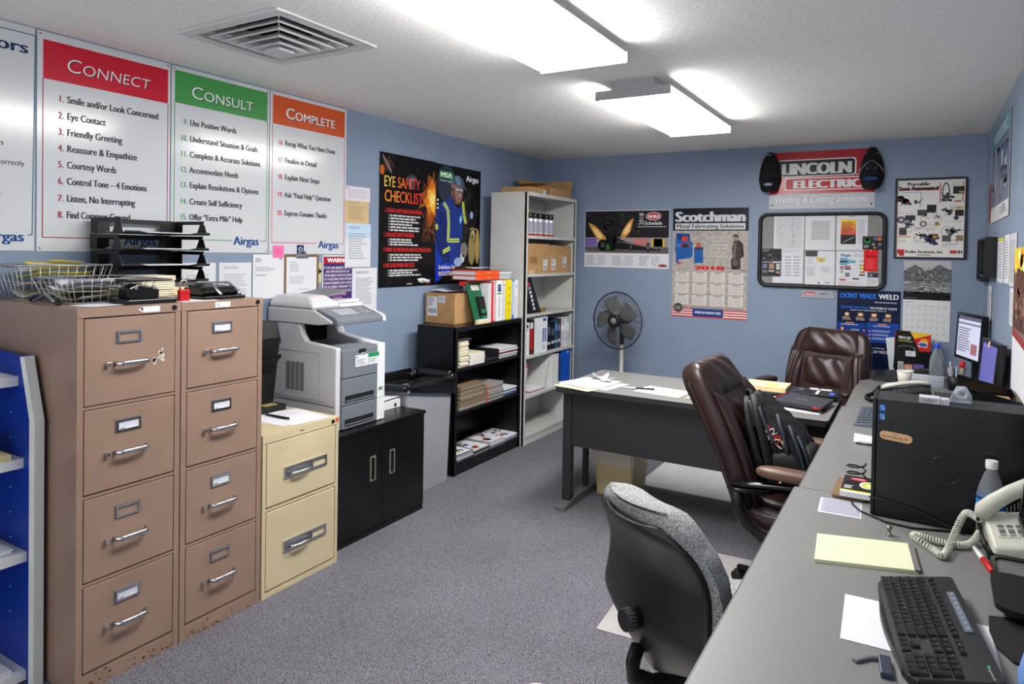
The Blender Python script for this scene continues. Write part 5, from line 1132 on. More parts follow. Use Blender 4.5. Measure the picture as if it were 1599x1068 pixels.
tmp = Sheet(0.8, 0.516, 800, 516, back=False, gloss=True); tmp.text('2018', 0, 0, 44, (230, 230, 232), 6, ws=0.9)
sh.add([(0.565 - p.z, p.y, -0.135 + p.x) for p in tmp.v], [f[::-1] for f in tmp.f], ink((230, 230, 232), True))
sh.ell(655, 58, 70, 36, (226, 226, 230), 5); sh.ell(655, 58, 64, 31, (190, 40, 50), 6); sh.text('NHRA', 655, 74, 32, (236, 236, 240), 7, align='c', width=104, bold=0.04, shear=0.15)
sh.text('Schedule', 655, 132, 32, (232, 232, 234), 6, align='c', width=160, bold=0.02); sh.rect(510, 146, 770, 152, (190, 190, 190), 6)
for k in range(3):
    sh.greek(20 + k * 255, 410, 120 + k * 255, 500, 9, (150, 152, 158)); sh.greek(130 + k * 255, 410, 230 + k * 255, 500, 9, (168, 170, 176))
sh.poly([(690, 470), (790, 470), (790, 505), (660, 505)], (206, 206, 212), 2); sh.ell(745, 490, 40, 12, (150, 60, 70), 3)
far_wall(sh, 'wall_schedule', 0.447, 1.932, 'racing 2018 Schedule poster with flaming dragster above the fan', 'poster')

# machine calendar
sh = Sheet(0.63, 0.925, 630, 925, paper=mat('mottled_grey_print', (168, 160, 154), 0.4, noise=(30, 0.12, 5)), gloss=True)
sh.rect(0, 0, 630, 190, (20, 20, 32), 1); sh.text('Scotchman', 20, 112, 88, (210, 212, 220), 3, width=585, bold=0.055); sh.text('Scotchman', 26, 118, 88, (90, 92, 110), 2, width=585, bold=0.055)
sh.rect(20, 128, 605, 180, (206, 208, 214), 2); sh.text('Metal Fabricating Solutions', 32, 168, 33, (40, 42, 60), 3, width=560, bold=0.02)
BL = (36, 92, 160)
sh.poly([(30, 210), (150, 215), (150, 280), (175, 290), (175, 400), (165, 420), (50, 440), (60, 470), (30, 470), (30, 380), (22, 370)], BL, 2); sh.poly([(40, 220), (140, 224), (140, 270), (45, 268)], (24, 62, 116), 3); sh.rect(80, 240, 130, 280, (206, 70, 50), 4); sh.rect(70, 300, 150, 330, (160, 50, 44), 4); sh.poly([(30, 300), (175, 310), (175, 330), (30, 330)], (60, 120, 190), 3); sh.ell(110, 320, 26, 16, (40, 44, 56), 5)
sh.poly([(185, 350), (262, 345), (266, 460), (190, 468)], BL, 2); sh.rect(205, 290, 240, 345, (190, 60, 46), 3); sh.line([(215, 335), (240, 240)], 0.006, (150, 150, 156), 4); sh.rect(190, 330, 265, 350, (50, 56, 70), 4)
sh.ell(60, 468, 18, 10, (200, 70, 50), 3)
for k in range(6): sh.greek(330, 240 + k * 32, 480, 256 + k * 32, 1, (196, 194, 192), 2, ragged=0.2)
MAN = (66, 58, 54)
sh.ell(530, 248, 22, 26, (150, 128, 116), 3); sh.poly([(505, 238), (515, 222), (545, 222), (560, 250), (545, 240)], (40, 36, 36), 4)
sh.poly([(515, 275), (560, 268), (590, 300), (600, 400), (570, 420), (575, 500), (545, 510), (500, 505), (495, 440), (510, 400), (500, 340)], MAN, 3); sh.poly([(515, 300), (535, 290), (530, 420), (512, 430)], (110, 100, 94), 4); sh.poly([(505, 430), (545, 425), (540, 505), (505, 505)], (30, 28, 28), 4); sh.ell(530, 455, 22, 30, (96, 88, 84), 5); sh.line([(560, 290), (590, 390)], 0.01, (30, 28, 28), 5)
sh.line([(450, 500), (630, 520)], 0.004, (40, 38, 38), 2)
sh.text('2018', 190, 520, 34, (200, 40, 34), 4, width=250, bold=0.06)
for r in range(3):
    for c in range(4):
        u = 30 + c * 150; v = 540 + r * 98
        sh.rect(u, v, u + 118, v + 84, (214, 208, 204), 2); sh.rect(u + 30, v + 3, u + 90, v + 9, (120, 100, 96), 3)
        for k in range(5): sh.greek(u + 8, v + 18 + k * 13, u + 110, v + 26 + k * 13, 1, (150, 142, 140), 3, ragged=0.1)
sh.rect(40, 838, 600, 842, (90, 84, 82), 2)
for k in range(7): sh.rect(0, 852 + k * 10.4, 630, 862.4 + k * 10.4, (196, 60, 56) if k % 2 == 0 else (226, 220, 220), 2)
sh.rect(185, 850, 440, 915, (30, 60, 130), 3); sh.text('AMERICAN MANUFACTURER', 312, 892, 22, (220, 226, 236), 4, align='c', width=220, bold=0.03)
sh.ell(60, 850, 42, 42, (110, 106, 104), 4); sh.ell(60, 850, 34, 34, (70, 66, 66), 5); sh.greek(38, 838, 82, 866, 3, (180, 176, 172), 6, ragged=0.1)
far_wall(sh, 'wall_calendar', 1.278, 1.938, 'large 2018 calendar poster with blue machines and striped flag band', 'calendar')

# red welding banner
VY = mat('glossy_red_vinyl', (176, 20, 36), 0.22, spec=0.4)
sh = Sheet(0.752, 0.448, 752, 448, paper=VY, t=0.001, gloss=True)
sh.rect(0, 330, 752, 448, (196, 198, 204), 1); sh.text('Welding & Cutting Solutions', 40, 402, 56, (236, 238, 242), 2, width=660, bold=0.03, shear=0.2); sh.text('Welding & Cutting Solutions', 44, 405, 56, (150, 152, 160), 1.5, width=660, bold=0.03, shear=0.2)
def rrp(u0, v0, u1, v1, r): return [(a, b_) for a, b_ in rrect(u0, u1, v0, v1, r, 4)]
sh.poly(rrp(20, 62, 624, 196, 24), (236, 236, 238), 1); sh.poly(rrp(26, 70, 614, 190, 22), (28, 32, 34), 2)
sh.text('LINCOLN', 92, 178, 92, (222, 224, 226), 4, width=500, bold=0.075)
sh.poly(rrp(116, 206, 740, 304, 18), (236, 236, 238), 1); sh.poly(rrp(124, 214, 746, 297, 16), (190, 24, 40), 2); sh.rect(700, 200, 752, 305, (190, 24, 40), 2); sh.rect(560, 297, 752, 303, (236, 236, 238), 3)
sh.text('ELECTRIC', 180, 288, 66, (228, 230, 232), 4, width=490, bold=0.075)
sh.ell(660, 160, 16, 16, (228, 228, 230), 3); sh.ell(660, 160, 12, 12, (190, 24, 40), 4); sh.text('R', 660, 167, 14, (228, 228, 230), 5, align='c')
sh.rect(624, 190, 690, 196, (236, 236, 238), 3)
for u in (22, 730): sh.ell(u, 418, 9, 9, (150, 130, 70), 3); sh.ell(u, 418, 5, 5, (60, 50, 40), 4)
far_wall(sh, 'wall_banner', 2.063, 2.368, 'red banner with white block lettering near the ceiling, caps hanging on it', 'banner')
# caps hanging on the banner corners
def hung_cap(cx, label, style):
    t = T('baseball_cap', label, 'cap', (cx, -0.06, 2.04), 0.0, 'black caps on the red banner')
    cm = mat('black_cap_cotton', (14, 14, 20), 0.85, bump=(90, 0.2))
    b = MB()
    # crown dome pressed against the wall, seen from the front, brim hanging down
    def crown(u, v):
        a = PI * u; r = math.sin(PI * 0.5 * (1 - v)) if False else 1
        z = 0.115 + 0.215 * v
        wd = 0.083 * max(0.0, 1 - (v * 0.96) ** 1.9) ** 0.62
        dp = 0.095 * max(0.0, 1 - (v * 0.97) ** 2.2) ** 0.55
        return (-wd * math.cos(a), -dp * math.sin(a) + 0.05, z)
    b.grid(crown, 20, 14, cm); b.build('crown', t, solid=0.002)
    b = MB()
    def brim(u, v):
        s_ = u * 2 - 1
        y = 0.05 - 0.095 * math.cos(s_ * PI / 2 * 0.9) - 0.018 * v * (1 - s_ * s_)
        return (s_ * (0.083 - 0.012 * v * v), y, 0.125 - v * 0.115 * math.sqrt(max(0, 1 - 0.72 * s_ ** 4)))
    b.grid(brim, 18, 8, cm); b.build('brim', t, solid=0.003)
    b = MB()
    if style == 0:
        for k in range(16):
            a = 2 * PI * k / 16; a2 = 2 * PI * (k + 1) / 16
            b.tube([(0.004 + 0.036 * math.cos(a), -0.0645, 0.068 + 0.012 * math.sin(a)), (0.004 + 0.036 * math.cos(a2), -0.0645, 0.068 + 0.012 * math.sin(a2))], 0.0014, ink((150, 166, 200)), 5)
        b.box(-0.016, 0.03, -0.0665, -0.0645, 0.063, 0.073, ink((190, 200, 220))); b.box(-0.02, 0.02, -0.022, -0.02, 0.302, 0.308, ink((170, 170, 176)))
        b.build('embroidery', t)
    else:
        for s_ in (-1, 1): b.tube([(s_ * 0.006, -0.034, 0.222), (s_ * 0.03, -0.03, 0.204), (s_ * 0.055, -0.02, 0.182), (s_ * 0.072, 0.0, 0.158), (s_ * 0.079, 0.02, 0.135)], 0.0022, ink((190, 190, 180)), 6)
        b.build('piping', t)
        b = MB(); b.box(-0.04, 0.04, -0.0672, -0.065, 0.075, 0.098, ink((30, 56, 120))); b.build('badge', t)
        b = MB()
        for x, z_ in ((-0.035, 0.275), (0.04, 0.275), (-0.03, 0.165), (0.03, 0.165)): b.cyl((x, -0.032 if z_ > 0.2 else -0.046, z_), (x, -0.037 if z_ > 0.2 else -0.05, z_), 0.004, ink((196, 196, 190)), n=8)
        b.build('eyelets', t)
hung_cap(2.068, 'plain black cap with oval brim emblem on the left end of the red banner', 0)
hung_cap(2.793, 'black cap with pale piping on the right end of the red banner', 1)

# cork board and its papers
t = T('bulletin_board', 'grey bulletin board with rounded black frame, covered with papers', 'bulletin board', (2.445, -0.015, 1.30))
b = MB(); b.rprism(2.005, 2.885, 1.312, 1.875, -0.012, -0.002, 0.05, mat('grey_felt', (142, 142, 140), 0.95, noise=(300, 0.06), spec=0.1), 'y'); b.build('felt_panel', t)
b = MB(); 
outer = rrect(1.988, 2.902, 1.297, 1.889, 0.07, 8); inner = rrect(2.018, 2.874, 1.327, 1.863, 0.045, 8)
n = len(outer)
b.loft([[(x, -0.002, z) for x, z in outer], [(x, -0.022, z) for x, z in outer], [(x * 0.7 + a * 0.3, -0.027, z * 0.7 + c * 0.3) for (x, z), (a, c) in zip(outer, inner)], [(x, -0.022, z) for x, z in inner], [(x, -0.011, z) for x, z in inner]], M_blackm, False, True); b.build('frame', t)
def pin(sh, name, x, z, lab, cat='paper', y=-0.0135): return far_wall(sh, name, x, z, lab, cat, y=y)
sh = Sheet(0.225, 0.27, 100, 120)
sh.greek(8, 5, 95, 115, 34, (186, 186, 192), ragged=0.05)
for k in range(34):
    for u in (26, 62, 70): 
        if random.random() < 0.55: sh.ell(u + random.choice([0, 0, -8]), 6 + k * 3.25, 1.3, 1.0, (50, 50, 56), 2, 8)
pin(sh, 'schedule_sheet', 2.107, 1.866, 'dotted table sheet, upper left on the bulletin board')
sh = Sheet(0.225, 0.262, 100, 120); sh.greek(30, 6, 70, 9, 1, (100, 100, 110))
for c in range(3): sh.greek(12 + c * 28, 22, 34 + c * 28, 100, 7, (170, 172, 182), ragged=0.2)
pin(sh, 'schedule_sheet', 2.105, 1.594, 'faint table sheet, lower left on the bulletin board')
sh = Sheet(0.212, 0.272, 100, 128); sh.rect(20, 20, 84, 92, (206, 206, 210)); sh.greek(22, 22, 82, 90, 28, (170, 172, 180), 2, ragged=0.05)
pin(sh, 'paper_sheet', 2.34, 1.868, 'sheet with grey table, top centre of the bulletin board')
sh = Sheet(0.213, 0.268, 100, 128); sh.poly([(38, 25), (55, 24), (62, 28), (72, 25), (66, 36), (62, 40), (56, 44), (50, 40), (40, 36)], (216, 186, 70)); sh.poly([(52, 25), (62, 28), (58, 36), (50, 38)], (186, 150, 170), 2)
sh.greek(8, 22, 28, 50, 6, (190, 190, 198)); sh.greek(6, 58, 40, 95, 10, (170, 172, 182)); sh.greek(55, 58, 90, 80, 6, (170, 172, 182)); sh.ell(48, 118, 3, 3, (40, 40, 46)); sh.greek(68, 114, 88, 120, 1, (70, 70, 90))
pin(sh, 'map_sheet', 2.343, 1.589, 'sheet with small yellow US map, bottom centre of the bulletin board')
b = MB(); b.hexa([(2.347, -0.0165, 1.546), (2.43, -0.0165, 1.546), (2.43, -0.0148, 1.546), (2.347, -0.0148, 1.546)], [(2.347, -0.03, 1.592), (2.43, -0.03, 1.592), (2.43, -0.0148, 1.592), (2.347, -0.0148, 1.592)], mat('smoke_grey_plastic', (84, 84, 90), 0.4)); tag(b.build('magnet_clip', bevel=0.002), 'grey clip holding the centre sheets on the bulletin board', 'clip')
sh = Sheet(0.213, 0.272, 100, 128); sh.text('News Bulletin' if False else '', 0, 0, 1, INKD)
for k in range(12): 
    q = k / 11; sh.rect(14, 18 + k * 4.6, 63, 22.6 + k * 4.6, (int(240 - 30 * q), int(206 - 120 * q), int(60 + 20 * q)), 1)
sh.rect(14, 73, 63, 106, (50, 48, 52)); sh.line([(22, 100), (58, 80)], 0.004, (190, 190, 196), 2); sh.greek(18, 28, 58, 66, 6, (150, 60, 50), 2); sh.greek(70, 18, 96, 106, 18, (176, 176, 186)); sh.greek(38, 6, 62, 10, 1, (80, 80, 90), ragged=0.02)
pin(sh, 'leaflet', 2.562, 1.87, 'leaflet with yellow-red panel, top right of the bulletin board')
sh = Sheet(0.216, 0.278, 100, 128); sh.text('Airgas', 14, 19, 10, (40, 110, 150), width=32, bold=0.04)
sh.poly([(12, 24), (32, 24), (45, 32), (62, 32), (62, 42), (45, 42), (32, 50), (12, 50)], (110, 170, 190)); sh.rect(12, 34, 36, 40, (60, 70, 80), 2)
for u, v, w_, h_, c in ((14, 54, 12, 6, (180, 60, 56)), (28, 52, 18, 6, (170, 40, 44)), (28, 60, 20, 5, (50, 50, 54)), (12, 62, 12, 4, (60, 100, 160)), (14, 70, 10, 6, (120, 170, 90)), (30, 76, 14, 14, (110, 120, 140)), (74, 46, 18, 6, (190, 160, 60)), (74, 56, 18, 8, (196, 190, 60)), (76, 70, 16, 6, (190, 120, 60)), (74, 80, 18, 6, (90, 90, 96)), (12, 98, 20, 6, (190, 80, 76)), (54, 94, 20, 5, (60, 60, 66)), (74, 32, 14, 5, (150, 160, 180))): sh.rect(u, v, u + w_, v + h_, c, 1)
sh.greek(55, 10, 92, 22, 3, (180, 180, 190)); sh.greek(10, 108, 90, 122, 4, (200, 176, 180))
pin(sh, 'leaflet', 2.565, 1.592, 'product leaflet with blue heading and logos, bottom right of the bulletin board')
sh = Sheet(0.134, 0.098, 100, 72, paper=ink((28, 26, 28), True))
for u, v, r, c in ((24, 24, 18, (50, 120, 60)), (24, 18, 9, (190, 60, 40)), (62, 12, 10, (90, 110, 160)), (84, 14, 12, (196, 110, 40)), (86, 44, 8, (120, 140, 170)), (54, 44, 7, (170, 170, 160)), (60, 62, 5, (200, 200, 196)), (76, 58, 5, (160, 70, 50))): sh.ell(u, v, r, r * 0.9, c, 1)
sh.greek(6, 48, 40, 66, 3, (200, 200, 200), 2)
pin(sh, 'picture_card', 2.743, 1.704, 'dark photo card with coloured fruit-like shapes at the right of the bulletin board', 'card', y=-0.0165)
sh = Sheet(0.092, 0.162, 100, 176, paper=ink((222, 34, 40))); sh.rect(16, 50, 88, 58, (90, 20, 26)); sh.greek(18, 80, 84, 160, 8, (236, 90, 90)); sh.ell(50, 8, 5, 5, (230, 220, 220))
pin(sh, 'tag_card', 2.754, 1.604, 'bright red card pinned below the dark photo card', 'card', y=-0.0168)
sh = Sheet(0.07, 0.10, 100, 140); sh.rect(0, 0, 100, 50, (70, 70, 76)); sh.ell(30, 25, 14, 14, (150, 150, 156), 2); sh.ell(70, 30, 16, 12, (40, 40, 46), 2); sh.greek(10, 66, 90, 130, 4, (170, 170, 180))
pin(sh, 'picture_card', 2.784, 1.432, 'small photo slip at the lower right corner of the bulletin board', 'card')
sh = Sheet(0.148, 0.10, 100, 68, paper=ink((44, 44, 48), True))
for _ in range(22): u = random.uniform(2, 84); v = random.uniform(20, 60); sh.rect(u, v, u + random.uniform(4, 14), v + random.uniform(3, 8), random.choice([(90, 90, 96), (150, 150, 156), (30, 30, 34), (66, 70, 76)]), 1)
sh.greek(4, 4, 50, 18, 2, (150, 150, 150), 2)
pin(sh, 'picture_card', 2.02, 1.603, 'dark group photo at the left edge of the bulletin board', 'photo', y=-0.0165)
sh = Sheet(0.142, 0.108, 100, 76, paper=ink((38, 38, 42), True))
for u, v, w_, h_, c in ((4, 6, 24, 26, (120, 124, 150)), (38, 4, 28, 30, (170, 140, 120)), (76, 4, 20, 34, (190, 200, 186)), (36, 40, 32, 12, (170, 160, 150)), (4, 42, 26, 16, (120, 120, 110)), (76, 46, 20, 14, (170, 140, 120)), (8, 64, 60, 8, (70, 70, 76))): sh.rect(u, v, u + w_, v + h_, c, 1)
pin(sh, 'picture_card', 2.022, 1.49, 'dark photo collage, lower left on the bulletin board', 'photo', y=-0.0165)

# licence-plate style strip
sh = Sheet(0.236, 0.066, 100, 28, paper=mat('silver_plate', (150, 152, 160), 0.35, 0.5), t=0.002); sh.border(1, 1, 99, 27, 0.002, (70, 72, 80)); sh.rect(10, 7, 42, 18, (190, 40, 44)); sh.text('LINCOLN', 26, 14.5, 4.6, (232, 232, 234), 3, align='c', width=28, bold=0.04); sh.rect(13, 15.6, 39, 17.4, (232, 200, 200), 3); sh.greek(56, 9, 84, 17, 2, (70, 72, 80)); 
for u in (4, 96): sh.ell(u, 22, 1.8, 1.8, (220, 220, 226), 2)
far_wall(sh, 'metal_plate', 2.32, 1.286, 'small silver plate with red emblem below the bulletin board', 'plate')

# DONT WALK WELD poster
NAVY = mat('glossy_navy_poster', (10, 24, 58), 0.32, spec=0.22)
sh = Sheet(0.425, 0.61, 425, 610, paper=NAVY, gloss=True)
sh.text('DONT WALK', 22, 62, 40, (40, 120, 230), 3, width=245, bold=0.04); sh.text('WELD', 282, 62, 40, (232, 234, 238), 3, width=130, bold=0.04)
sh.text('fastBase', 250, 96, 12, (230, 230, 230), 3, width=60, bold=0.03) if False else sh.greek(255, 84, 405, 98, 1, (190, 196, 210), 3, ragged=0.02)
sh.text('THE MORE THEY WALK', 25, 140, 17, (40, 120, 230), 3, width=190, bold=0.03); sh.text('THE MORE IT COSTS', 222, 140, 17, (232, 234, 238), 3, width=180, bold=0.03); sh.greek(90, 150, 340, 160, 1, (200, 206, 216), 3, ragged=0.05)
for k in range(4):
    u = 70 + k * 92
    sh.rect(u - 18, 172, u + 18, 198, (222, 150, 90), 2) if k else sh.ell(u, 186, 16, 15, (222, 150, 90), 2)
    sh.rect(u - 10, 178, u + 10, 192, (240, 224, 206), 3); sh.greek(u - 30, 206, u + 30, 232, 3, (214, 190, 170), 3, ragged=0.2)
sh.rect(6, 248, 200, 388, (26, 62, 140), 1); sh.rect(206, 240, 419, 388, (28, 72, 160), 1)
for u in (90, 310): sh.rect(u - 30, 246, u + 30, 256, (214, 140, 90), 3); sh.greek(u - 60, 262, u + 60, 274, 1, (214, 220, 232), 3, ragged=0.1)
sh.poly([(28, 285), (48, 285), (52, 320), (58, 352), (24, 352), (34, 320)], (222, 150, 110), 3)
for k in range(3): sh.greek(100, 296 + k * 28, 175, 312 + k * 28, 2, (196, 206, 226), 3); sh.ell(188, 304 + k * 28, 8, 7, (214, 120, 110), 3); sh.ell(228, 304 + k * 28, 8, 7, (214, 120, 110), 3); sh.greek(244, 296 + k * 28, 360, 312 + k * 28, 2, (196, 206, 226), 3)
sh.greek(120, 428, 330, 438, 1, (214, 220, 232), 3, ragged=0.02); sh.text('WIREREACH TECH', 130, 468, 20, (232, 234, 238), 3, width=230, bold=0.03)
far_wall(sh, 'wall_poster', 2.578, 1.298, 'navy DONT WALK WELD poster behind the far brown chair', 'poster')

# framed equipment poster
t = T('framed_poster', 'black-framed Portable Semi Automated equipment poster at the right of far wall', 'framed poster', (3.17, -0.015, 1.54))
b = MB(); b.frame(2.95, 3.395, 1.542, 2.128, 0.014, -0.018, -0.001, M_blackg, 'y'); b.build('frame', t, bevel=0.002)
w, h = 0.417, 0.558
sh = Sheet(w, h, 417, 558, paper=mat('poster_white_glossy', (232, 230, 226), 0.3), gloss=True)
sh.text('Portable', 62, 40, 26, (40, 24, 24), 4, width=140, bold=0.05); sh.text('Semi Automated', 4, 72, 30, (30, 22, 24), 4, width=250, bold=0.05, shear=0.12); sh.text('Semi Automated', 8, 76, 30, (170, 60, 60), 3, width=250, bold=0.05, shear=0.12)
def gizmo(u, v, sc, cols, n=12):
    for _ in range(n):
        a = random.uniform(0, 6.28); r = random.uniform(0, sc); x, y = u + r * math.cos(a), v + 0.7 * r * math.sin(a); c = random.choice(cols)
        k = random.random()
        if k < 0.4: sh.ell(x, y, sc * random.uniform(0.12, 0.35), sc * random.uniform(0.12, 0.3), c, random.choice([2, 3, 4]), 10)
        elif k < 0.8: d = sc * random.uniform(0.2, 0.6); sh.poly([(x - d, y - d * 0.3), (x + d * 0.4, y - d * 0.6), (x + d, y + d * 0.2), (x - d * 0.4, y + d * 0.5)], c, random.choice([2, 3, 4]))
        else: sh.line([(x, y), (x + random.uniform(-sc, sc), y + random.uniform(-sc, sc))], 0.004, c, 4)
DKS = [(60, 56, 58), (84, 80, 84), (40, 40, 44), (110, 106, 108)]
sh.ell(302, 90, 26, 70, (110, 112, 110), 2); sh.ell(302, 92, 16, 58, (232, 230, 226), 3); gizmo(310, 130, 40, DKS, 16); sh.line([(268, 20), (268, 170)], 0.006, (190, 50, 56), 2); sh.line([(405, 20), (405, 160)], 0.005, (190, 50, 56), 2); sh.rect(345, 52, 412, 105, (60, 48, 44), 2); sh.ell(395, 92, 16, 8, (170, 150, 110), 3); sh.text('Beetle' if False else '', 0, 0, 1, INKD); sh.rect(355, 152, 395, 162, (190, 60, 60), 3)
sh.line([(30, 88), (150, 88), (150, 200)], 0.003, (60, 90, 150), 2); gizmo(50, 150, 48, [(70, 78, 70), (50, 54, 54), (96, 96, 96), (120, 60, 60)], 22); gizmo(125, 160, 26, [(60, 66, 96), (50, 50, 60)], 12)
sh.rect(130, 215, 190, 258, (80, 74, 84), 2); sh.rect(188, 180, 246, 235, (44, 42, 46), 2); gizmo(215, 210, 22, DKS, 8)
sh.ell(215, 282, 66, 48, (150, 170, 160), 1); sh.ell(215, 282, 62, 44, (232, 230, 226), 2); gizmo(180, 262, 20, [(190, 146, 50), (150, 120, 60)], 8); gizmo(245, 270, 22, [(196, 150, 50), (90, 80, 110)], 8); gizmo(255, 318, 30, [(200, 150, 60), (176, 140, 50)], 10); sh.ell(168, 318, 24, 22, (130, 110, 120), 3); sh.ell(168, 318, 12, 11, (220, 216, 216), 4)
gizmo(320, 230, 36, [(60, 120, 60), (50, 90, 56), (80, 70, 90), (60, 60, 70)], 18); sh.rect(360, 218, 412, 262, (50, 44, 44), 2); sh.ell(368, 276, 16, 14, (60, 56, 70), 3); sh.line([(300, 300), (405, 300)], 0.003, (190, 170, 80), 2); sh.rect(370, 196, 408, 208, (196, 176, 70), 2)
sh.line([(5, 240), (95, 240), (95, 375), (30, 375)], 0.003, (214, 140, 70), 2); sh.ell(28, 288, 28, 26, (96, 82, 110), 2); sh.ell(28, 288, 13, 12, (190, 180, 190), 3); sh.rect(52, 255, 118, 292, (60, 58, 62), 2); gizmo(70, 320, 38, DKS + [(110, 120, 140)], 16); sh.rect(16, 345, 64, 400, (70, 66, 70), 2); sh.text('Straight Line' if False else '', 0, 0, 1, INKD); sh.rect(6, 408, 92, 416, (206, 140, 80), 2)
sh.line([(120, 350), (180, 350), (200, 375)], 0.003, (70, 130, 180), 2); gizmo(155, 400, 34, [(70, 54, 70), (50, 46, 60)], 12); gizmo(220, 440, 48, [(50, 70, 130), (60, 60, 110), (70, 60, 76), (40, 44, 70)], 24); sh.rect(205, 390, 262, 432, (110, 90, 60), 3); sh.ell(240, 412, 14, 10, (190, 150, 60), 4)
gizmo(350, 370, 46, [(110, 110, 112), (90, 90, 92), (140, 140, 140), (60, 60, 62)], 24); sh.ell(310, 375, 30, 40, (100, 100, 140), 1); sh.ell(310, 375, 27, 37, (232, 230, 226), 1.5); sh.rect(285, 400, 340, 445, (96, 92, 90), 3); sh.rect(370, 400, 412, 440, (150, 120, 90), 3); sh.ell(355, 450, 26, 18, (90, 90, 130), 2); sh.ell(355, 450, 22, 14, (232, 230, 226), 3)
for u, v in ((110, 340), (190, 345), (6, 430), (110, 430), (285, 460), (340, 30), (330, 190)): sh.greek(u, v, u + 60, v + 24, 4, (180, 178, 178), 2)
sh.rect(6, 505, 52, 552, (190, 40, 46), 2); sh.poly([(10, 525), (24, 552), (10, 552)], (236, 232, 230), 3); sh.text('Koike Aronson, Inc.', 58, 530, 22, (40, 36, 40), 3, width=240, bold=0.04); sh.greek(135, 540, 220, 552, 1, (60, 58, 60), 2, ragged=0.02)
sh.rect(335, 508, 378, 530, (190, 50, 56), 2); sh.rect(384, 508, 396, 530, (40, 40, 44), 2); sh.rect(402, 508, 410, 530, (40, 40, 44), 2)
sh.place('print', (2.964, -0.006, 2.114), parent=t)

# mountain photo calendar
t = T('wall_calendar', 'monthly calendar with black and white mountain photo, under the framed poster', 'calendar', (3.165, -0.004, 0.95))
sh = Sheet(0.294, 0.285, 294, 285, paper=ink((176, 178, 182), True)); random.seed(12)
sh.rect(0, 0, 294, 70, (186, 188, 192), 1)
ridge = [(0, 78), (25, 60), (50, 44), (72, 30), (100, 48), (125, 70), (150, 84), (175, 62), (200, 40), (225, 26), (250, 44), (275, 58), (294, 64), (294, 285), (0, 285)]
sh.poly(ridge, (104, 106, 108), 2)
for _ in range(90): u = random.uniform(4, 270); v = random.uniform(50, 150); sh.line([(u, v), (u + random.uniform(5, 24), v + random.uniform(4, 20))], random.uniform(0.002, 0.006), random.choice([(50, 50, 52), (70, 72, 74), (150, 152, 156), (196, 198, 202), (40, 40, 42)]), 3)
sh.rect(0, 150, 294, 235, (140, 142, 144), 3)
for _ in range(120): u = random.uniform(0, 250); v = random.uniform(140, 232); sh.line([(u, v), (u + random.uniform(10, 42), v + random.uniform(-5, 9))], random.uniform(0.001, 0.005), random.choice([(206, 208, 210), (230, 230, 232), (70, 72, 74), (44, 44, 46), (100, 102, 104)]), 4)
sh.rect(0, 228, 294, 285, (28, 28, 30), 5)
for _ in range(60): u = random.uniform(0, 290); v = random.uniform(222, 262); sh.poly([(u - 5, v + 14), (u, v - 8), (min(294, u + 5), v + 14)], random.choice([(18, 18, 20), (40, 40, 42), (52, 52, 54)]), 6)
sh.greek(10, 270, 90, 278, 1, (130, 130, 134), 7)
sh.place('photo_page', (3.018, -0.003, 1.530), parent=t)
sh = Sheet(0.294, 0.295, 294, 295, paper=mat('calendar_paper', (226, 226, 228), 0.65, spec=0.2)); sh.greek(14, 16, 62, 26, 1, (120, 120, 126), 2, ragged=0.05)
for k in range(7): sh.greek(16 + k * 39, 40, 44 + k * 39, 48, 1, (150, 150, 156), 2, ragged=0.1)
for r in range(5):
    sh.line([(12, 54 + r * 46), (284, 54 + r * 46)], 0.0008, (186, 186, 192), 1)
    for k in range(7): sh.rect(20 + k * 39, 60 + r * 46, 26 + k * 39, 67 + r * 46, (130, 130, 136), 2)
sh.place('date_page', (3.018, -0.003, 1.244), parent=t)

# ------------------------------------------------------------------ right wall
sh = Sheet(0.40, 0.42, 400, 420, paper=M_paper)
sh = Sheet(1.02, 0.56, 1020, 560, paper=mat('poster_white_glossy', (232, 230, 226)), gloss=True, t=0.002)
sh.rect(0, 0, 1020, 110, (50, 130, 150), 1); sh.text('WORKFORCE', 90, 92, 76, (214, 228, 232), 3, width=840, bold=0.03)
sh.rect(0, 110, 1020, 470, (110, 116, 140), 1)
random.seed(2)
for _ in range(40): u = random.uniform(20, 850); v = random.uniform(120, 420); sh.rect(u, v, u + random.uniform(20, 140), v + random.uniform(10, 60), random.choice([(70, 76, 96), (140, 146, 166), (96, 100, 124), (176, 180, 196), (50, 54, 70)]), 2)
sh.ell(260, 250, 60, 130, (190, 192, 204), 3); sh.ell(260, 250, 40, 100, (110, 116, 140), 4); sh.rect(520, 140, 760, 300, (60, 66, 90), 3); sh.rect(560, 170, 700, 260, (150, 170, 190), 4); sh.ell(620, 380, 90, 80, (60, 62, 76), 3); sh.ell(620, 380, 60, 52, (140, 144, 160), 4)
sh.greek(560, 490, 950, 540, 3, (150, 150, 160)); sh.rect(740, 480, 800, 520, (60, 150, 170), 2)
far = sh.place('wall_poster', (RWX - 0.004, -0.47, 2.335), -PI/2, label='poster with teal header high on the right wall, nearest the far corner', cat='poster')
sh = Sheet(0.30, 0.25, 100, 84, paper=ink((150, 76, 66))); sh.greek(10, 10, 90, 76, 6, (110, 50, 46)); sh.place('wall_notice', (RWX - 0.002, -0.26, 2.035), -PI/2, label='brick-orange notice partly behind the teal-headed poster', cat='notice')
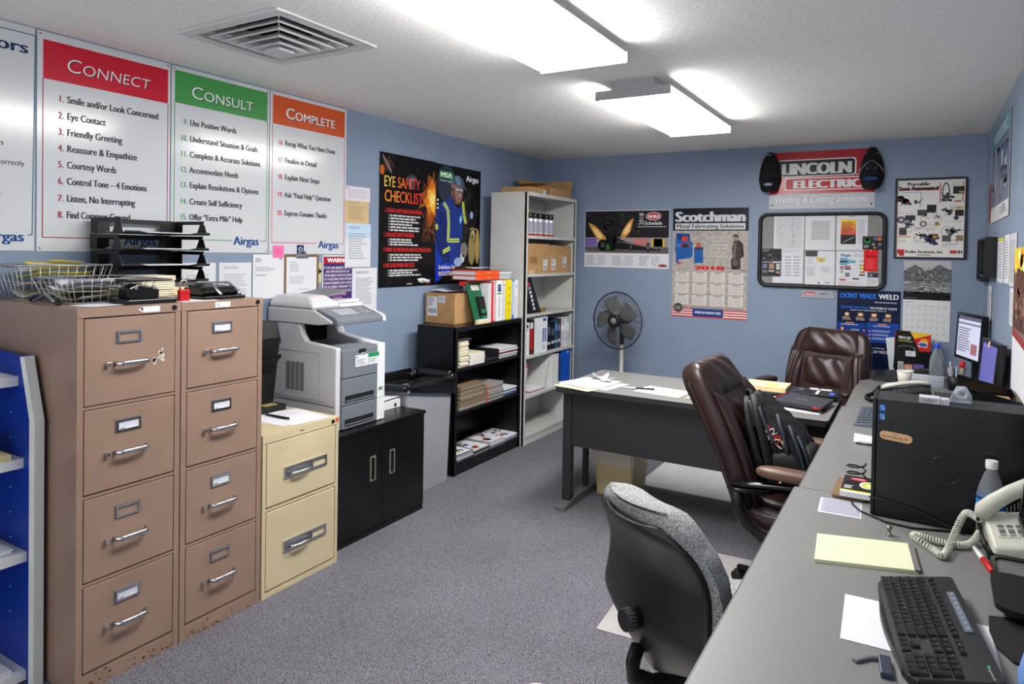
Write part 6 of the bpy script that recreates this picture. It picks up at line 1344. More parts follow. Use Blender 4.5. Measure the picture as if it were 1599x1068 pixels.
def pocket(y0, y1, z0, z1, xo, label):
    t = T('document_holder', label, 'document holder', (RWX - 0.03, (y0+y1)/2, z0), group='black document holders on the right wall')
    b = MB(); b.box(RWX - xo, RWX - 0.002, y0, y0 + 0.012, z0, z1, M_blackg); b.box(RWX - xo, RWX - 0.002, y1 - 0.012, y1, z0, z1, M_blackg); b.box(RWX - xo, RWX - 0.002, y0 + 0.012, y1 - 0.012, z0, z0 + 0.012, M_blackg); b.box(RWX - xo, RWX - 0.002, y0 + 0.012, y1 - 0.012, z1 - 0.012, z1, M_blackg); b.box(RWX - 0.012, RWX - 0.002, y0 + 0.012, y1 - 0.012, z0 + 0.012, z1 - 0.012, M_blackm); b.build('frame', t)
    b = MB(); b.box(RWX - 0.017, RWX - 0.0125, y0 + 0.03, y1 - 0.03, z0 + 0.02, z1 - 0.02, M_paper); b.build('sheet', t)
pocket(-0.43, -0.08, 1.40, 1.685, 0.05, 'black document holder on the right wall, nearest the far corner')
pocket(-0.90, -0.50, 1.44, 1.680, 0.06, 'second black document holder from the far corner, on the right wall')
def rw_paper(y0, y1, zt, zb, label, top=None, name='notice', col=(160, 160, 170), paper=None, n=14):
    sh = Sheet(abs(y1 - y0), zt - zb, 100, 140, paper=paper or M_paper)
    if top: sh.rect(0, 0, 100, 12, top)
    sh.greek(10, 18, 90, 130, n, col)
    return sh.place(name, (RWX - 0.003, y0, zt), -PI/2, label=label, cat='paper')
rw_paper(-0.99, -1.30, 1.668, 1.42, 'white list with yellow top edge right of the black document holders', (214, 200, 80))
rw_paper(-1.335, -1.58, 1.676, 1.425, 'white sheet between the yellow-topped list and grey table sheet')
rw_paper(-1.60, -1.88, 1.675, 1.418, 'grey table sheet left of the yellow flower poster on right wall', None, 'notice', (140, 140, 150), ink((206, 206, 212)), 22)
rw_paper(-0.42, -0.65, 1.38, 1.135, 'narrow white sheet below the black document holders')
rw_paper(-1.665, -1.94, 1.41, 1.23, 'white papers hanging under the grey table sheet')
sh = Sheet(0.62, 0.78, 100, 126, paper=ink((120, 90, 74), True)); sh.rect(0, 0, 100, 15, (226, 196, 60)); 
for _ in range(14): sh.ell(random.uniform(8, 90), random.uniform(2, 16), 7, 3.5, random.choice([(240, 220, 90), (214, 150, 40), (250, 240, 170)]), 2)
sh.rect(0, 15, 100, 60, (92, 62, 54), 1)
for _ in range(20): u = random.uniform(4, 80); v = random.uniform(18, 55); sh.rect(u, v, u + random.uniform(4, 18), v + random.uniform(3, 9), random.choice([(120, 84, 70), (70, 46, 44), (150, 110, 90)]), 2)
sh.rect(0, 64, 100, 126, (216, 218, 226), 1); sh.poly([(0, 60), (100, 66), (100, 72), (0, 66)], (150, 60, 60), 3)
sh.place('wall_poster', (RWX - 0.004, -1.82, 1.602), -PI/2, label='poster with yellow flowers on the right wall, cut by the photo edge', cat='poster')
random.seed(44)
# ------------------------------------------------------------------ chair mats
def mat_sheet(name, cx, cy, lx, ly, rz, r, label, m=M_mat):
    b = MB(); c, s_ = math.cos(rz), math.sin(rz)
    pts = [(cx + c * x - s_ * y, cy + s_ * x + c * y) for x, y in rrect(-lx/2, lx/2, -ly/2, ly/2, r, 6)]
    b.prism(pts, 0.0, 0.004, m)
    return tag(b.build(name, bevel=0.001), label, 'chair mat', 'chair mats on the carpet')
mat_sheet('chair_mat', 2.57, -2.70, 1.18, 0.98, 0.06, 0.012, 'scuffed grey chair mat under the brown chair holding the backpack')
mat_sheet('chair_mat', 2.55, -4.22, 1.16, 1.17, 0.05, 0.06, 'pale chair mat with rounded corner under the grey task chair', mat('pale_chair_mat', (206, 198, 190), 0.45, noise=(5, 0.04, 5)))
mat_sheet('chair_mat', 2.095, -0.97, 1.14, 0.92, 0.0, 0.012, 'light grey chair mat under the charcoal desk', mat('light_chair_mat', (196, 194, 194), 0.4, noise=(5, 0.04, 5)))

# ------------------------------------------------------------------ charcoal desk
DX0, DX1, DY0, DY1, DZ = 1.252, 2.752, -2.142, -1.432, 0.742
t = T('office_desk', 'charcoal office desk with grey top in front of the far wall', 'desk', (2.0, -1.79, 0))
b = MB(); b.rprism(DX0, DX1, DY0, DY1, DZ - 0.003, DZ, 0.02, M_lami); b.rprism(DX0, DX1, DY0, DY1, DZ - 0.034, DZ - 0.003, 0.02, M_desk); b.build('desktop', t, bevel=0.002)
b = MB(); b.box(DX0 + 0.06, DX1 - 0.06, DY0 + 0.085, DY0 + 0.10, 0.375, DZ - 0.034, M_desk); b.build('modesty_panel', t)
for xx in (DX0 + 0.02, DX1 - 0.075):
    b = MB()
    b.box(xx, xx + 0.055, DY0 + 0.075, DY0 + 0.125, 0.045, DZ - 0.034, M_desk); b.box(xx + 0.012, xx + 0.044, -1.80, -1.765, 0.045, DZ - 0.034, M_desk)
    b.prism([(DY0 - 0.01, 0), (DY1 - 0.02, 0), (DY1 - 0.02, 0.02), (-1.62, 0.05), (-2.0, 0.05), (DY0 - 0.01, 0.022)], xx - 0.008, xx + 0.063, mat('desk_foot_grey', (92, 92, 92), 0.5), 'x')
    b.build('leg', t, bevel=0.003)
# on the desk
def desk_sheet(x, y, w, h, rz, z, label, n=10, m=None, name='paper_sheet', col=(170, 172, 182)):
    sh = Sheet(w, h, 100, 100 * h / w, paper=m or M_paper); sh.greek(12, 10, 88, 90 * h / w, n, col) if n else None
    return flat(sh, name, x, y, z, rz, label, 'paper')
desk_sheet(1.31, -1.82, 0.26, 0.31, -0.25, DZ + 0.0008, 'tan envelope under papers at the left end of the charcoal desk', 0, M_cream, 'envelope')
for k, (x, y, rz, lab) in enumerate(((1.30, -1.80, -0.22, 'lowest white sheet at the left end of the charcoal desk'), (1.325, -1.78, -0.1, 'middle white sheet at the left end of the charcoal desk'), (1.31, -1.785, -0.3, 'top printed sheet at the left end of the charcoal desk'))):
    desk_sheet(x, y, 0.22, 0.28, rz, DZ + 0.003 + k * 0.002, lab, 8)
bent_paper('crumpled_wrapper', 1.40, -1.80, DZ + 0.012, 0.10, 0.08, 0.4, M_paper, 'crumpled white wrapper on the papers of charcoal desk, left', 0.03)
bent_paper('crumpled_wrapper', 1.47, -1.86, DZ + 0.012, 0.09, 0.06, -0.3, M_paper, 'crumpled white receipt right of the wrapper on charcoal desk', 0.025)
desk_sheet(1.50, -1.82, 0.11, 0.26, -0.18, DZ + 0.001, 'narrow grey leaflet right of the paper pile on charcoal desk', 6, ink((190, 190, 196)), 'leaflet')
b = MB(); b.tube([(1.62, -1.965, DZ + 0.006), (1.69, -1.945, DZ + 0.006)], 0.005, M_paper, 8); b.tube([(1.69, -1.945, DZ + 0.006), (1.79, -1.915, DZ + 0.006)], 0.0055, M_blackg, 8); tag(b.build('marker_pen'), 'black and white marker lying on the charcoal desk', 'pen')
desk_sheet(1.72, -1.80, 0.28, 0.21, -0.12, DZ + 0.001, 'printed white sheet in the middle of the charcoal desk', 8)
b = MB(); b.tube([(2.12, -1.56, DZ + 0.007), (2.17, -1.52, DZ + 0.007), (2.21, -1.51, DZ + 0.007)], [0.003, 0.006, 0.006], M_blackg, 8); tag(b.build('pen'), 'dark pen lying beside the folders on the charcoal desk', 'pen')
for k, (x, y, rz, m, lab) in enumerate(((2.03, -1.78, -0.1, M_cream, 'lowest manila folder beside the backpack on charcoal desk'), (2.06, -1.75, 0.08, mat('manila_orange', (222, 176, 96), 0.7), 'orange-tan folder in the middle of the folder pile'), (2.02, -1.74, -0.02, M_cream, 'top manila folder beside the backpack on charcoal desk'))):
    desk_sheet(x, y, 0.30, 0.24, rz, DZ + 0.001 + 0.004 * k, lab, 0, m, 'folder')
t = T('binder', 'open black portfolio with cream pad and yellow sticky note on charcoal desk', 'portfolio', (2.4, -1.45, DZ))
b = MB(); b.rprism(2.225, 2.745, -1.66, -1.435, DZ + 0.0005, DZ + 0.02, 0.02, M_blackm); b.build('cover', t, bevel=0.006)
b = MB()
for k in range(5): b.box(2.235, 2.475, -1.655 + 0.003 * k, -1.44, DZ + 0.021 + k * 0.005, DZ + 0.025 + k * 0.005, M_cream if k % 2 else mat('manila_pale', (226, 206, 160), 0.7))
b.build('pad', t)
b = MB(); b.box(2.36, 2.42, -1.60, -1.56, DZ + 0.0452, DZ + 0.0458, ink((226, 222, 60))); b.build('sticky_note', t)
b = MB(); b.rprism(2.485, 2.742, -1.655, -1.44, DZ + 0.021, DZ + 0.032, 0.02, M_black)
b.build('organiser_panel', t, bevel=0.003)
b = MB()
for u0, u1, v0, v1, c in ((2.51, 2.54, -1.62, -1.58, (60, 60, 90)), (2.53, 2.56, -1.56, -1.5, (90, 90, 96)), (2.585, 2.63, -1.5, -1.46, (226, 226, 230)), (2.64, 2.70, -1.5, -1.46, (206, 206, 212)), (2.63, 2.645, -1.64, -1.52, (226, 222, 222)), (2.70, 2.725, -1.63, -1.56, (70, 100, 190))): b.box(u0, u1, v0, v1, DZ + 0.0325, DZ + 0.035, ink(c))
b.build('cards_and_pens', t)
t = T('laptop', 'closed dark grey laptop with red edges on the charcoal desk', 'laptop', (2.6, -1.8, DZ))
b = MB(); lp = [(2.45, -1.93), (2.70, -2.0), (2.775 - 0.04, -1.73), (2.50, -1.67)]
b.prism(lp, DZ + 0.012, DZ + 0.022, mat('laptop_underside', (30, 30, 34), 0.5)); b.build('base', t, bevel=0.003)
b = MB(); b.prism(lp, DZ + 0.0225, DZ + 0.032, mat('laptop_lid', (58, 58, 66), 0.4, 0.2)); b.prism([(2.56, -1.82), (2.615, -1.835), (2.618, -1.825), (2.563, -1.81)], DZ + 0.032, DZ + 0.0326, M_chrome); b.build('lid', t, bevel=0.002)
b = MB(); b.tube([(2.449, -1.93, DZ + 0.0335), (2.499, -1.67, DZ + 0.0335)], 0.004, M_red, 6); b.tube([(2.66, -1.992, DZ + 0.026), (2.702, -2.003, DZ + 0.026)], 0.004, M_red, 6); b.build('red_trim', t)
desk_sheet(2.36, -1.67, 0.37, 0.32, -0.1, DZ + 0.0004, 'white paper under the laptop on the charcoal desk', 0)
b = MB(); b.box(2.46, 2.72, -1.94, -1.70, DZ + 0.001, DZ + 0.011, M_blackm); tag(b.build('book'), 'black thin book under the laptop', 'book')

# beige bin under the desk
t = T('waste_bin', 'beige waste bin with clear bag under the charcoal desk', 'waste bin', (1.47, -1.60, 0))
BB = mat('beige_bin_plastic', (206, 186, 138), 0.5)
b = MB(); b.loft([rr3(1.352, 1.592, -1.735, -1.465, 0, 0.025), rr3(1.335, 1.615, -1.76, -1.44, 0.30, 0.03), rr3(1.345, 1.605, -1.75, -1.45, 0.30, 0.03), rr3(1.365, 1.58, -1.72, -1.48, 0.02, 0.025)], BB, True, False); b.build('bin_body', t)
CLR = mat('clear_bag_film', (236, 236, 240), 0.2, trans=0.45, alpha=0.6, ior=1.1)
b = MB(); R = []
for k in range(7):
    q = k / 6; ring = []
    base = rrect(1.334, 1.616, -1.761, -1.439, 0.03, 12)
    for i, (x, y) in enumerate(base):
        a = 2 * PI * i / len(base); wv = math.sin(7 * a) * 0.4 + math.sin(13 * a + 1) * 0.3 + math.sin(23 * a + 2) * 0.3
        d = Vector((x - 1.475, y + 1.6, 0)).normalized(); o_ = 0.006 + (0.012 + 0.01 * wv) * q
        ring.append((x + d.x * o_, y + d.y * o_, 0.325 - q * (0.11 + 0.03 * wv)))
    R.append(ring)
b.loft(R, CLR, False, True); b.build('bin_liner', t)

# ------------------------------------------------------------------ pedestal fan
fx_, fy_, fz_ = 0.97, -0.42, 0.985
t = T('pedestal_fan', 'grey pedestal fan with round wire guard behind the charcoal desk', 'fan', (fx_, fy_ + 0.06, 0))
FG = mat('fan_dark_grey', (46, 46, 50), 0.4); FB = mat('fan_blade_grey', (92, 94, 95), 0.35); FP = mat('fan_pole_pale', (186, 180, 176), 0.4)
b = MB(); b.lathe([(0.0, 0), (0.2, 0), (0.2, 0.012), (0.15, 0.03), (0.03, 0.05), (0.0, 0.05)], FG, 32, (fx_, fy_ + 0.06, 0)); b.build('base', t)
b = MB(); b.cyl((fx_, fy_ + 0.06, 0.05), (fx_, fy_ + 0.06, 0.80), 0.0165, FP); b.build('pole', t)
yaw_f = -0.20
def fp(r, a, d):     # point on the fan disc: radius, angle, depth toward the room
    x, z, y = r * math.cos(a), r * math.sin(a), -d
    return (fx_ + x * math.cos(yaw_f) - y * math.sin(yaw_f), fy_ + x * math.sin(yaw_f) + y * math.cos(yaw_f), fz_ + z)
b = MB(); b.cyl(fp(0, 0, 0.0), fp(0, 0, -0.12), 0.055, FG, 0.04, 20); b.cyl((fx_, fy_ + 0.06, 0.78), (fx_, fy_ + 0.05, fz_ - 0.03), 0.018, FG, n=12); b.build('motor', t)
RG = 0.237
b = MB()
for d, rr in ((0.07, 0.0035),): b.tube([fp(RG, 2*PI*i/48, 0.035) for i in range(48)], 0.006, FG, 8, closed=True)
b.build('rim', t)
for nm, sgn in (('front_guard', 1), ('rear_guard', -1)):
    b = MB()
    for k in range(11):
        r = 0.05 + k * 0.0172; b.tube([fp(r, 2*PI*i/40, 0.035 + sgn * 0.05 * math.sqrt(max(0, 1 - (r / RG) ** 4))) for i in range(40)], 0.0011, FG, 5, closed=True)
    for k in range(8 if sgn > 0 else 24):
        a = 2 * PI * k / (8 if sgn > 0 else 24)
        b.tube([fp(r, a + 0.0, 0.035 + sgn * 0.05 * math.sqrt(max(0, 1 - (r / RG) ** 4))) for r in (0.045, 0.1, 0.15, 0.19, 0.22, RG)], 0.0015, FG, 5)
    b.build(nm, t)
b = MB()
b.lathe([(0.0, 0.0), (0.056, 0.0), (0.056, 0.008), (0.048, 0.012), (0.0, 0.012)], M_blackm, 28); b.lathe([(0.0, 0.0121), (0.028, 0.0121), (0.028, 0.0135), (0.0, 0.0135)], mat('fan_badge_silver', (120, 122, 126), 0.5), 24)
b.v = [Vector(fp(math.hypot(v.x, v.y), math.atan2(v.y, v.x), 0.085 + v.z)) for v in b.v]
b.build('hub_badge', t)
for k in range(5):
    b = MB(); a0 = 2 * PI * k / 5 + 0.35
    def bl(u, v):
        r = 0.035 + v * 0.165; hw = (0.25 + 0.34 * math.sin(PI * min(1, v * 0.75 + 0.12))) * (1 - 0.25 * v * v)
        a = a0 + (u - 0.5) * 2 * hw + 0.35 * v
        return fp(r, a, 0.035 + (u - 0.5) * 0.035)
    b.grid(bl, 8, 8, FB); b.build('blade', t, solid=0.002)

# ------------------------------------------------------------------ chairs
def star_base(t, rad=0.30, m=None, rot=0.3, hub=0.09):
    m = m or M_blackg
    b = MB(); b.lathe([(0.0, 0.05), (0.05, 0.05), (0.055, 0.08), (0.045, 0.115), (0.0, 0.115)], m, 18)
    for k in range(5):
        a = rot + 2 * PI * k / 5; c, s_ = math.cos(a), math.sin(a)
        b.tube([(0.03 * c, 0.03 * s_, 0.09), (rad * 0.6 * c, rad * 0.6 * s_, 0.085), (rad * c, rad * s_, 0.068)], [0.03, 0.025, 0.018], m, 8, flat=(0.7, 1.0))
    b.build('star_base', t)
    b = MB(); b.cyl((0, 0, 0.11), (0, 0, 0.26), 0.026, M_blackm); b.cyl((0, 0, 0.26), (0, 0, 0.37), 0.015, M_steel); b.build('gas_lift', t)
    for k in range(5):
        a = rot + 2 * PI * k / 5; c, s_ = math.cos(a), math.sin(a); px, py = rad * c, rad * s_
        b = MB()
        for o_ in (-0.016, 0.016): b.cyl((px - s_ * (o_ - 0.010), py + c * (o_ - 0.010), 0.029), (px - s_ * (o_ + 0.010), py + c * (o_ + 0.010), 0.029), 0.025, M_rubber, n=18)
        b.cyl((px, py, 0.045), (px, py, 0.072), 0.009, M_steel, n=8); b.cyl((px - s_ * -0.008, py + c * -0.008, 0.036), (px - s_ * 0.008, py + c * 0.008, 0.036), 0.024, M_blackm, n=12)
        b.build('caster', t)
def catmull(P, t):
    n = len(P) - 1; x = min(max(t, 0), 1) * n; i = min(int(x), n - 1); f = x - i
    p = [P[max(i - 1, 0)], P[i], P[i + 1], P[min(i + 2, n)]]
    return tuple(0.5 * (2 * p[1][k] + (p[2][k] - p[0][k]) * f + (2 * p[0][k] - 5 * p[1][k] + 4 * p[2][k] - p[3][k]) * f * f + (3 * p[1][k] - p[0][k] - 3 * p[2][k] + p[3][k]) * f ** 3) for k in range(len(P[0])))
def exec_chair(label, x, y, rz, path, style, seat_z=0.50, wk=1.0):
    """local x is forward. path: (forward, z, half width, half thickness) from seat to top"""
    t = T('office_chair', label, 'office chair', (x, y, 0), rz, 'dark brown leather office chairs')
    def at(v): return catmull(path, v)
    def nrm(v):
        a, b_ = at(max(0, v - 0.02)), at(min(1, v + 0.02)); dx, dz = b_[0] - a[0], b_[1] - a[1]; L = math.hypot(dx, dz)
        return dz / L, -dx / L
    def sp(a, k): return math.copysign(abs(a) ** k, a)
    b = MB(); R = []
    NV = 26
    for j in range(NV + 1):
        v = j / NV; f, z, w, th = at(v); nx, nz = nrm(v)
        e = 1.0
        if v > 0.86: e = math.sqrt(max(0.0, 1 - ((v - 0.86) / 0.14) ** 2 * 0.94))
        if v < 0.06: e = 0.7 + 0.3 * v / 0.06
        ring = []
        for i in range(32):
            a = 2 * PI * i / 32; yy = sp(math.cos(a), 0.55) * w * (0.55 + 0.45 * e); tt = sp(math.sin(a), 0.6) * th * e
            wing = 0.035 * (abs(yy) / w) ** 3
            ring.append((f + nx * (tt + wing), yy, z + nz * (tt + wing)))
        R.append(ring)
    b.loft(R, M_leather, True, True); b.build('backrest', t)
    def pad(name, v0, v1, wf, th, u0=-1, u1=1, wr=6, off=0.0):
        b = MB()
        def fn(u, v):
            uu = u0 + (u1 - u0) * u; s_ = 2 * u - 1; q = 2 * v - 1
            vv = v0 + (v1 - v0) * v; f, z, w, h_ = at(vv); nx, nz = nrm(vv)
            k = (max(0, 1 - abs(s_) ** 3.2) ** 0.55) * (max(0, 1 - abs(q) ** 3.2) ** 0.55)
            wrk = 0.0035 * wk * math.sin(wr * PI * u + 1.5 * math.sin(5 * v)) * abs(q) ** 2 * k + 0.004 * wk * math.sin(17 * u + 9 * v) * k
            d = h_ * 0.8 + off - 0.012 + th * k + wrk + 0.035 * abs(uu * wf) ** 3
            return (f + nx * d, uu * w * wf, z + nz * d)
        b.grid(fn, 36, 20, M_leather); b.build(name, t)
    pad('headrest_cushion', 0.60, 0.985, 0.80, 0.055, wr=7)
    pad('lumbar_cushion', 0.30, 0.61, 0.62, 0.045, wr=9)
    pad('lower_cushion', 0.06, 0.31, 0.62, 0.035, wr=5)
    for s_ in (1, -1):
        pad('side_bolster', 0.05, 0.66, 0.98, 0.04, 0.60 * s_, 1.0 * s_, 2, 0.004)
        b = MB(); st = [at(0.05 + 0.9 * k / 20) for k in range(21)]; nn = [nrm(0.05 + 0.9 * k / 20) for k in range(21)]
        b.tube([(p[0] + n_[0] * 0.0 + 0.0, s_ * (p[2] * (1.0 if k < 17 else 1.0 - 0.07 * (k - 16)) + 0.002), p[1]) for k, (p, n_) in enumerate(zip(st, nn))], 0.004, M_leather, 6); b.build('piping', t)
    b = MB()
    def puff(q):
        return Vector((q.x, q.y, q.z + (0.012 * math.sin(9 * q.y) * math.cos(7 * q.x) if q.z > 0 else 0) - (0.03 * max(0, q.x / 0.27) ** 3)))
    b.pillow((0.02, 0, seat_z - 0.06), (0.275, 0.265, 0.062), M_leather, 0.5, 40, 16, puff); b.build('seat', t)
    b = MB(); b.pillow((0.03, 0, seat_z + 0.004), (0.235, 0.215, 0.03), M_leather, 0.55, 36, 12, puff); b.build('seat_cushion', t)
    b = MB(); b.box(-0.16, 0.16, -0.14, 0.14, seat_z - 0.135, seat_z - 0.118, M_blackm); b.box(-0.07, 0.1, -0.05, 0.05, 0.36, seat_z - 0.134, M_blackm); b.build('mechanism', t, bevel=0.004)
    for s_ in (1, -1):
        b = MB(); yy = s_ * 0.292
        if style == 'loop':
            b.tube([(0.20, yy, 0.615), (0.12, yy, 0.628), (-0.02, yy, 0.612), (-0.14, yy, 0.597), (-0.215, yy, 0.590), (-0.232, yy, 0.575), (-0.20, yy, 0.565), (-0.06, yy, 0.585)], 0.017, M_blackg, 10, flat=(0.75, 1.25))
            b.tube([(-0.205, yy, 0.575), (-0.20, yy * 1.0, 0.50), (-0.165, yy, 0.43), (-0.10, yy * 0.98, 0.385), (0.0, yy * 0.95, 0.365), (0.10, yy * 0.8, 0.372), (0.12, yy * 0.5, 0.372)], 0.02, M_blackm, 10, flat=(0.9, 1.2))
        else:
            b.tube([(0.02, yy, 0.655), (0.02, yy, 0.50), (0.02, yy * 0.97, 0.40), (0.02, yy * 0.6, 0.372), (0.02, yy * 0.4, 0.372)], 0.022, M_blackm, 10, flat=(1.1, 0.8))
        a = b.build('armrest', t)
        b = MB()
        zc = 0.662 if style == 'loop' else 0.682
        b.pillow((0.035 if style == 'loop' else 0.03, yy, zc), (0.16 if style == 'loop' else 0.115, 0.043, 0.024), M_leath2 if style == 'loop' else M_leather, 0.6, 28, 12); b.build('arm_pad', a)
    star_base(t, 0.31)
    return t
exec_chair('dark brown leather office chair holding a black backpack, beside the long counter', 2.70, -2.585, -0.06,
           [(-0.20, 0.41, 0.235, 0.055), (-0.235, 0.55, 0.255, 0.065), (-0.30, 0.72, 0.262, 0.07), (-0.375, 0.87, 0.255, 0.072), (-0.44, 0.975, 0.235, 0.07), (-0.475, 1.045, 0.20, 0.06)], 'loop')
exec_chair('dark brown leather office chair facing out from behind the charcoal desk', 2.50, -0.86, -1.90,
           [(-0.22, 0.43, 0.24, 0.055), (-0.25, 0.56, 0.262, 0.065), (-0.28, 0.70, 0.27, 0.07), (-0.32, 0.84, 0.265, 0.07), (-0.36, 0.95, 0.25, 0.068), (-0.385, 1.035, 0.215, 0.055)], 'post', wk=1.0)

# grey task chair
t = T('task_chair', 'grey fabric task chair with black plastic back shell, nearest the viewer', 'office chair', (2.70, -3.77, 0), math.radians(56))
SH = mat('scuffed_black_shell', (25, 25, 25), 0.42, noise=(8, 0.25, 6))
bk = -0.345
prof_s = [(0.03, 0.43, 0.05), (0.0, 0.485, 0.15), (-0.02, 0.56, 0.22), (-0.012, 0.64, 0.22), (-0.012, 0.715, 0.212), (-0.04, 0.785, 0.20), (-0.075, 0.835, 0.165), (-0.09, 0.86, 0.115)]
b = MB()
def shell(u, v):
    f, z, w = catmull(prof_s, v); s_ = 2 * u - 1
    return (bk + f + 0.045 * s_ * s_, s_ * w, z)
b.grid(shell, 24, 30, SH); b.build('back_shell', t, solid=0.012)
b = MB()
def cush(u, v, front):
    f, z, w = catmull(prof_s, v); s_ = 2 * u - 1
    k = (max(0, 1 - abs(s_) ** 4) ** 0.5) * (max(0, 1 - abs(2 * v - 1) ** 12) ** 0.5)
    wrk = 0.003 * math.sin(60 * v + 5 * s_) * abs(s_) ** 2 * (1 if 0.2 < v < 0.6 else 0.3)
    x = bk + f + 0.045 * s_ * s_ + 0.012 + ((0.09 + 0.035 * v) * k + wrk if front else 0.0)
    return (x, s_ * (w + 0.012 + 0.012 * math.sin(PI * v)), z + 0.012 * v + (0.028 if front else 0.02) * max(0, v - 0.8) / 0.2)
R = []
for j in range(31):
    v = j / 30; ring = []
    for i in range(22): ring.append(cush(i / 21, v, True))
    for i in range(22): ring.append(cush(1 - i / 21, v, False))
    R.append(ring)
b.loft(R, M_gfab, True, True); b.build('back_cushion', t)
b = MB()
for k in range(20):
    a = 2 * PI * k / 20; b.box(bk - 0.066, bk - 0.044, 0.027 * math.cos(a) - 0.002, 0.027 * math.cos(a) + 0.002, 0.575 + 0.027 * math.sin(a) - 0.002, 0.575 + 0.027 * math.sin(a) + 0.002, M_steel)
b.cyl((bk - 0.02, 0, 0.575), (bk - 0.07, 0, 0.575), 0.0275, M_blackm, n=24); b.build('knob', t)
b = MB(); b.tube([(bk - 0.02, 0, 0.50), (bk - 0.035, 0, 0.46), (bk - 0.035, 0, 0.42), (bk + 0.03, 0, 0.385), (bk + 0.2, 0, 0.375)], 0.02, M_blackm, 10, flat=(0.6, 1.2)); b.build('back_bar', t)
b = MB(); b.pillow((0.02, 0, 0.445), (0.235, 0.245, 0.05), M_gfab, 0.5, 36, 14); b.build('seat', t)
b = MB(); b.pillow((0.02, 0, 0.40), (0.22, 0.23, 0.02), M_blackm, 0.4, 30, 8); b.build('seat_pan', t)
star_base(t, 0.29, M_blackm, 0.9)

# backpack on the brown chair
random.seed(9)
t = T('backpack', 'open black backpack with cables in it, sitting on the brown leather chair', 'backpack', (2.60, -2.55, 0.537), 0.0)
prof_b = [(-0.025, 0.003), (-0.045, 0.10), (-0.075, 0.20), (-0.105, 0.29), (-0.135, 0.362), (-0.12, 0.378), (-0.09, 0.372), (-0.045, 0.335), (0.0, 0.305), (0.05, 0.265), (0.095, 0.215), (0.13, 0.15), (0.152, 0.08), (0.155, 0.02), (0.14, 0.003), (0.06, 0.0)]
b = MB(); R = []
for k in range(17):
    q = -1 + k / 8; sc = max(0.05, 1 - abs(q) ** 5) ** 0.4 if abs(q) < 1 else 0.72
    sc = 0.72 + 0.28 * max(0.0, 1 - abs(q) ** 4) ** 0.5
    ring = []
    for i in range(64):
        x, z = catmull(prof_b + [prof_b[0]], i / 64)
        cx, cz = 0.02, 0.15
        wv = 0.005 * math.sin(9 * q + 0.5 * i) + 0.004 * math.sin(14 * q - 0.9 * i)
        ring.append((cx + (x - cx) * sc + wv, q * 0.15 + wv * 0.5, max(0.002, cz + (z - cz) * sc + wv) if z > 0.02 else 0.002 + (1 - sc) * 0.1))
    R.append(ring)
b.loft(R, M_nylon, True, True); b.build('body', t)
# open main compartment: dark mouth with grey-blue edges
b = MB(); b.loft([[(-0.085 + 0.03 * u, -0.155, 0.300 - 0.03 * u), (-0.02 + 0.03 * u, -0.158, 0.255 - 0.03 * u), (0.03 + 0.03 * u, -0.158, 0.200 - 0.03 * u), (0.0 + 0.02 * u, -0.160, 0.175), (-0.06, -0.158, 0.215)] for u in (0, 0.12)], M_dark, True, False); b.build('compartment', t)
b = MB(); b.pillow((0.055, -0.145, 0.095), (0.075, 0.03, 0.075), M_nylon, 0.7, 28, 14, lambda q: Vector((q.x - 0.35 * q.z, q.y, q.z + 0.006 * math.sin(40 * q.x)))); b.build('side_pocket', t)
b = MB(); b.pillow((0.145, -0.02, 0.10), (0.035, 0.12, 0.085), M_nylon, 0.6, 28, 14, lambda q: Vector((q.x - 0.3 * q.z, q.y, q.z))); b.build('front_pocket', t)
for pts, r in (([(-0.135, -0.07, 0.372), (-0.125, -0.12, 0.35), (-0.105, -0.155, 0.27), (-0.075, -0.168, 0.17), (-0.05, -0.168, 0.06), (-0.04, -0.16, 0.01)], 0.016), ([(-0.11, -0.06, 0.385), (-0.085, -0.13, 0.36), (-0.06, -0.165, 0.28), (-0.03, -0.175, 0.17), (-0.005, -0.172, 0.06), (0.0, -0.162, 0.01)], 0.02)):
    b = MB(); b.tube([catmull(pts, i / 20) for i in range(21)], r, M_nylon, 10, flat=(0.4, 1.0)); b.build('strap', t)
for pts in ([(-0.08, -0.10, 0.372), (-0.06, -0.155, 0.335), (-0.03, -0.172, 0.27), (0.0, -0.176, 0.205)], [(0.0, -0.10, 0.318), (0.02, -0.15, 0.285), (0.04, -0.168, 0.235), (0.055, -0.172, 0.17)], [(0.05, -0.10, 0.275), (0.075, -0.15, 0.24), (0.105, -0.165, 0.17), (0.13, -0.165, 0.09), (0.135, -0.155, 0.03)], [(0.085, -0.10, 0.235), (0.115, -0.14, 0.19), (0.145, -0.15, 0.11), (0.155, -0.145, 0.04)]):
    b = MB(); b.tube([catmull(pts, i / 16) for i in range(17)], 0.0055, M_nylonb, 8, flat=(0.5, 1.3)); b.build('zip_edge', t)
b = MB(); b.tube([(-0.135, -0.02, 0.36), (-0.145, -0.03, 0.395), (-0.125, -0.06, 0.40), (-0.11, -0.08, 0.36)], 0.008, M_nylon, 8); b.build('carry_loop', t)
for k, c in enumerate(((200, 34, 40), (214, 206, 196), (150, 150, 156), (190, 40, 44), (206, 190, 176))):
    b = MB(); o_ = (-0.035 + 0.014 * k, -0.163, 0.262 - 0.014 * k)
    b.tube([(o_[0] + 0.022 * math.cos(1.2 * i + k), o_[1] - 0.003 * math.sin(1.9 * i + k), o_[2] + 0.02 * math.sin(1.1 * i + 2 * k)) for i in range(8)], 0.003, ink(c), 6); b.build('cable', t)
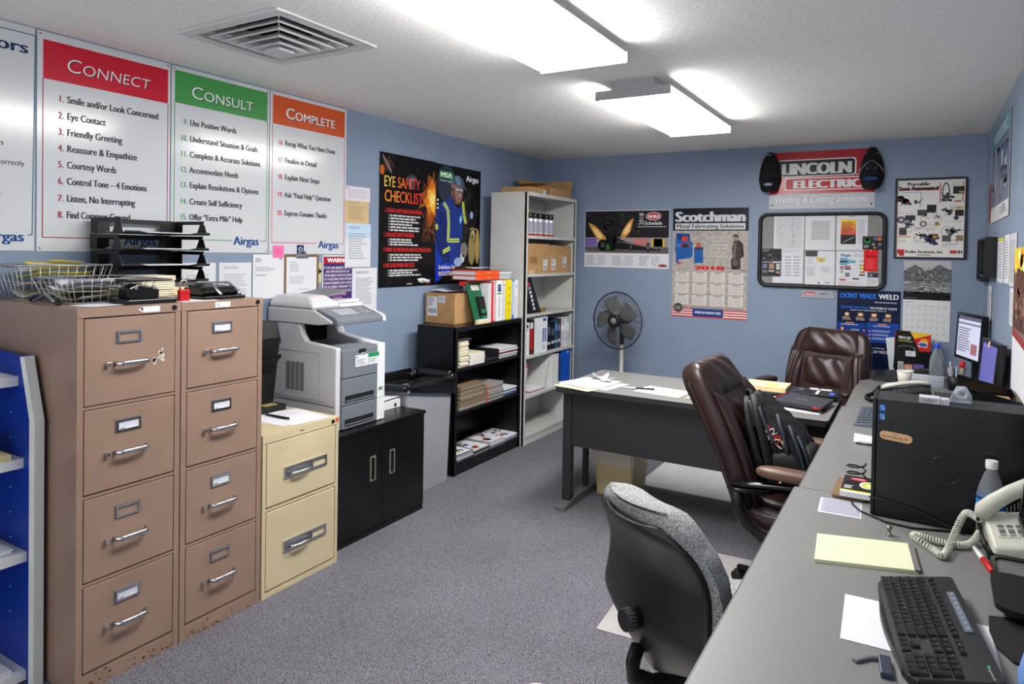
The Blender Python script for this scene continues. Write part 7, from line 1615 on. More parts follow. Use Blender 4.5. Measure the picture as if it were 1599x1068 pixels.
for k in range(3):
    b = MB(); pts = [(-0.09 + 0.03 * k, -0.168, 0.16 - 0.02 * k), (-0.075 + 0.03 * k, -0.173, 0.11), (-0.07 + 0.032 * k, -0.168, 0.03)]; b.tube([catmull(pts, i / 8) for i in range(9)], 0.004, M_nylon, 6); b.build('seam', t)
b = MB(); b.tube([(0.03, -0.176, 0.05), (0.032, -0.182, 0.03), (0.03, -0.18, 0.012)], 0.005, M_steel, 6); b.tube([(0.02, -0.18, 0.042), (0.042, -0.18, 0.036)], 0.0035, M_red, 6); b.build('zip_pull', t)
# ------------------------------------------------------------------ long counter of four grey desks along the right wall
CZ = 0.74
def counter(name, x0, y0, y1, label, near_end, far_end):
    t = T(name, label, 'desk', ((x0 + RWX)/2, (y0+y1)/2, 0), group='grey counter desks along the right wall')
    b = MB(); b.box(x0, RWX - 0.004, y0, y1, CZ - 0.028, CZ, M_lami); b.build('worktop', t)
    b = MB(); b.box(x0 - 0.004, x0 - 0.0002, y0, y1, CZ - 0.028, CZ - 0.0005, M_edge); b.build('edge_band', t)
    for yy in (y0 + 0.04, y1 - 0.07):
        b = MB(); b.box(x0 + 0.16, RWX - 0.03, yy, yy + 0.03, 0.0, CZ - 0.0285, M_desk); b.build('end_panel', t)
    b = MB(); b.box(RWX - 0.06, RWX - 0.045, y0 + 0.08, y1 - 0.08, 0.2, CZ - 0.0285, M_desk); b.build('back_panel', t)
    return t
counter('counter_desk', 2.762, -5.05, -3.247, 'nearest grey counter desk holding keyboard, legal pad and desk phone', 1, 0)
counter('counter_desk', 2.775, -3.243, -1.713, 'second grey counter desk, behind the black computer tower', 0, 0)
counter('counter_desk', 2.79, -1.709, -0.982, 'third grey counter desk, holding the black desk phone', 0, 0)
counter('counter_desk', 2.80, -0.970, -0.26, 'farthest grey counter desk, holding the magazine rack', 0, 0)

# computer tower
t = T('computer_tower', 'large black desktop computer tower standing on the counter', 'computer', (3.23, -3.31, CZ))
PB = mat('tower_black_plastic', (15, 15, 16), 0.35, noise=(12, 0.15, 5)); PT = mat('tower_top_grey', (44, 44, 48), 0.4)
px0, px1, py0, py1, pz0, pz1 = 3.004, 3.462, -3.402, -3.235, CZ, 1.108
b = MB(); b.hexa([(px0 + 0.012, py0 + 0.003, pz0 + 0.008), (px1, py0 + 0.003, pz0 + 0.008), (px1, py1, pz0 + 0.008), (px0 + 0.012, py1, pz0 + 0.008)], [(px0 + 0.012, py0 + 0.003, pz1 - 0.003), (px1, py0 + 0.003, pz1 - 0.003), (px1, py1, pz1 - 0.003), (px0 + 0.012, py1, pz1 - 0.003)], PT); b.build('case', t, bevel=0.002)
b = MB(); b.box(px0 + 0.014, px1, py0, py0 + 0.0028, pz0 + 0.006, pz1 - 0.001, PB); b.build('side_cover', t, bevel=0.001)
b = MB(); b.box(px0, px0 + 0.0115, py0 + 0.001, py1, pz0 + 0.003, pz1, M_blackg); b.build('front_bezel', t, bevel=0.003)
b = MB()
for x, y in ((px0 + 0.03, py0 + 0.03), (px1 - 0.03, py0 + 0.03), (px0 + 0.03, py1 - 0.03), (px1 - 0.03, py1 - 0.03)): b.box(x - 0.012, x + 0.012, y - 0.012, y + 0.012, pz0, pz0 + 0.0078, M_rubber)
b.build('feet', t)
for k in range(2):
    sh = Sheet(0.017, 0.022, 17, 22, paper=ink((40, 86, 170), True), t=0.0004); 
    for u, v, c in ((3, 3, (120, 170, 230)), (9, 3, (90, 150, 230)), (3, 11, (80, 140, 220)), (9, 11, (226, 206, 90) if k else (150, 190, 240))): sh.rect(u, v, u + 5, v + 7, c)
    sh.place('blue_sticker', (px0 + 0.018, py0 - 0.0002, 1.092 - k * 0.027), 0, parent=t)
sh = Sheet(0.088, 0.026, 88, 26, back=False, t=0.0005); sh.poly(rrp(0, 0, 88, 26, 12.5), (222, 178, 134), 0); sh.ell(12, 6, 1.5, 1.5, (90, 70, 60)); sh.greek(34, 5, 54, 9, 1, (90, 70, 60)); sh.greek(68, 6, 80, 9, 1, (120, 94, 76)); sh.greek(6, 13, 84, 22, 2, (110, 84, 66))
sh.place('tan_label', (px0 + 0.022, py0 - 0.0002, 1.012), 0, ry=0.08, parent=t)
b = MB(); lm = mat('logo_gloss_black', (44, 44, 46), 0.18)
lc = Vector((3.197, py0 - 0.0004, 0.915))
b.tube([(lc.x + 0.041 * math.cos(2*PI*i/40), lc.y, lc.z + 0.041 * math.sin(2*PI*i/40)) for i in range(40)], 0.0009, lm, 6, closed=True)
sh = Sheet(0.08, 0.08, back=False, t=0.0); sh.text('hp', 0.04, 0.05, 0.032, (54, 54, 57), 1, align='c', width=0.05, shear=0.22)
b.add([(lc.x - 0.04 + v.x, lc.y - 0.0002, lc.z + 0.04 + v.z) for v in sh.v], sh.f, lm); b.build('emblem', t)

# keyboard in front
KD = Vector((0.155, -0.988, 0)).normalized(); KP = Vector((0.988, 0.155, 0)).normalized()
KM = mat('keyboard_black', (22, 23, 26), 0.4); KK = mat('key_black', (15, 16, 18), 0.38)
t = T('keyboard', 'large black keyboard on the nearest counter, beside the legal pad', 'keyboard', (3.05, -3.895, CZ), math.atan2(KD.y, KD.x))
# local x runs along the keys from escape end to number pad, local y runs from the back (negative is the user side mirrored below)
def K(u, d, z): return (u, d, z)      # u 0..0.45 along, d 0..0.157 from space-bar edge to the back
b = MB(); NB = 24
front = [(0.45 * i / NB, -0.004 - 0.014 * math.sin(PI * i / NB) ** 2 + (0.02 if i in (0, NB) else 0.006 if i in (1, NB - 1) else 0)) for i in range(NB + 1)]
out = front + [(0.45, 0.15), (0.444, 0.157), (0.006, 0.157), (0.0, 0.15)]
def kz(d): return 0.012 + 0.028 * max(0, d) / 0.157
b.loft([[(u, d, kz(d) - 0.011) for u, d in out], [(u, d, kz(d) + 0.002) for u, d in out], [(0.225 + (u - 0.225) * 0.985, 0.078 + (d - 0.078) * 0.97, kz(d) + 0.006) for u, d in out]], KM, True, False)
body = b.build('body', t)
b = MB()
for u in (0.05, 0.40): b.box(u, u + 0.03, 0.13, 0.14, 0, 0.024, KM)
b.box(0.02, 0.43, 0.012, 0.02, 0, 0.006, M_rubber); b.build('feet', t)
def key(u, d, w, h, txt=None):
    b = MB(); z0 = kz(d + h/2) + 0.0062; z1 = z0 + 0.005
    b.loft([[(u + 0.0008, d + 0.0008, z0), (u + w - 0.0008, d + 0.0008, z0), (u + w - 0.0008, d + h - 0.0008, z0), (u + 0.0008, d + h - 0.0008, z0)],
            [(u + 0.0022, d + 0.002, z1), (u + w - 0.0022, d + 0.002, z1), (u + w - 0.0022, d + h - 0.003, z1 + 0.001), (u + 0.0022, d + h - 0.003, z1 + 0.001)]], KK, True, False)
    if txt:
        sh = Sheet(0.02, 0.02, back=False, t=0.0); sh.text(txt, 0, 0, 0.0042 if len(txt) == 1 else 0.0026, (226, 228, 232), 0, bold=0.03)
        b.add([(u + 0.0038 + v.x, d + h - 0.0085 + v.z, z1 + 0.0012) for v in sh.v], sh.f, ink((226, 228, 232)))
    b.build('key', t, recalc=False)
kw = 0.0187; x00 = 0.014
rows = [(0.116, 0.0, ['`'] + list('1234567890-='), 1.0), (0.0975, 1.5, list('QWERTYUIOP[]'), 1.0), (0.079, 1.75, list("ASDFGHJKL;'"), 1.0), (0.0605, 2.25, list('ZXCVBNM,./'), 1.0)]
d0 = -0.058
for d, off, ks, w in rows:
    for i, ch in enumerate(ks): key(x00 + (off + i) * kw, d + d0 + 0.018, kw, 0.0185, ch)
for u, d, w, tx in ((13, 0.116, 2, 'bksp'), (0, 0.0975, 1.5, 'tab'), (13.5, 0.0975, 1.5, '\\'), (0, 0.079, 1.75, 'caps'), (12.75, 0.079, 2.25, 'enter'), (0, 0.0605, 2.25, 'shift'), (12.25, 0.0605, 2.75, 'shift'),
                    (0, 0.042, 1.5, 'ctrl'), (1.5, 0.042, 1.2, 'fn'), (2.7, 0.042, 1.3, 'alt'), (4.0, 0.042, 6.2, None), (10.2, 0.042, 1.2, 'alt'), (11.4, 0.042, 1.2, 'fn'), (12.6, 0.042, 2.4, 'ctrl')):
    key(x00 + u * kw, d + d0 + 0.018, w * kw, 0.0185, tx)
for i in range(13): key(x00 + (i * 1.16 + (0.25 if i > 0 else 0)) * kw * 0.98, 0.101, kw * 0.98, 0.0135, 'esc' if i == 0 else 'F%d' % i)
ux = x00 + 15.35 * kw
for i in range(3):
    key(ux + i * kw, 0.076, kw, 0.0185, 'ins'); key(ux + i * kw, 0.0575, kw, 0.0185, 'del'); key(ux + i * kw, 0.101, kw, 0.0135, 'prt'); key(ux + i * kw, 0.002, kw, 0.0185, '+')
key(ux + kw, 0.0205, kw, 0.0185, '^')
un_ = ux + 3.3 * kw
for r, ks in enumerate((['n', '/', '*', '-'], ['7', '8', '9'], ['4', '5', '6'], ['1', '2', '3'])):
    for i, ch in enumerate(ks): key(un_ + i * kw, 0.076 - r * 0.0185, kw, 0.0185, ch)
key(un_, 0.002, 2 * kw, 0.0185, '0'); key(un_ + 2 * kw, 0.002, kw, 0.0185, '.'); key(un_ + 3 * kw, 0.0575 - 0.0185, kw, 0.037, '+'); key(un_ + 3 * kw, 0.002, kw, 0.037, 'ent')
b = MB(); b.hexa([(0.09, 0.128, kz(0.128) + 0.006), (0.27, 0.128, kz(0.128) + 0.006), (0.27, 0.142, kz(0.142) + 0.006), (0.09, 0.142, kz(0.142) + 0.006)], [(0.09, 0.128, kz(0.128) + 0.0095), (0.27, 0.128, kz(0.128) + 0.0095), (0.27, 0.142, kz(0.142) + 0.0095), (0.09, 0.142, kz(0.142) + 0.0095)], mat('media_strip_grey', (96, 104, 118), 0.35))
for k in range(8): b.cyl((0.102 + k * 0.022, 0.135, kz(0.135) + 0.0095), (0.102 + k * 0.022, 0.135, kz(0.135) + 0.0100), 0.002, ink((206, 212, 222)), n=8)
b.build('media_strip', t)
sh = Sheet(0.05, 0.012, back=False, t=0.0); sh.text('logitech', 0, 0.009, 0.006, (206, 214, 216), 0, width=0.042, bold=0.02)
b = MB(); b.add([(0.398 + v.x, 0.146 + v.z, kz(0.14) + 0.0066) for v in sh.v], sh.f, ink((206, 214, 216))); b.cyl((0.394, 0.1405, kz(0.14) + 0.0061), (0.394, 0.1405, kz(0.14) + 0.0068), 0.003, ink((60, 190, 160)), n=10); b.build('brand_print', t)

def on_counter(sh, name, x, y, rz, z, label, cat='paper', group=None): return flat(sh, name, x, y, z, rz, label, cat, group)
# white paper under keyboard
sh = Sheet(0.285, 0.218, paper=M_paper); on_counter(sh, 'paper_sheet', 2.985, -4.005, 0.04, CZ + 0.0006, 'blank white sheet lying under the black keyboard')
# legal pad
t = T('legal_pad', 'pale yellow-green ruled legal pad on the counter', 'notepad', (3.01, -3.74, CZ))
LPm = mat('legal_pad_paper', (222, 228, 184), 0.7, spec=0.2)
q = [Vector((2.899, -3.858, 0)), Vector((3.138, -3.786, 0)), Vector((3.120, -3.604, 0)), Vector((2.884, -3.672, 0))]
b = MB(); b.hexa([(p.x, p.y, CZ + 0.0003) for p in q], [(p.x, p.y, CZ + 0.009) for p in q], LPm)
for k in range(1, 27):
    f = k / 27; a = q[0].lerp(q[1], f); c = q[3].lerp(q[2], f); d_ = (q[1] - q[0]).normalized() * 0.0005
    b.add([tuple(a - d_ + Vector((0, 0, CZ + 0.0092))), tuple(a + d_ + Vector((0, 0, CZ + 0.0092))), tuple(c + d_ + Vector((0, 0, CZ + 0.0092))), tuple(c - d_ + Vector((0, 0, CZ + 0.0092)))], [(0, 1, 2, 3)], ink((176, 190, 170)))
for f in (0.52,): 
    a = q[0].lerp(q[3], f); c = q[1].lerp(q[2], f); b.add([tuple(a + Vector((0, 0, CZ + 0.0093))), tuple(c + Vector((0, 0, CZ + 0.0093))), tuple(c + Vector((0, 0.0006, CZ + 0.0093))), tuple(a + Vector((0, 0.0006, CZ + 0.0093)))], [(0, 1, 2, 3)], ink((200, 196, 170)))
b.build('pages', t)
d_ = (q[1] - q[0]).normalized(); r0, r1 = q[1] + d_ * 0.0004, q[2] + d_ * 0.0004
b = MB(); b.hexa([(r0.x - d_.x*0.012, r0.y - d_.y*0.012, CZ + 0.0092), (r0.x, r0.y, CZ), (r1.x, r1.y, CZ), (r1.x - d_.x*0.012, r1.y - d_.y*0.012, CZ + 0.0092)], [(r0.x - d_.x*0.012, r0.y - d_.y*0.012, CZ + 0.0105), (r0.x + 0.002, r0.y, CZ + 0.0105), (r1.x + 0.002, r1.y, CZ + 0.0105), (r1.x - d_.x*0.012, r1.y - d_.y*0.012, CZ + 0.0105)], mat('pad_binding_grey', (110, 104, 104), 0.6)); b.build('binding', t)
# clear sleeve with printed strips
sh = Sheet(0.124, 0.15, 124, 150, paper=mat('clear_sleeve', (206, 206, 212), 0.25))
for k in range(7): sh.rect(10, 8 + k * 19, 118, 20 + k * 19, (118, 122, 142), 1); sh.greek(12, 10 + k * 19, 116, 18 + k * 19, 2, (190, 194, 210), 2, ragged=0.03)
on_counter(sh, 'label_sleeve', 2.852, -3.314, 0.05, CZ + 0.0005, 'clear sleeve of grey label strips on the near counter by the seam', 'labels')
# brown wallet and package by the tower
b = MB(); b.rprism(2.882, 2.985, -3.295, -3.085, CZ, CZ + 0.012, 0.012, mat('brown_felt_wallet', (112, 90, 64), 0.8)); tag(b.build('wallet', bevel=0.003), 'brown wallet beside the computer tower', 'wallet')
t = T('package', 'black and white avocado-print package on the brown wallet', 'package', (2.955, -3.2, CZ + 0.012))
b = MB(); b.box(2.908, 2.998, -3.30, -3.10, CZ + 0.0125, CZ + 0.028, M_paper); b.build('box', t)
sh = Sheet(0.09, 0.20, 90, 200, paper=ink((34, 32, 34), True)); sh.ell(45, 40, 26, 18, (206, 60, 80)); sh.greek(25, 32, 65, 48, 2, (240, 200, 206), 2, ragged=0.05); sh.ell(76, 95, 24, 40, (236, 232, 220)); sh.ell(78, 97, 20, 34, (170, 196, 90), 2); sh.ell(79, 98, 10, 18, (226, 214, 130), 3); sh.greek(8, 120, 40, 160, 4, (220, 220, 220)); sh.rect(0, 172, 90, 186, (196, 196, 60)); sh.rect(0, 186, 90, 200, (226, 226, 226))
sh.place('printed_top', (2.908, -3.10, CZ + 0.0283), 0, rx=-PI/2, parent=t)
b = MB(); b.tube([(2.945 + 0.03 * math.cos(i * 0.8), -3.13 + 0.035 * math.sin(i * 0.8), CZ + 0.036 + 0.003 * i) for i in range(17)], 0.003, M_rubber, 6); tag(b.build('coiled_lead'), 'small coil of black lead on the package by the tower', 'cable')
b = MB(); b.tube([(2.945, -3.305, CZ + 0.004), (2.95, -3.34, CZ + 0.004), (2.975, -3.39, CZ + 0.004), (3.05, -3.45, CZ + 0.004), (3.12, -3.458, CZ + 0.004), (3.20, -3.43, CZ + 0.004), (3.27, -3.41, CZ + 0.004)], 0.0032, M_rubber, 6); tag(b.build('power_lead'), 'thin black lead curving along the counter before the tower', 'cable')
b = MB(); b.tube([(3.0, -3.406, 0.80), (3.06, -3.408, 0.795), (3.12, -3.410, 0.785), (3.18, -3.412, 0.765), (3.23, -3.418, 0.750), (3.25, -3.43, 0.745)], 0.0028, M_rubber, 6); tag(b.build('power_lead'), 'thin black lead hanging across the face of the tower', 'cable')
# thumb screw
t = T('thumb_screw', 'small steel thumb screw standing on the counter behind the legal pad', 'screw', (3.062, -3.55, CZ))
b = MB(); b.lathe([(0, 0), (0.009, 0), (0.009, 0.004), (0.005, 0.006), (0.0045, 0.018), (0.0075, 0.02), (0.008, 0.027), (0.0, 0.028)], mat('worn_steel', (150, 144, 132), 0.35, 0.9), 16, (3.062, -3.55, CZ)); b.build('screw', t)
# red marker
t = T('marker_pen', 'white marker with red cap pointing at the phone stand', 'marker', (3.286, -3.61, CZ))
A, B_ = Vector((3.268, -3.535, CZ + 0.008)), Vector((3.300, -3.69, CZ + 0.008)); Mi = A.lerp(B_, 0.5)
b = MB(); b.cyl(A, Mi, 0.0055, M_white, 0.0075, 14); b.build('barrel', t)
b = MB(); b.cyl(Mi, B_, 0.0082, M_red, 0.0075, 14); b.build('cap', t)
# usb stick with strap
t = T('usb_stick', 'dark usb stick with strap at the front of the counter', 'usb stick', (3.07, -4.29, CZ))
b = MB(); c_ = Vector((3.081, -4.296, 0)); d_ = Vector((0.12, -0.99, 0)); n_ = Vector((0.99, 0.12, 0))
pts = [c_ + d_ * a + n_ * e for a, e in ((-0.034, -0.011), (0.034, -0.011), (0.034, 0.011), (-0.034, 0.011))]
b.prism([(p.x, p.y) for p in pts][::1], CZ, CZ + 0.012, mat('usb_slate', (50, 56, 72), 0.35)); b.build('body', t, bevel=0.002)
b = MB(); b.tube([(3.073, -4.268, CZ + 0.005), (3.052, -4.272, CZ + 0.005), (3.031, -4.297, CZ + 0.004), (3.026, -4.302, CZ + 0.003)], 0.007, mat('grey_strap', (96, 98, 104), 0.6), 6, flat=(0.35, 1.0)); b.build('strap', t)
# mouse pad, black
b = MB(); b.prism([(3.272, -3.948), (3.268, -4.02), (3.276, -4.09), (3.30, -4.135), (3.33, -4.15), (3.49, -4.15), (3.49, -3.90), (3.34, -3.925)], CZ + 0.0016, CZ + 0.006, M_rubber); tag(b.build('mouse_pad'), 'black mouse pad at the right edge beside the keyboard', 'mouse pad')
# blue rounded tub
b = MB(); b.lathe([(0.0, 0.0), (0.085, 0.0), (0.092, 0.012), (0.093, 0.05), (0.085, 0.085), (0.06, 0.108), (0.03, 0.116), (0.0, 0.118)], mat('soft_blue_cloth', (104, 136, 196), 0.7, bump=(40, 0.1)), 36, (3.385, -4.275, CZ)); tag(b.build('round_pouch'), 'blue rounded pouch at the lower right corner of the photo', 'pouch')

# near phone on its black stand
t = T('desk_phone', 'beige desk phone on a black stand at the right edge of the counter', 'telephone', (3.37, -3.47, CZ))
PHm = mat('phone_beige', (206, 204, 190), 0.4)
b = MB(); b.hexa([(3.308, -3.575, CZ + 0.012), (3.47, -3.575, CZ + 0.014), (3.46, -3.478, CZ + 0.04), (3.290, -3.478, CZ + 0.03)], [(3.312, -3.572, CZ + 0.032), (3.47, -3.572, CZ + 0.062), (3.46, -3.478, CZ + 0.1285), (3.286, -3.478, CZ + 0.098)], PHm); body = b.build('base', t, bevel=0.006)
F0, F1, F2 = Vector((3.312, -3.572, CZ + 0.032)), Vector((3.47, -3.572, CZ + 0.062)), Vector((3.286, -3.478, CZ + 0.098))
EX, EY = (F1 - F0), (F2 - F0); EN = EX.cross(EY).normalized()
def fpnt(u, v, e=0.0015): return F0 + EX * u + EY * v + EN * e
b = MB()
for i in range(3):
    for j in range(4): b.add([tuple(fpnt(0.14 + i * 0.13 + a, 0.32 + j * 0.075 + c, 0.002)) for a, c in ((0, 0), (0.09, 0), (0.09, 0.05), (0, 0.05))], [(0, 1, 2, 3)], ink((96, 98, 110)) if j % 2 else ink((150, 152, 150)))
b.add([tuple(fpnt(u, v, 0.001)) for u, v in ((0.10, 0.26), (0.42, 0.26), (0.42, 0.29), (0.10, 0.29))], [(0, 1, 2, 3)], ink((180, 180, 170))); b.build('keypad', t, recalc=False)
b = MB(); b.add([tuple(fpnt(u, v, 0.0018)) for u, v in ((0.56, 0.10), (0.80, 0.10), (0.80, 0.66), (0.56, 0.66))], [(0, 1, 2, 3)], ink((214, 220, 232)))
b.add([tuple(fpnt(u, v, 0.0024)) for u, v in ((0.60, 0.12), (0.76, 0.12), (0.76, 0.22), (0.60, 0.22))], [(0, 1, 2, 3)], ink((60, 100, 170)))
for k in range(6): b.add([tuple(fpnt(u, v, 0.0022)) for u, v in ((0.60, 0.28 + k * 0.06), (0.77, 0.28 + k * 0.06), (0.77, 0.295 + k * 0.06), (0.60, 0.295 + k * 0.06))], [(0, 1, 2, 3)], ink((140, 150, 180)))
b.build('name_card', t, recalc=False)
b = MB(); b.tube([(3.282, -3.50, CZ + 0.085), (3.290, -3.50, CZ + 0.107), (3.315, -3.498, CZ + 0.135), (3.35, -3.495, CZ + 0.165), (3.39, -3.49, CZ + 0.190), (3.42, -3.488, CZ + 0.200), (3.435, -3.487, CZ + 0.185)], [0.014, 0.021, 0.019, 0.018, 0.019, 0.021, 0.014], PHm, 14, flat=(0.8, 1.15)); b.build('handset', t)
b = MB(); b.hexa([(3.38, -3.50, CZ + 0.10), (3.44, -3.50, CZ + 0.11), (3.44, -3.480, CZ + 0.125), (3.38, -3.480, CZ + 0.113)], [(3.39, -3.498, CZ + 0.172), (3.43, -3.498, CZ + 0.182), (3.43, -3.482, CZ + 0.182), (3.39, -3.482, CZ + 0.172)], PHm); b.build('cradle', t)
b = MB()
for k in range(7): b.box(3.34 + k * 0.008, 3.3425 + k * 0.008, -3.520, -3.518, CZ + 0.112 + k * 0.006, CZ + 0.130 + k * 0.006, ink((110, 108, 100)))
b.build('speaker_grille', t)
b = MB(); b.tube([(3.276, -3.485, CZ + 0.078), (3.288, -3.535, CZ + 0.035), (3.300, -3.588, CZ + 0.004)], 0.004, M_blackg, 6); b.tube([(3.285, -3.475, CZ + 0.05), (3.292, -3.52, CZ + 0.015), (3.302, -3.582, CZ + 0.006), (3.36, -3.587, CZ + 0.006)], 0.005, M_blackg, 6); b.box(3.31, 3.44, -3.565, -3.485, CZ, CZ + 0.0115, M_blackm); b.build('stand', t)
def coil(pts, r, n_turn, wr, m, name, parent):
    P = [Vector(p) for p in pts]; out = []
    N = n_turn * 9; L = len(P) - 1
    for i in range(N + 1):
        x, y, z = catmull([tuple(p) for p in P], i / N); x2, y2, z2 = catmull([tuple(p) for p in P], min(1, i / N + 0.004)); x1, y1, z1 = catmull([tuple(p) for p in P], max(0, i / N - 0.004))
        d = Vector((x2 - x1, y2 - y1, z2 - z1)).normalized(); a = d.cross(Vector((0, 0, 1))).normalized(); c = d.cross(a)
        th = 2 * PI * i / 9
        out.append(Vector((x, y, z)) + a * r * math.cos(th) + c * r * math.sin(th))
    b = MB(); b.M = parent.matrix_world.inverted() if False else None; b.tube(out, wr, m, 5); return b.build(name, parent)
coil([(3.280, -3.50, CZ + 0.078), (3.258, -3.44, CZ + 0.072), (3.245, -3.43, CZ + 0.055), (3.225, -3.50, CZ + 0.03), (3.205, -3.60, CZ + 0.012), (3.19, -3.655, CZ + 0.012), (3.17, -3.625, CZ + 0.012), (3.125, -3.555, CZ + 0.012), (3.135, -3.535, CZ + 0.012), (3.18, -3.55, CZ + 0.012), (3.23, -3.552, CZ + 0.012), (3.262, -3.515, CZ + 0.012), (3.284, -3.47, CZ + 0.03)], 0.0085, 88, 0.0021, PHm, 'coiled_cord', t)
# water bottle behind the handset
def bottle(name, label, x, y, z, h, r, capcol, cat, labelcol, group=None, square=False, band=(0.42, 0.62)):
    t = T(name, label, cat, (x, y, z), 0.0)
    g = mat('clear_water_bottle', (226, 234, 240), 0.08, trans=0.85, ior=1.2)
    def ring(rr, zz, sq): return [((1.0 if not sq else 1 / max(abs(math.cos(2*PI*i/24)), abs(math.sin(2*PI*i/24))) ** 0.7) * rr * math.cos(2*PI*i/24), (1.0 if not sq else 1 / max(abs(math.cos(2*PI*i/24)), abs(math.sin(2*PI*i/24))) ** 0.7) * rr * math.sin(2*PI*i/24), zz) for i in range(24)]
    b = MB(); b.loft([ring(r * 0.85, 0, square), ring(r, 0.012, square)] + [ring(r * (0.97 if (k % 2 and not square) else 1.0), h * (0.1 + 0.06 * k), square) for k in range(9)] + [ring(r * 0.86, h * 0.68, square), ring(r * 0.6, h * 0.80, False), ring(r * 0.38, h * 0.88, False), ring(r * 0.36, h * 0.93, False)], g, True, True); b.build('bottle_body', t)
    b = MB(); b.cyl((0, 0, h * 0.90), (0, 0, h), r * 0.44, capcol, n=20); b.build('cap', t, bevel=0.001)
    if labelcol:
        b = MB(); b.loft([ring(r * 1.015, h * band[0], square), ring(r * 1.015, h * band[1], square)], labelcol, False, True)
        b.loft([ring(r * 1.02, h * (band[1] - 0.05), square), ring(r * 1.02, h * (band[1] - 0.015), square)], ink((60, 50, 80)), False, True); b.build('label', t)
    return t
bottle('water_bottle', 'clear water bottle with white cap behind the beige phone', 3.310, -3.441, CZ, 0.234, 0.035, M_white, 'bottle', ink((30, 130, 210), True), band=(0.30, 0.58))
# ------------------------------------------------------------------ monitors, racks and clutter farther along the counter
def monitor(name, label, c, rz, w, h, tilt, scr, paint, sticker=False, zb=0.12, rot=0):
    """c = base point on the counter; local x right along the screen, -y toward the viewer of the screen"""
    t = T(name, label, 'monitor', c, rz)
    M_ = Matrix.Translation((0, 0, zb + h/2)) @ Matrix.Rotation(-tilt, 4, 'X')
    b = MB(); b.M = M_; b.box(-w/2, w/2, 0.0, 0.03, -h/2, h/2, M_blackg); b.box(-w*0.32, w*0.32, 0.03, 0.06, -h*0.3, h*0.3, M_blackm); b.build('housing', t, bevel=0.004)
    b = MB(); b.M = M_; b.frame(-w/2, w/2, -h/2, h/2, 0.018, -0.006, -0.0002, M_blackg, 'y'); b.build('bezel', t, bevel=0.001)
    sh = Sheet(w - 0.036, h - 0.036, 100, 62, paper=scr, t=0.0005); paint(sh)
    sh.v = [Matrix.Translation((-w/2 + 0.018, -0.0006, h/2 - 0.018)) @ v for v in sh.v]; sh.v = [M_ @ v for v in sh.v]
    sh.place('screen', (0, 0, 0), 0, parent=t)
    if sticker:
        b = MB(); b.M = M_; b.box(-0.02, 0.012, -0.0075, -0.0062, h/2 - 0.034, h/2 - 0.004, ink((226, 190, 150))); b.build('sticky_note', t)
    b = MB(); b.box(-0.03, 0.03, 0.031, 0.05, 0.01, zb + h * 0.45, M_blackm); b.build('stand_neck', t)
    b = MB(); b.rprism(-0.11, 0.11, -0.09, 0.055, 0.0, 0.012, 0.04, M_blackm); b.build('stand_base', t)
    return t
SCW = mat('screen_lit_white', (196, 200, 222), 0.25, emit=0.55); SCP = mat('screen_lit_violet', (92, 92, 160), 0.25, emit=0.5)
def p1(sh):
    sh.rect(0, 0, 100, 6, (120, 120, 150), 1); sh.rect(0, 10, 100, 13, (150, 150, 176), 1); sh.greek(4, 18, 60, 56, 10, (120, 116, 150), 1); sh.rect(62, 40, 88, 56, (190, 130, 140), 1)
monitor('monitor', 'farthest monitor with white page, nearest the far wall', (3.40, -0.53, CZ), -1.26, 0.38, 0.30, 0.05, SCW, p1, zb=0.155)
monitor('monitor', 'monitor with violet screen and small sticky note on its bezel', (3.428, -1.60, CZ), -1.45, 0.36, 0.28, 0.08, SCP, lambda sh: sh.rect(3, 4, 40, 5, (130, 130, 190), 1), True, zb=0.115)
monitor('monitor', 'black monitor at the right photo edge, seen almost edge-on', (3.375, -3.855, CZ + 0.022), -PI/2 - 0.02, 0.53, 0.33, 0.10, mat('screen_dark', (20, 26, 30), 0.12), lambda sh: None, zb=0.10)
# perforated monitor riser
t = T('monitor_riser', 'black mesh riser with rounded corners under the edge monitor', 'riser', (3.39, -3.75, CZ))
b = MB(); out = rrect(3.298, 3.49, -3.862, -3.592, 0.03, 6); inn = rrect(3.308, 3.48, -3.852, -3.602, 0.022, 6)
b.loft([[(x, y, CZ + 0.006) for x, y in out], [(x, y, CZ + 0.02) for x, y in out], [(x, y, CZ + 0.02) for x, y in inn], [(x, y, CZ + 0.006) for x, y in inn]], M_blackg, False, False); b.build('rim', t)
MM = mat('fine_wire_mesh', (150, 150, 152), 0.4, 0.6)
nt = MM.node_tree; tc = nt.nodes.new('ShaderNodeTexCoord'); ck = nt.nodes.new('ShaderNodeTexChecker'); ck.inputs['Scale'].default_value = 330
mp = nt.nodes.new('ShaderNodeMapping'); mp.inputs['Rotation'].default_value = (0, 0, 0.785); nt.links.new(tc.outputs['Object'], mp.inputs['Vector']); nt.links.new(mp.outputs['Vector'], ck.inputs['Vector'])
ck.inputs['Color1'].default_value = rgb((196, 196, 198)); ck.inputs['Color2'].default_value = rgb((30, 30, 32)); nt.links.new(ck.outputs['Color'], nt.nodes['Principled BSDF'].inputs['Base Color'])
b = MB(); b.prism(inn, CZ + 0.012, CZ + 0.0145, MM); b.build('mesh_deck', t)
b = MB()
for x, y in ((3.32, -3.84), (3.47, -3.84), (3.32, -3.615), (3.47, -3.615)): b.cyl((x, y, CZ), (x, y, CZ + 0.0115), 0.008, M_blackg, n=10)
b.build('feet', t)

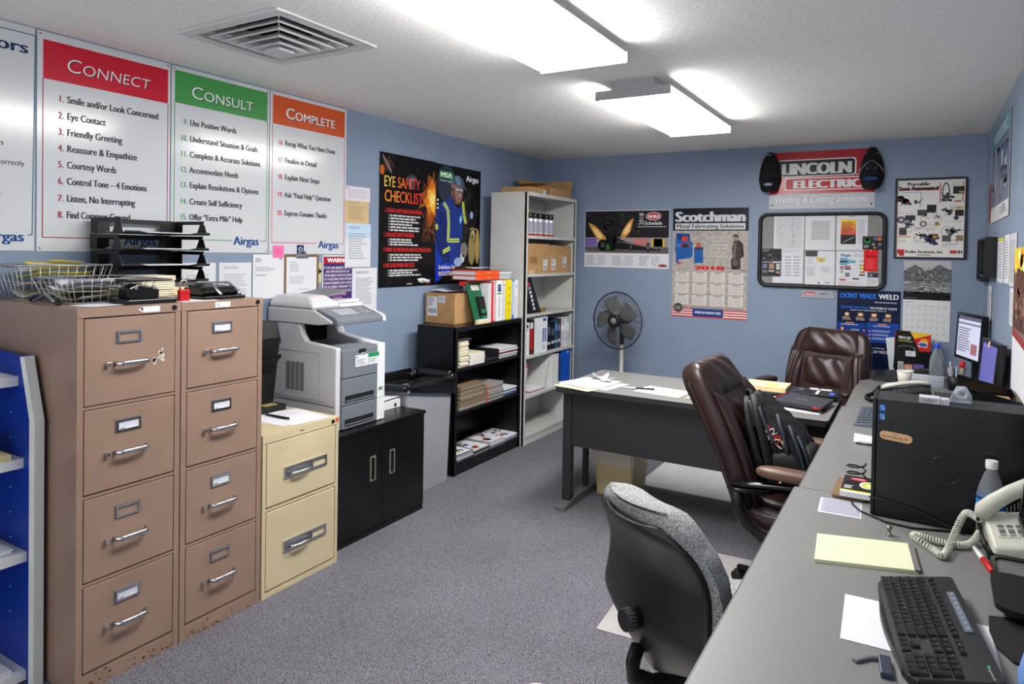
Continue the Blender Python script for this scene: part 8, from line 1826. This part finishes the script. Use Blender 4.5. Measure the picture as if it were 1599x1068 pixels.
# magazine rack with price list
t = T('magazine_rack', 'black magazine rack holding folders and catalogs on the far counter', 'magazine rack', (3.09, -0.12, CZ))
b = MB(); 
for y0 in (-0.185, -0.125, -0.065):
    b.prism([(2.975, CZ), (3.215, CZ), (3.215, CZ + 0.10), (3.205, CZ + 0.145), (3.17, CZ + 0.15), (3.10, CZ + 0.15), (3.07, CZ + 0.175), (3.02, CZ + 0.18), (2.985, CZ + 0.16), (2.975, CZ + 0.13)], y0, y0 + 0.004, M_blackg, 'y')
b.box(2.975, 3.215, -0.181, -0.061, CZ, CZ + 0.004, M_blackg); b.build('rack_body', t)
sh = Sheet(0.062, 0.038, paper=M_paper); sh.greek(0.006, 0.008, 0.05, 0.03, 3, (150, 160, 170)); sh.place('label', (3.045, -0.1855, CZ + 0.148), 0, parent=t)
sh = Sheet(0.215, 0.27, 100, 126, paper=ink((28, 26, 28), True), t=0.003); sh.poly([(40, 0), (100, 0), (100, 30), (64, 40)], (240, 196, 40)); sh.poly([(52, 22), (100, 2), (100, 90), (84, 90)], (206, 44, 40), 2); sh.ell(82, 26, 12, 9, (240, 170, 60), 3); sh.rect(66, 30, 92, 46, (214, 220, 236), 4); sh.ell(79, 38, 12, 6, (60, 80, 160), 5)
sh.text('PRICE LIST', 8, 26, 10, (232, 232, 232), 3, width=36, bold=0.04); sh.greek(8, 31, 50, 36, 1, (220, 214, 60), 3, ragged=0.02); sh.ell(34, 56, 26, 10, (130, 130, 134), 2); sh.ell(34, 56, 22, 8, (28, 26, 28), 3)
sh.place('catalog', (2.985, -0.150, CZ + 0.285), 0, ry=0.06, label='black and red PRICE LIST catalog standing in the magazine rack', cat='catalog')
sh = Sheet(0.22, 0.29, paper=mat('white_folder', (226, 232, 236), 0.6), t=0.002); sh.place('folder', (2.915, -0.078, CZ + 0.22), 0, ry=-0.12, label='white folder leaning at the left behind the magazine rack', cat='folder')
sh = Sheet(0.22, 0.27, paper=mat('pale_teal_folder', (206, 222, 226), 0.6), t=0.002); sh.place('folder', (3.02, -0.075, CZ + 0.24), 0, ry=0.05, label='pale folder standing at the right behind the magazine rack', cat='folder')
sh = Sheet(0.10, 0.28, paper=mat('dark_red_folder', (120, 40, 60), 0.5), t=0.003); sh.place('folder', (2.972, -0.10, CZ + 0.2815), 0, label='dark red folder in the magazine rack beside the price list', cat='folder')
for k, (x0, x1, c, hh, lab) in enumerate(((3.0, 3.035, (206, 206, 206), 0.07, 'striped white booklets before the magazine rack'), (3.04, 3.09, (206, 150, 130), 0.055, 'salmon-coloured box before the magazine rack'), (3.095, 3.16, (110, 90, 160), 0.06, 'violet box before the magazine rack'))):
    b = MB(); b.box(x0, x1, -0.255, -0.195, CZ, CZ + hh, ink(c, True))
    if k == 0:
        for j in range(5): b.box(x0 + 0.004 + j * 0.006, x0 + 0.007 + j * 0.006, -0.2556, -0.255, CZ + 0.004, CZ + hh - 0.004, ink((60, 60, 64)))
    tag(b.build('small_box', bevel=0.001), lab, 'box')
# far keyboard
def simple_keyboard(label, x, y, rz, L, D, m):
    t = T('keyboard', label, 'keyboard', (x, y, CZ), rz)
    b = MB(); b.hexa([(0, 0, 0), (L, 0, 0), (L, D, 0), (0, D, 0)], [(0.003, 0.003, 0.012), (L - 0.003, 0.003, 0.012), (L - 0.003, D - 0.003, 0.024), (0.003, D - 0.003, 0.024)], m); b.build('body', t, bevel=0.002)
    b = MB(); b.hexa([(0.01, 0.01, 0.0118), (L - 0.01, 0.01, 0.0118), (L - 0.01, D - 0.01, 0.0232), (0.01, D - 0.01, 0.0232)], [(0.01, 0.01, 0.0132), (L - 0.01, 0.01, 0.0132), (L - 0.01, D - 0.01, 0.0246), (0.01, D - 0.01, 0.0246)], m)
    for r in range(6):
        for c in range(21):
            if c in (15, 18): continue
            u = 0.012 + c * (L - 0.024) / 21; d = 0.012 + r * (D - 0.024) / 6; z = 0.012 + 0.012 * d / D
            b.box(u + 0.0015, u + (L - 0.024) / 21 - 0.0015, d + 0.001, d + (D - 0.024) / 6 - 0.002, z, z + 0.0055, mat('key_' + m.name, (40, 42, 46) if m is M_blackm else (78, 86, 96), 0.45))
    b.build('keys', t)
simple_keyboard('black keyboard on the farthest counter desk behind the paper cup', 2.868, -0.32, -PI/2, 0.42, 0.145, M_blackm)
simple_keyboard('slate grey keyboard on the counter left of the computer tower', 2.862, -1.73, -PI/2, 0.43, 0.16, mat('slate_keyboard', (92, 100, 110), 0.45))
# paper cup
t = T('paper_cup', 'white speckled paper cup with green patch on the far counter', 'cup', (3.052, -0.875, CZ))
b = MB(); b.lathe([(0.0, 0.0), (0.029, 0.0), (0.043, 0.1), (0.0415, 0.1), (0.028, 0.004)], mat('cup_white', (226, 222, 212), 0.6), 24, (3.052, -0.875, CZ), True); b.tube([(3.052 + 0.043 * math.cos(2*PI*i/24), -0.875 + 0.043 * math.sin(2*PI*i/24), CZ + 0.1) for i in range(24)], 0.002, M_paper, 6, closed=True)
def cup_pt(a, z): r = 0.0294 + 0.014 * z / 0.1; return (3.052 + r * math.cos(a), -0.875 + r * math.sin(a), CZ + z)
for _ in range(110):
    a = random.uniform(-PI, 0.3); z = random.uniform(0.03, 0.092); s_ = random.uniform(0.03, 0.07)
    b.add([cup_pt(a, z), cup_pt(a + s_, z), cup_pt(a + s_, z + 0.003), cup_pt(a, z + 0.003)], [(0, 1, 2, 3)], ink(random.choice([(120, 100, 90), (160, 140, 120), (90, 84, 84), (150, 120, 110)])))
b.add([cup_pt(-2.5 + 0.1 * i, 0.008) for i in range(8)] + [cup_pt(-2.5 + 0.1 * i, 0.03 - 0.003 * i) for i in range(7, -1, -1)], [tuple(range(16))], ink((120, 190, 90)))
b.build('cup_body', t)
bottle('water_bottle', 'large square clear water bottle with blue cap on the far counter', 3.225, -0.74, CZ, 0.272, 0.041, mat('blue_cap', (40, 86, 210), 0.4), 'bottle', None, square=True)
# papers and boxes around the bottle
paper_stack('paper_stack', 3.06, 3.26, -0.62, -0.42, CZ, 10, 0.005, 'white paper stack behind the blue-capped bottle', M_paper, jit=0.01)
b = MB(); b.prism([(3.10, CZ + 0.051), (3.25, CZ + 0.051), (3.22, CZ + 0.085), (3.10, CZ + 0.06)], -0.60, -0.46, M_blackm, 'y'); tag(b.build('stapler'), 'black stapler on the white paper stack behind the bottle', 'stapler')
t = T('pen_holder', 'dark pen holder crowded with pens and a red cap by the far monitor', 'pen holder', (3.325, -0.80, CZ))
b = MB(); b.lathe([(0.0, 0.0), (0.042, 0.0), (0.044, 0.085), (0.041, 0.085), (0.039, 0.004)], M_blackm, 18, (3.325, -0.80, CZ), True); b.build('holder', t)
for k in range(9):
    a = k * 0.75; dx, dy = 0.02 * math.cos(a), 0.02 * math.sin(a); L = random.uniform(0.13, 0.17); tx, ty = 0.05 * math.cos(a), 0.05 * math.sin(a)
    b = MB(); b.tube([(3.325 + dx, -0.80 + dy, CZ + 0.02), (3.325 + tx, -0.80 + ty, CZ + L)], 0.004, ink(random.choice([(40, 40, 44), (170, 150, 90), (60, 80, 130), (190, 190, 196), (110, 90, 70)])), 8); b.build('pen', t)
b = MB(); b.pillow((3.355, -0.825, CZ + 0.165), (0.016, 0.016, 0.022), M_red, 0.8, 16, 10); b.build('red_cap', t)
# black desk phone in the middle of the counter
t = T('desk_phone', 'black desk phone with pale handset edge behind the computer tower', 'telephone', (3.06, -1.30, CZ))
b = MB(); b.prism([(2.93, CZ + 0.001), (3.19, CZ + 0.001), (3.19, CZ + 0.075), (3.15, CZ + 0.08), (2.93, CZ + 0.025)], -1.42, -1.20, M_blackm, 'y'); b.build('base', t, bevel=0.004)
b = MB(); b.tube([(2.94, -1.235, CZ + 0.040), (2.97, -1.235, CZ + 0.055), (3.06, -1.235, CZ + 0.082), (3.13, -1.235, CZ + 0.095), (3.19, -1.235, CZ + 0.094)], [0.018, 0.024, 0.018, 0.018, 0.024], mat('phone_pale_grey', (196, 194, 186), 0.4), 12, flat=(0.7, 1.2)); b.build('handset', t)
b = MB()
for i in range(4):
    for j in range(3): b.box(2.97 + i * 0.03, 2.99 + i * 0.03, -1.40 + j * 0.035, -1.378 + j * 0.035, CZ + 0.036 + i * 0.0075, CZ + 0.042 + i * 0.0075, ink((70, 70, 74)))
b.build('keypad', t)
coil([(2.935, -1.24, CZ + 0.05), (2.90, -1.30, CZ + 0.014), (2.875, -1.42, CZ + 0.014), (2.90, -1.52, CZ + 0.014), (2.98, -1.50, CZ + 0.014), (3.02, -1.44, CZ + 0.014)], 0.009, 34, 0.0032, M_blackg, 'coiled_cord', t)
# curled white papers left of the tower
b = MB()
def rollp(u, v): return (2.89 + 0.20 * u, -2.50 + 0.075 * v + 0.02 * u, CZ + 0.004 + 0.03 * math.sin(PI * v) * (1 - 0.55 * u))
b.grid(rollp, 8, 10, M_paper); tag(b.build('curled_paper', solid=0.0012), 'curled white paper left of the computer tower', 'paper')
b = MB(); b.tube([(2.90, -2.51, CZ + 0.004), (3.0, -2.515, CZ + 0.004)], 0.0035, M_blackg, 6); tag(b.build('pen'), 'black pen lying before the curled paper', 'pen')
# document tray clutter behind the tower
def open_tray(label, x0, x1, y0, y1, z, hh, slope, m=M_blackg):
    t = T('document_tray', label, 'document tray', ((x0+x1)/2, (y0+y1)/2, z), group='black document trays behind the tower')
    b = MB(); b.box(x0, x1, y0, y1, z, z + 0.004, m); b.build('tray_floor', t)
    for yy in (y0, y1 - 0.005):
        b = MB(); b.prism([(x0, z + 0.004), (x1, z + 0.004), (x1, z + hh), (x0 + 0.05, z + hh + slope), (x0, z + hh + slope + 0.012)], yy, yy + 0.005, m, 'y'); b.build('side', t, bevel=0.001)
    b = MB(); b.box(x1 - 0.005, x1, y0 + 0.005, y1 - 0.005, z + 0.004, z + hh, m); b.build('back', t)
    return t
b = MB(); b.box(3.285, 3.495, -2.33, -1.93, CZ, CZ + 0.115, M_blackm); tag(b.build('equipment_box', bevel=0.004), 'black equipment box under the document trays', 'box')
open_tray('lower black document tray on the black equipment box', 3.285, 3.495, -2.31, -1.96, CZ + 0.1155, 0.035, 0.0)
open_tray('upper black document tray on the black equipment box', 3.285, 3.495, -2.31, -1.96, CZ + 0.167, 0.05, 0.035)
b = MB(); b.box(3.30, 3.455, -2.3112, -2.3102, CZ + 0.125, CZ + 0.145, M_card); tag(b.build('card_strip'), 'tan card strip on the near side of the lower document tray', 'card')
b = MB(); b.box(3.31, 3.48, -2.30, -2.0, CZ + 0.1715, CZ + 0.187, M_card); tag(b.build('file_folder'), 'brown folders in the upper black document tray', 'folder')
t = T('coffee_mug', 'white mug standing in front of the violet monitor', 'mug', (3.40, -1.86, CZ))
b = MB(); b.lathe([(0.0, 0.0), (0.038, 0.0), (0.042, 0.02), (0.042, 0.13), (0.039, 0.13), (0.038, 0.01)], M_white, 24, (3.40, -1.86, CZ), True); b.build('cup', t)
b = MB(); b.tube([(3.40 - 0.041, -1.86, CZ + 0.10), (3.40 - 0.07, -1.86, CZ + 0.09), (3.40 - 0.07, -1.86, CZ + 0.05), (3.40 - 0.041, -1.86, CZ + 0.03)], 0.006, M_white, 8); b.build('handle', t)
b = MB(); b.box(3.20, 3.30, -1.66, -1.54, CZ, CZ + 0.10, M_desk); b.box(3.205, 3.295, -1.662, -1.66, CZ + 0.01, CZ + 0.09, M_blackg); tag(b.build('label_printer', bevel=0.006), 'dark label printer below the violet monitor', 'printer')
# clear box and tape on top of the tower
t = T('tape_dispenser', 'clear plastic tape dispenser standing on the computer tower', 'tape dispenser', (3.235, -3.31, pz1))
CP = mat('clear_plastic', (222, 228, 236), 0.12, trans=0.8, ior=1.25)
b = MB(); b.prism([(3.205, pz1 + 0.0), (3.265, pz1 + 0.0), (3.265, pz1 + 0.025), (3.25, pz1 + 0.05), (3.225, pz1 + 0.048), (3.213, pz1 + 0.02)], -3.335, -3.30, CP, 'y'); b.build('shell', t, bevel=0.004)
b = MB(); b.tube([(3.240 + 0.013 * math.cos(2*PI*i/20), -3.317, pz1 + 0.027 + 0.013 * math.sin(2*PI*i/20)) for i in range(20)], 0.005, M_white, 8, closed=True); b.build('tape', t)
t = T('card_box', 'small grey card box with printing on top of the computer tower', 'box', (3.16, -3.34, pz1))
b = MB(); b.box(3.128, 3.182, -3.395, -3.345, pz1 + 0.0002, pz1 + 0.018, ink((186, 186, 192))); b.box(3.183, 3.205, -3.395, -3.345, pz1 + 0.0002, pz1 + 0.016, ink((176, 176, 182))); b.build('body', t)
sh = Sheet(0.05, 0.016, 50, 16, back=False); sh.greek(3, 3, 47, 14, 3, (110, 110, 120)); sh.place('printing', (3.1300, -3.3951, pz1 + 0.017), 0, parent=t)
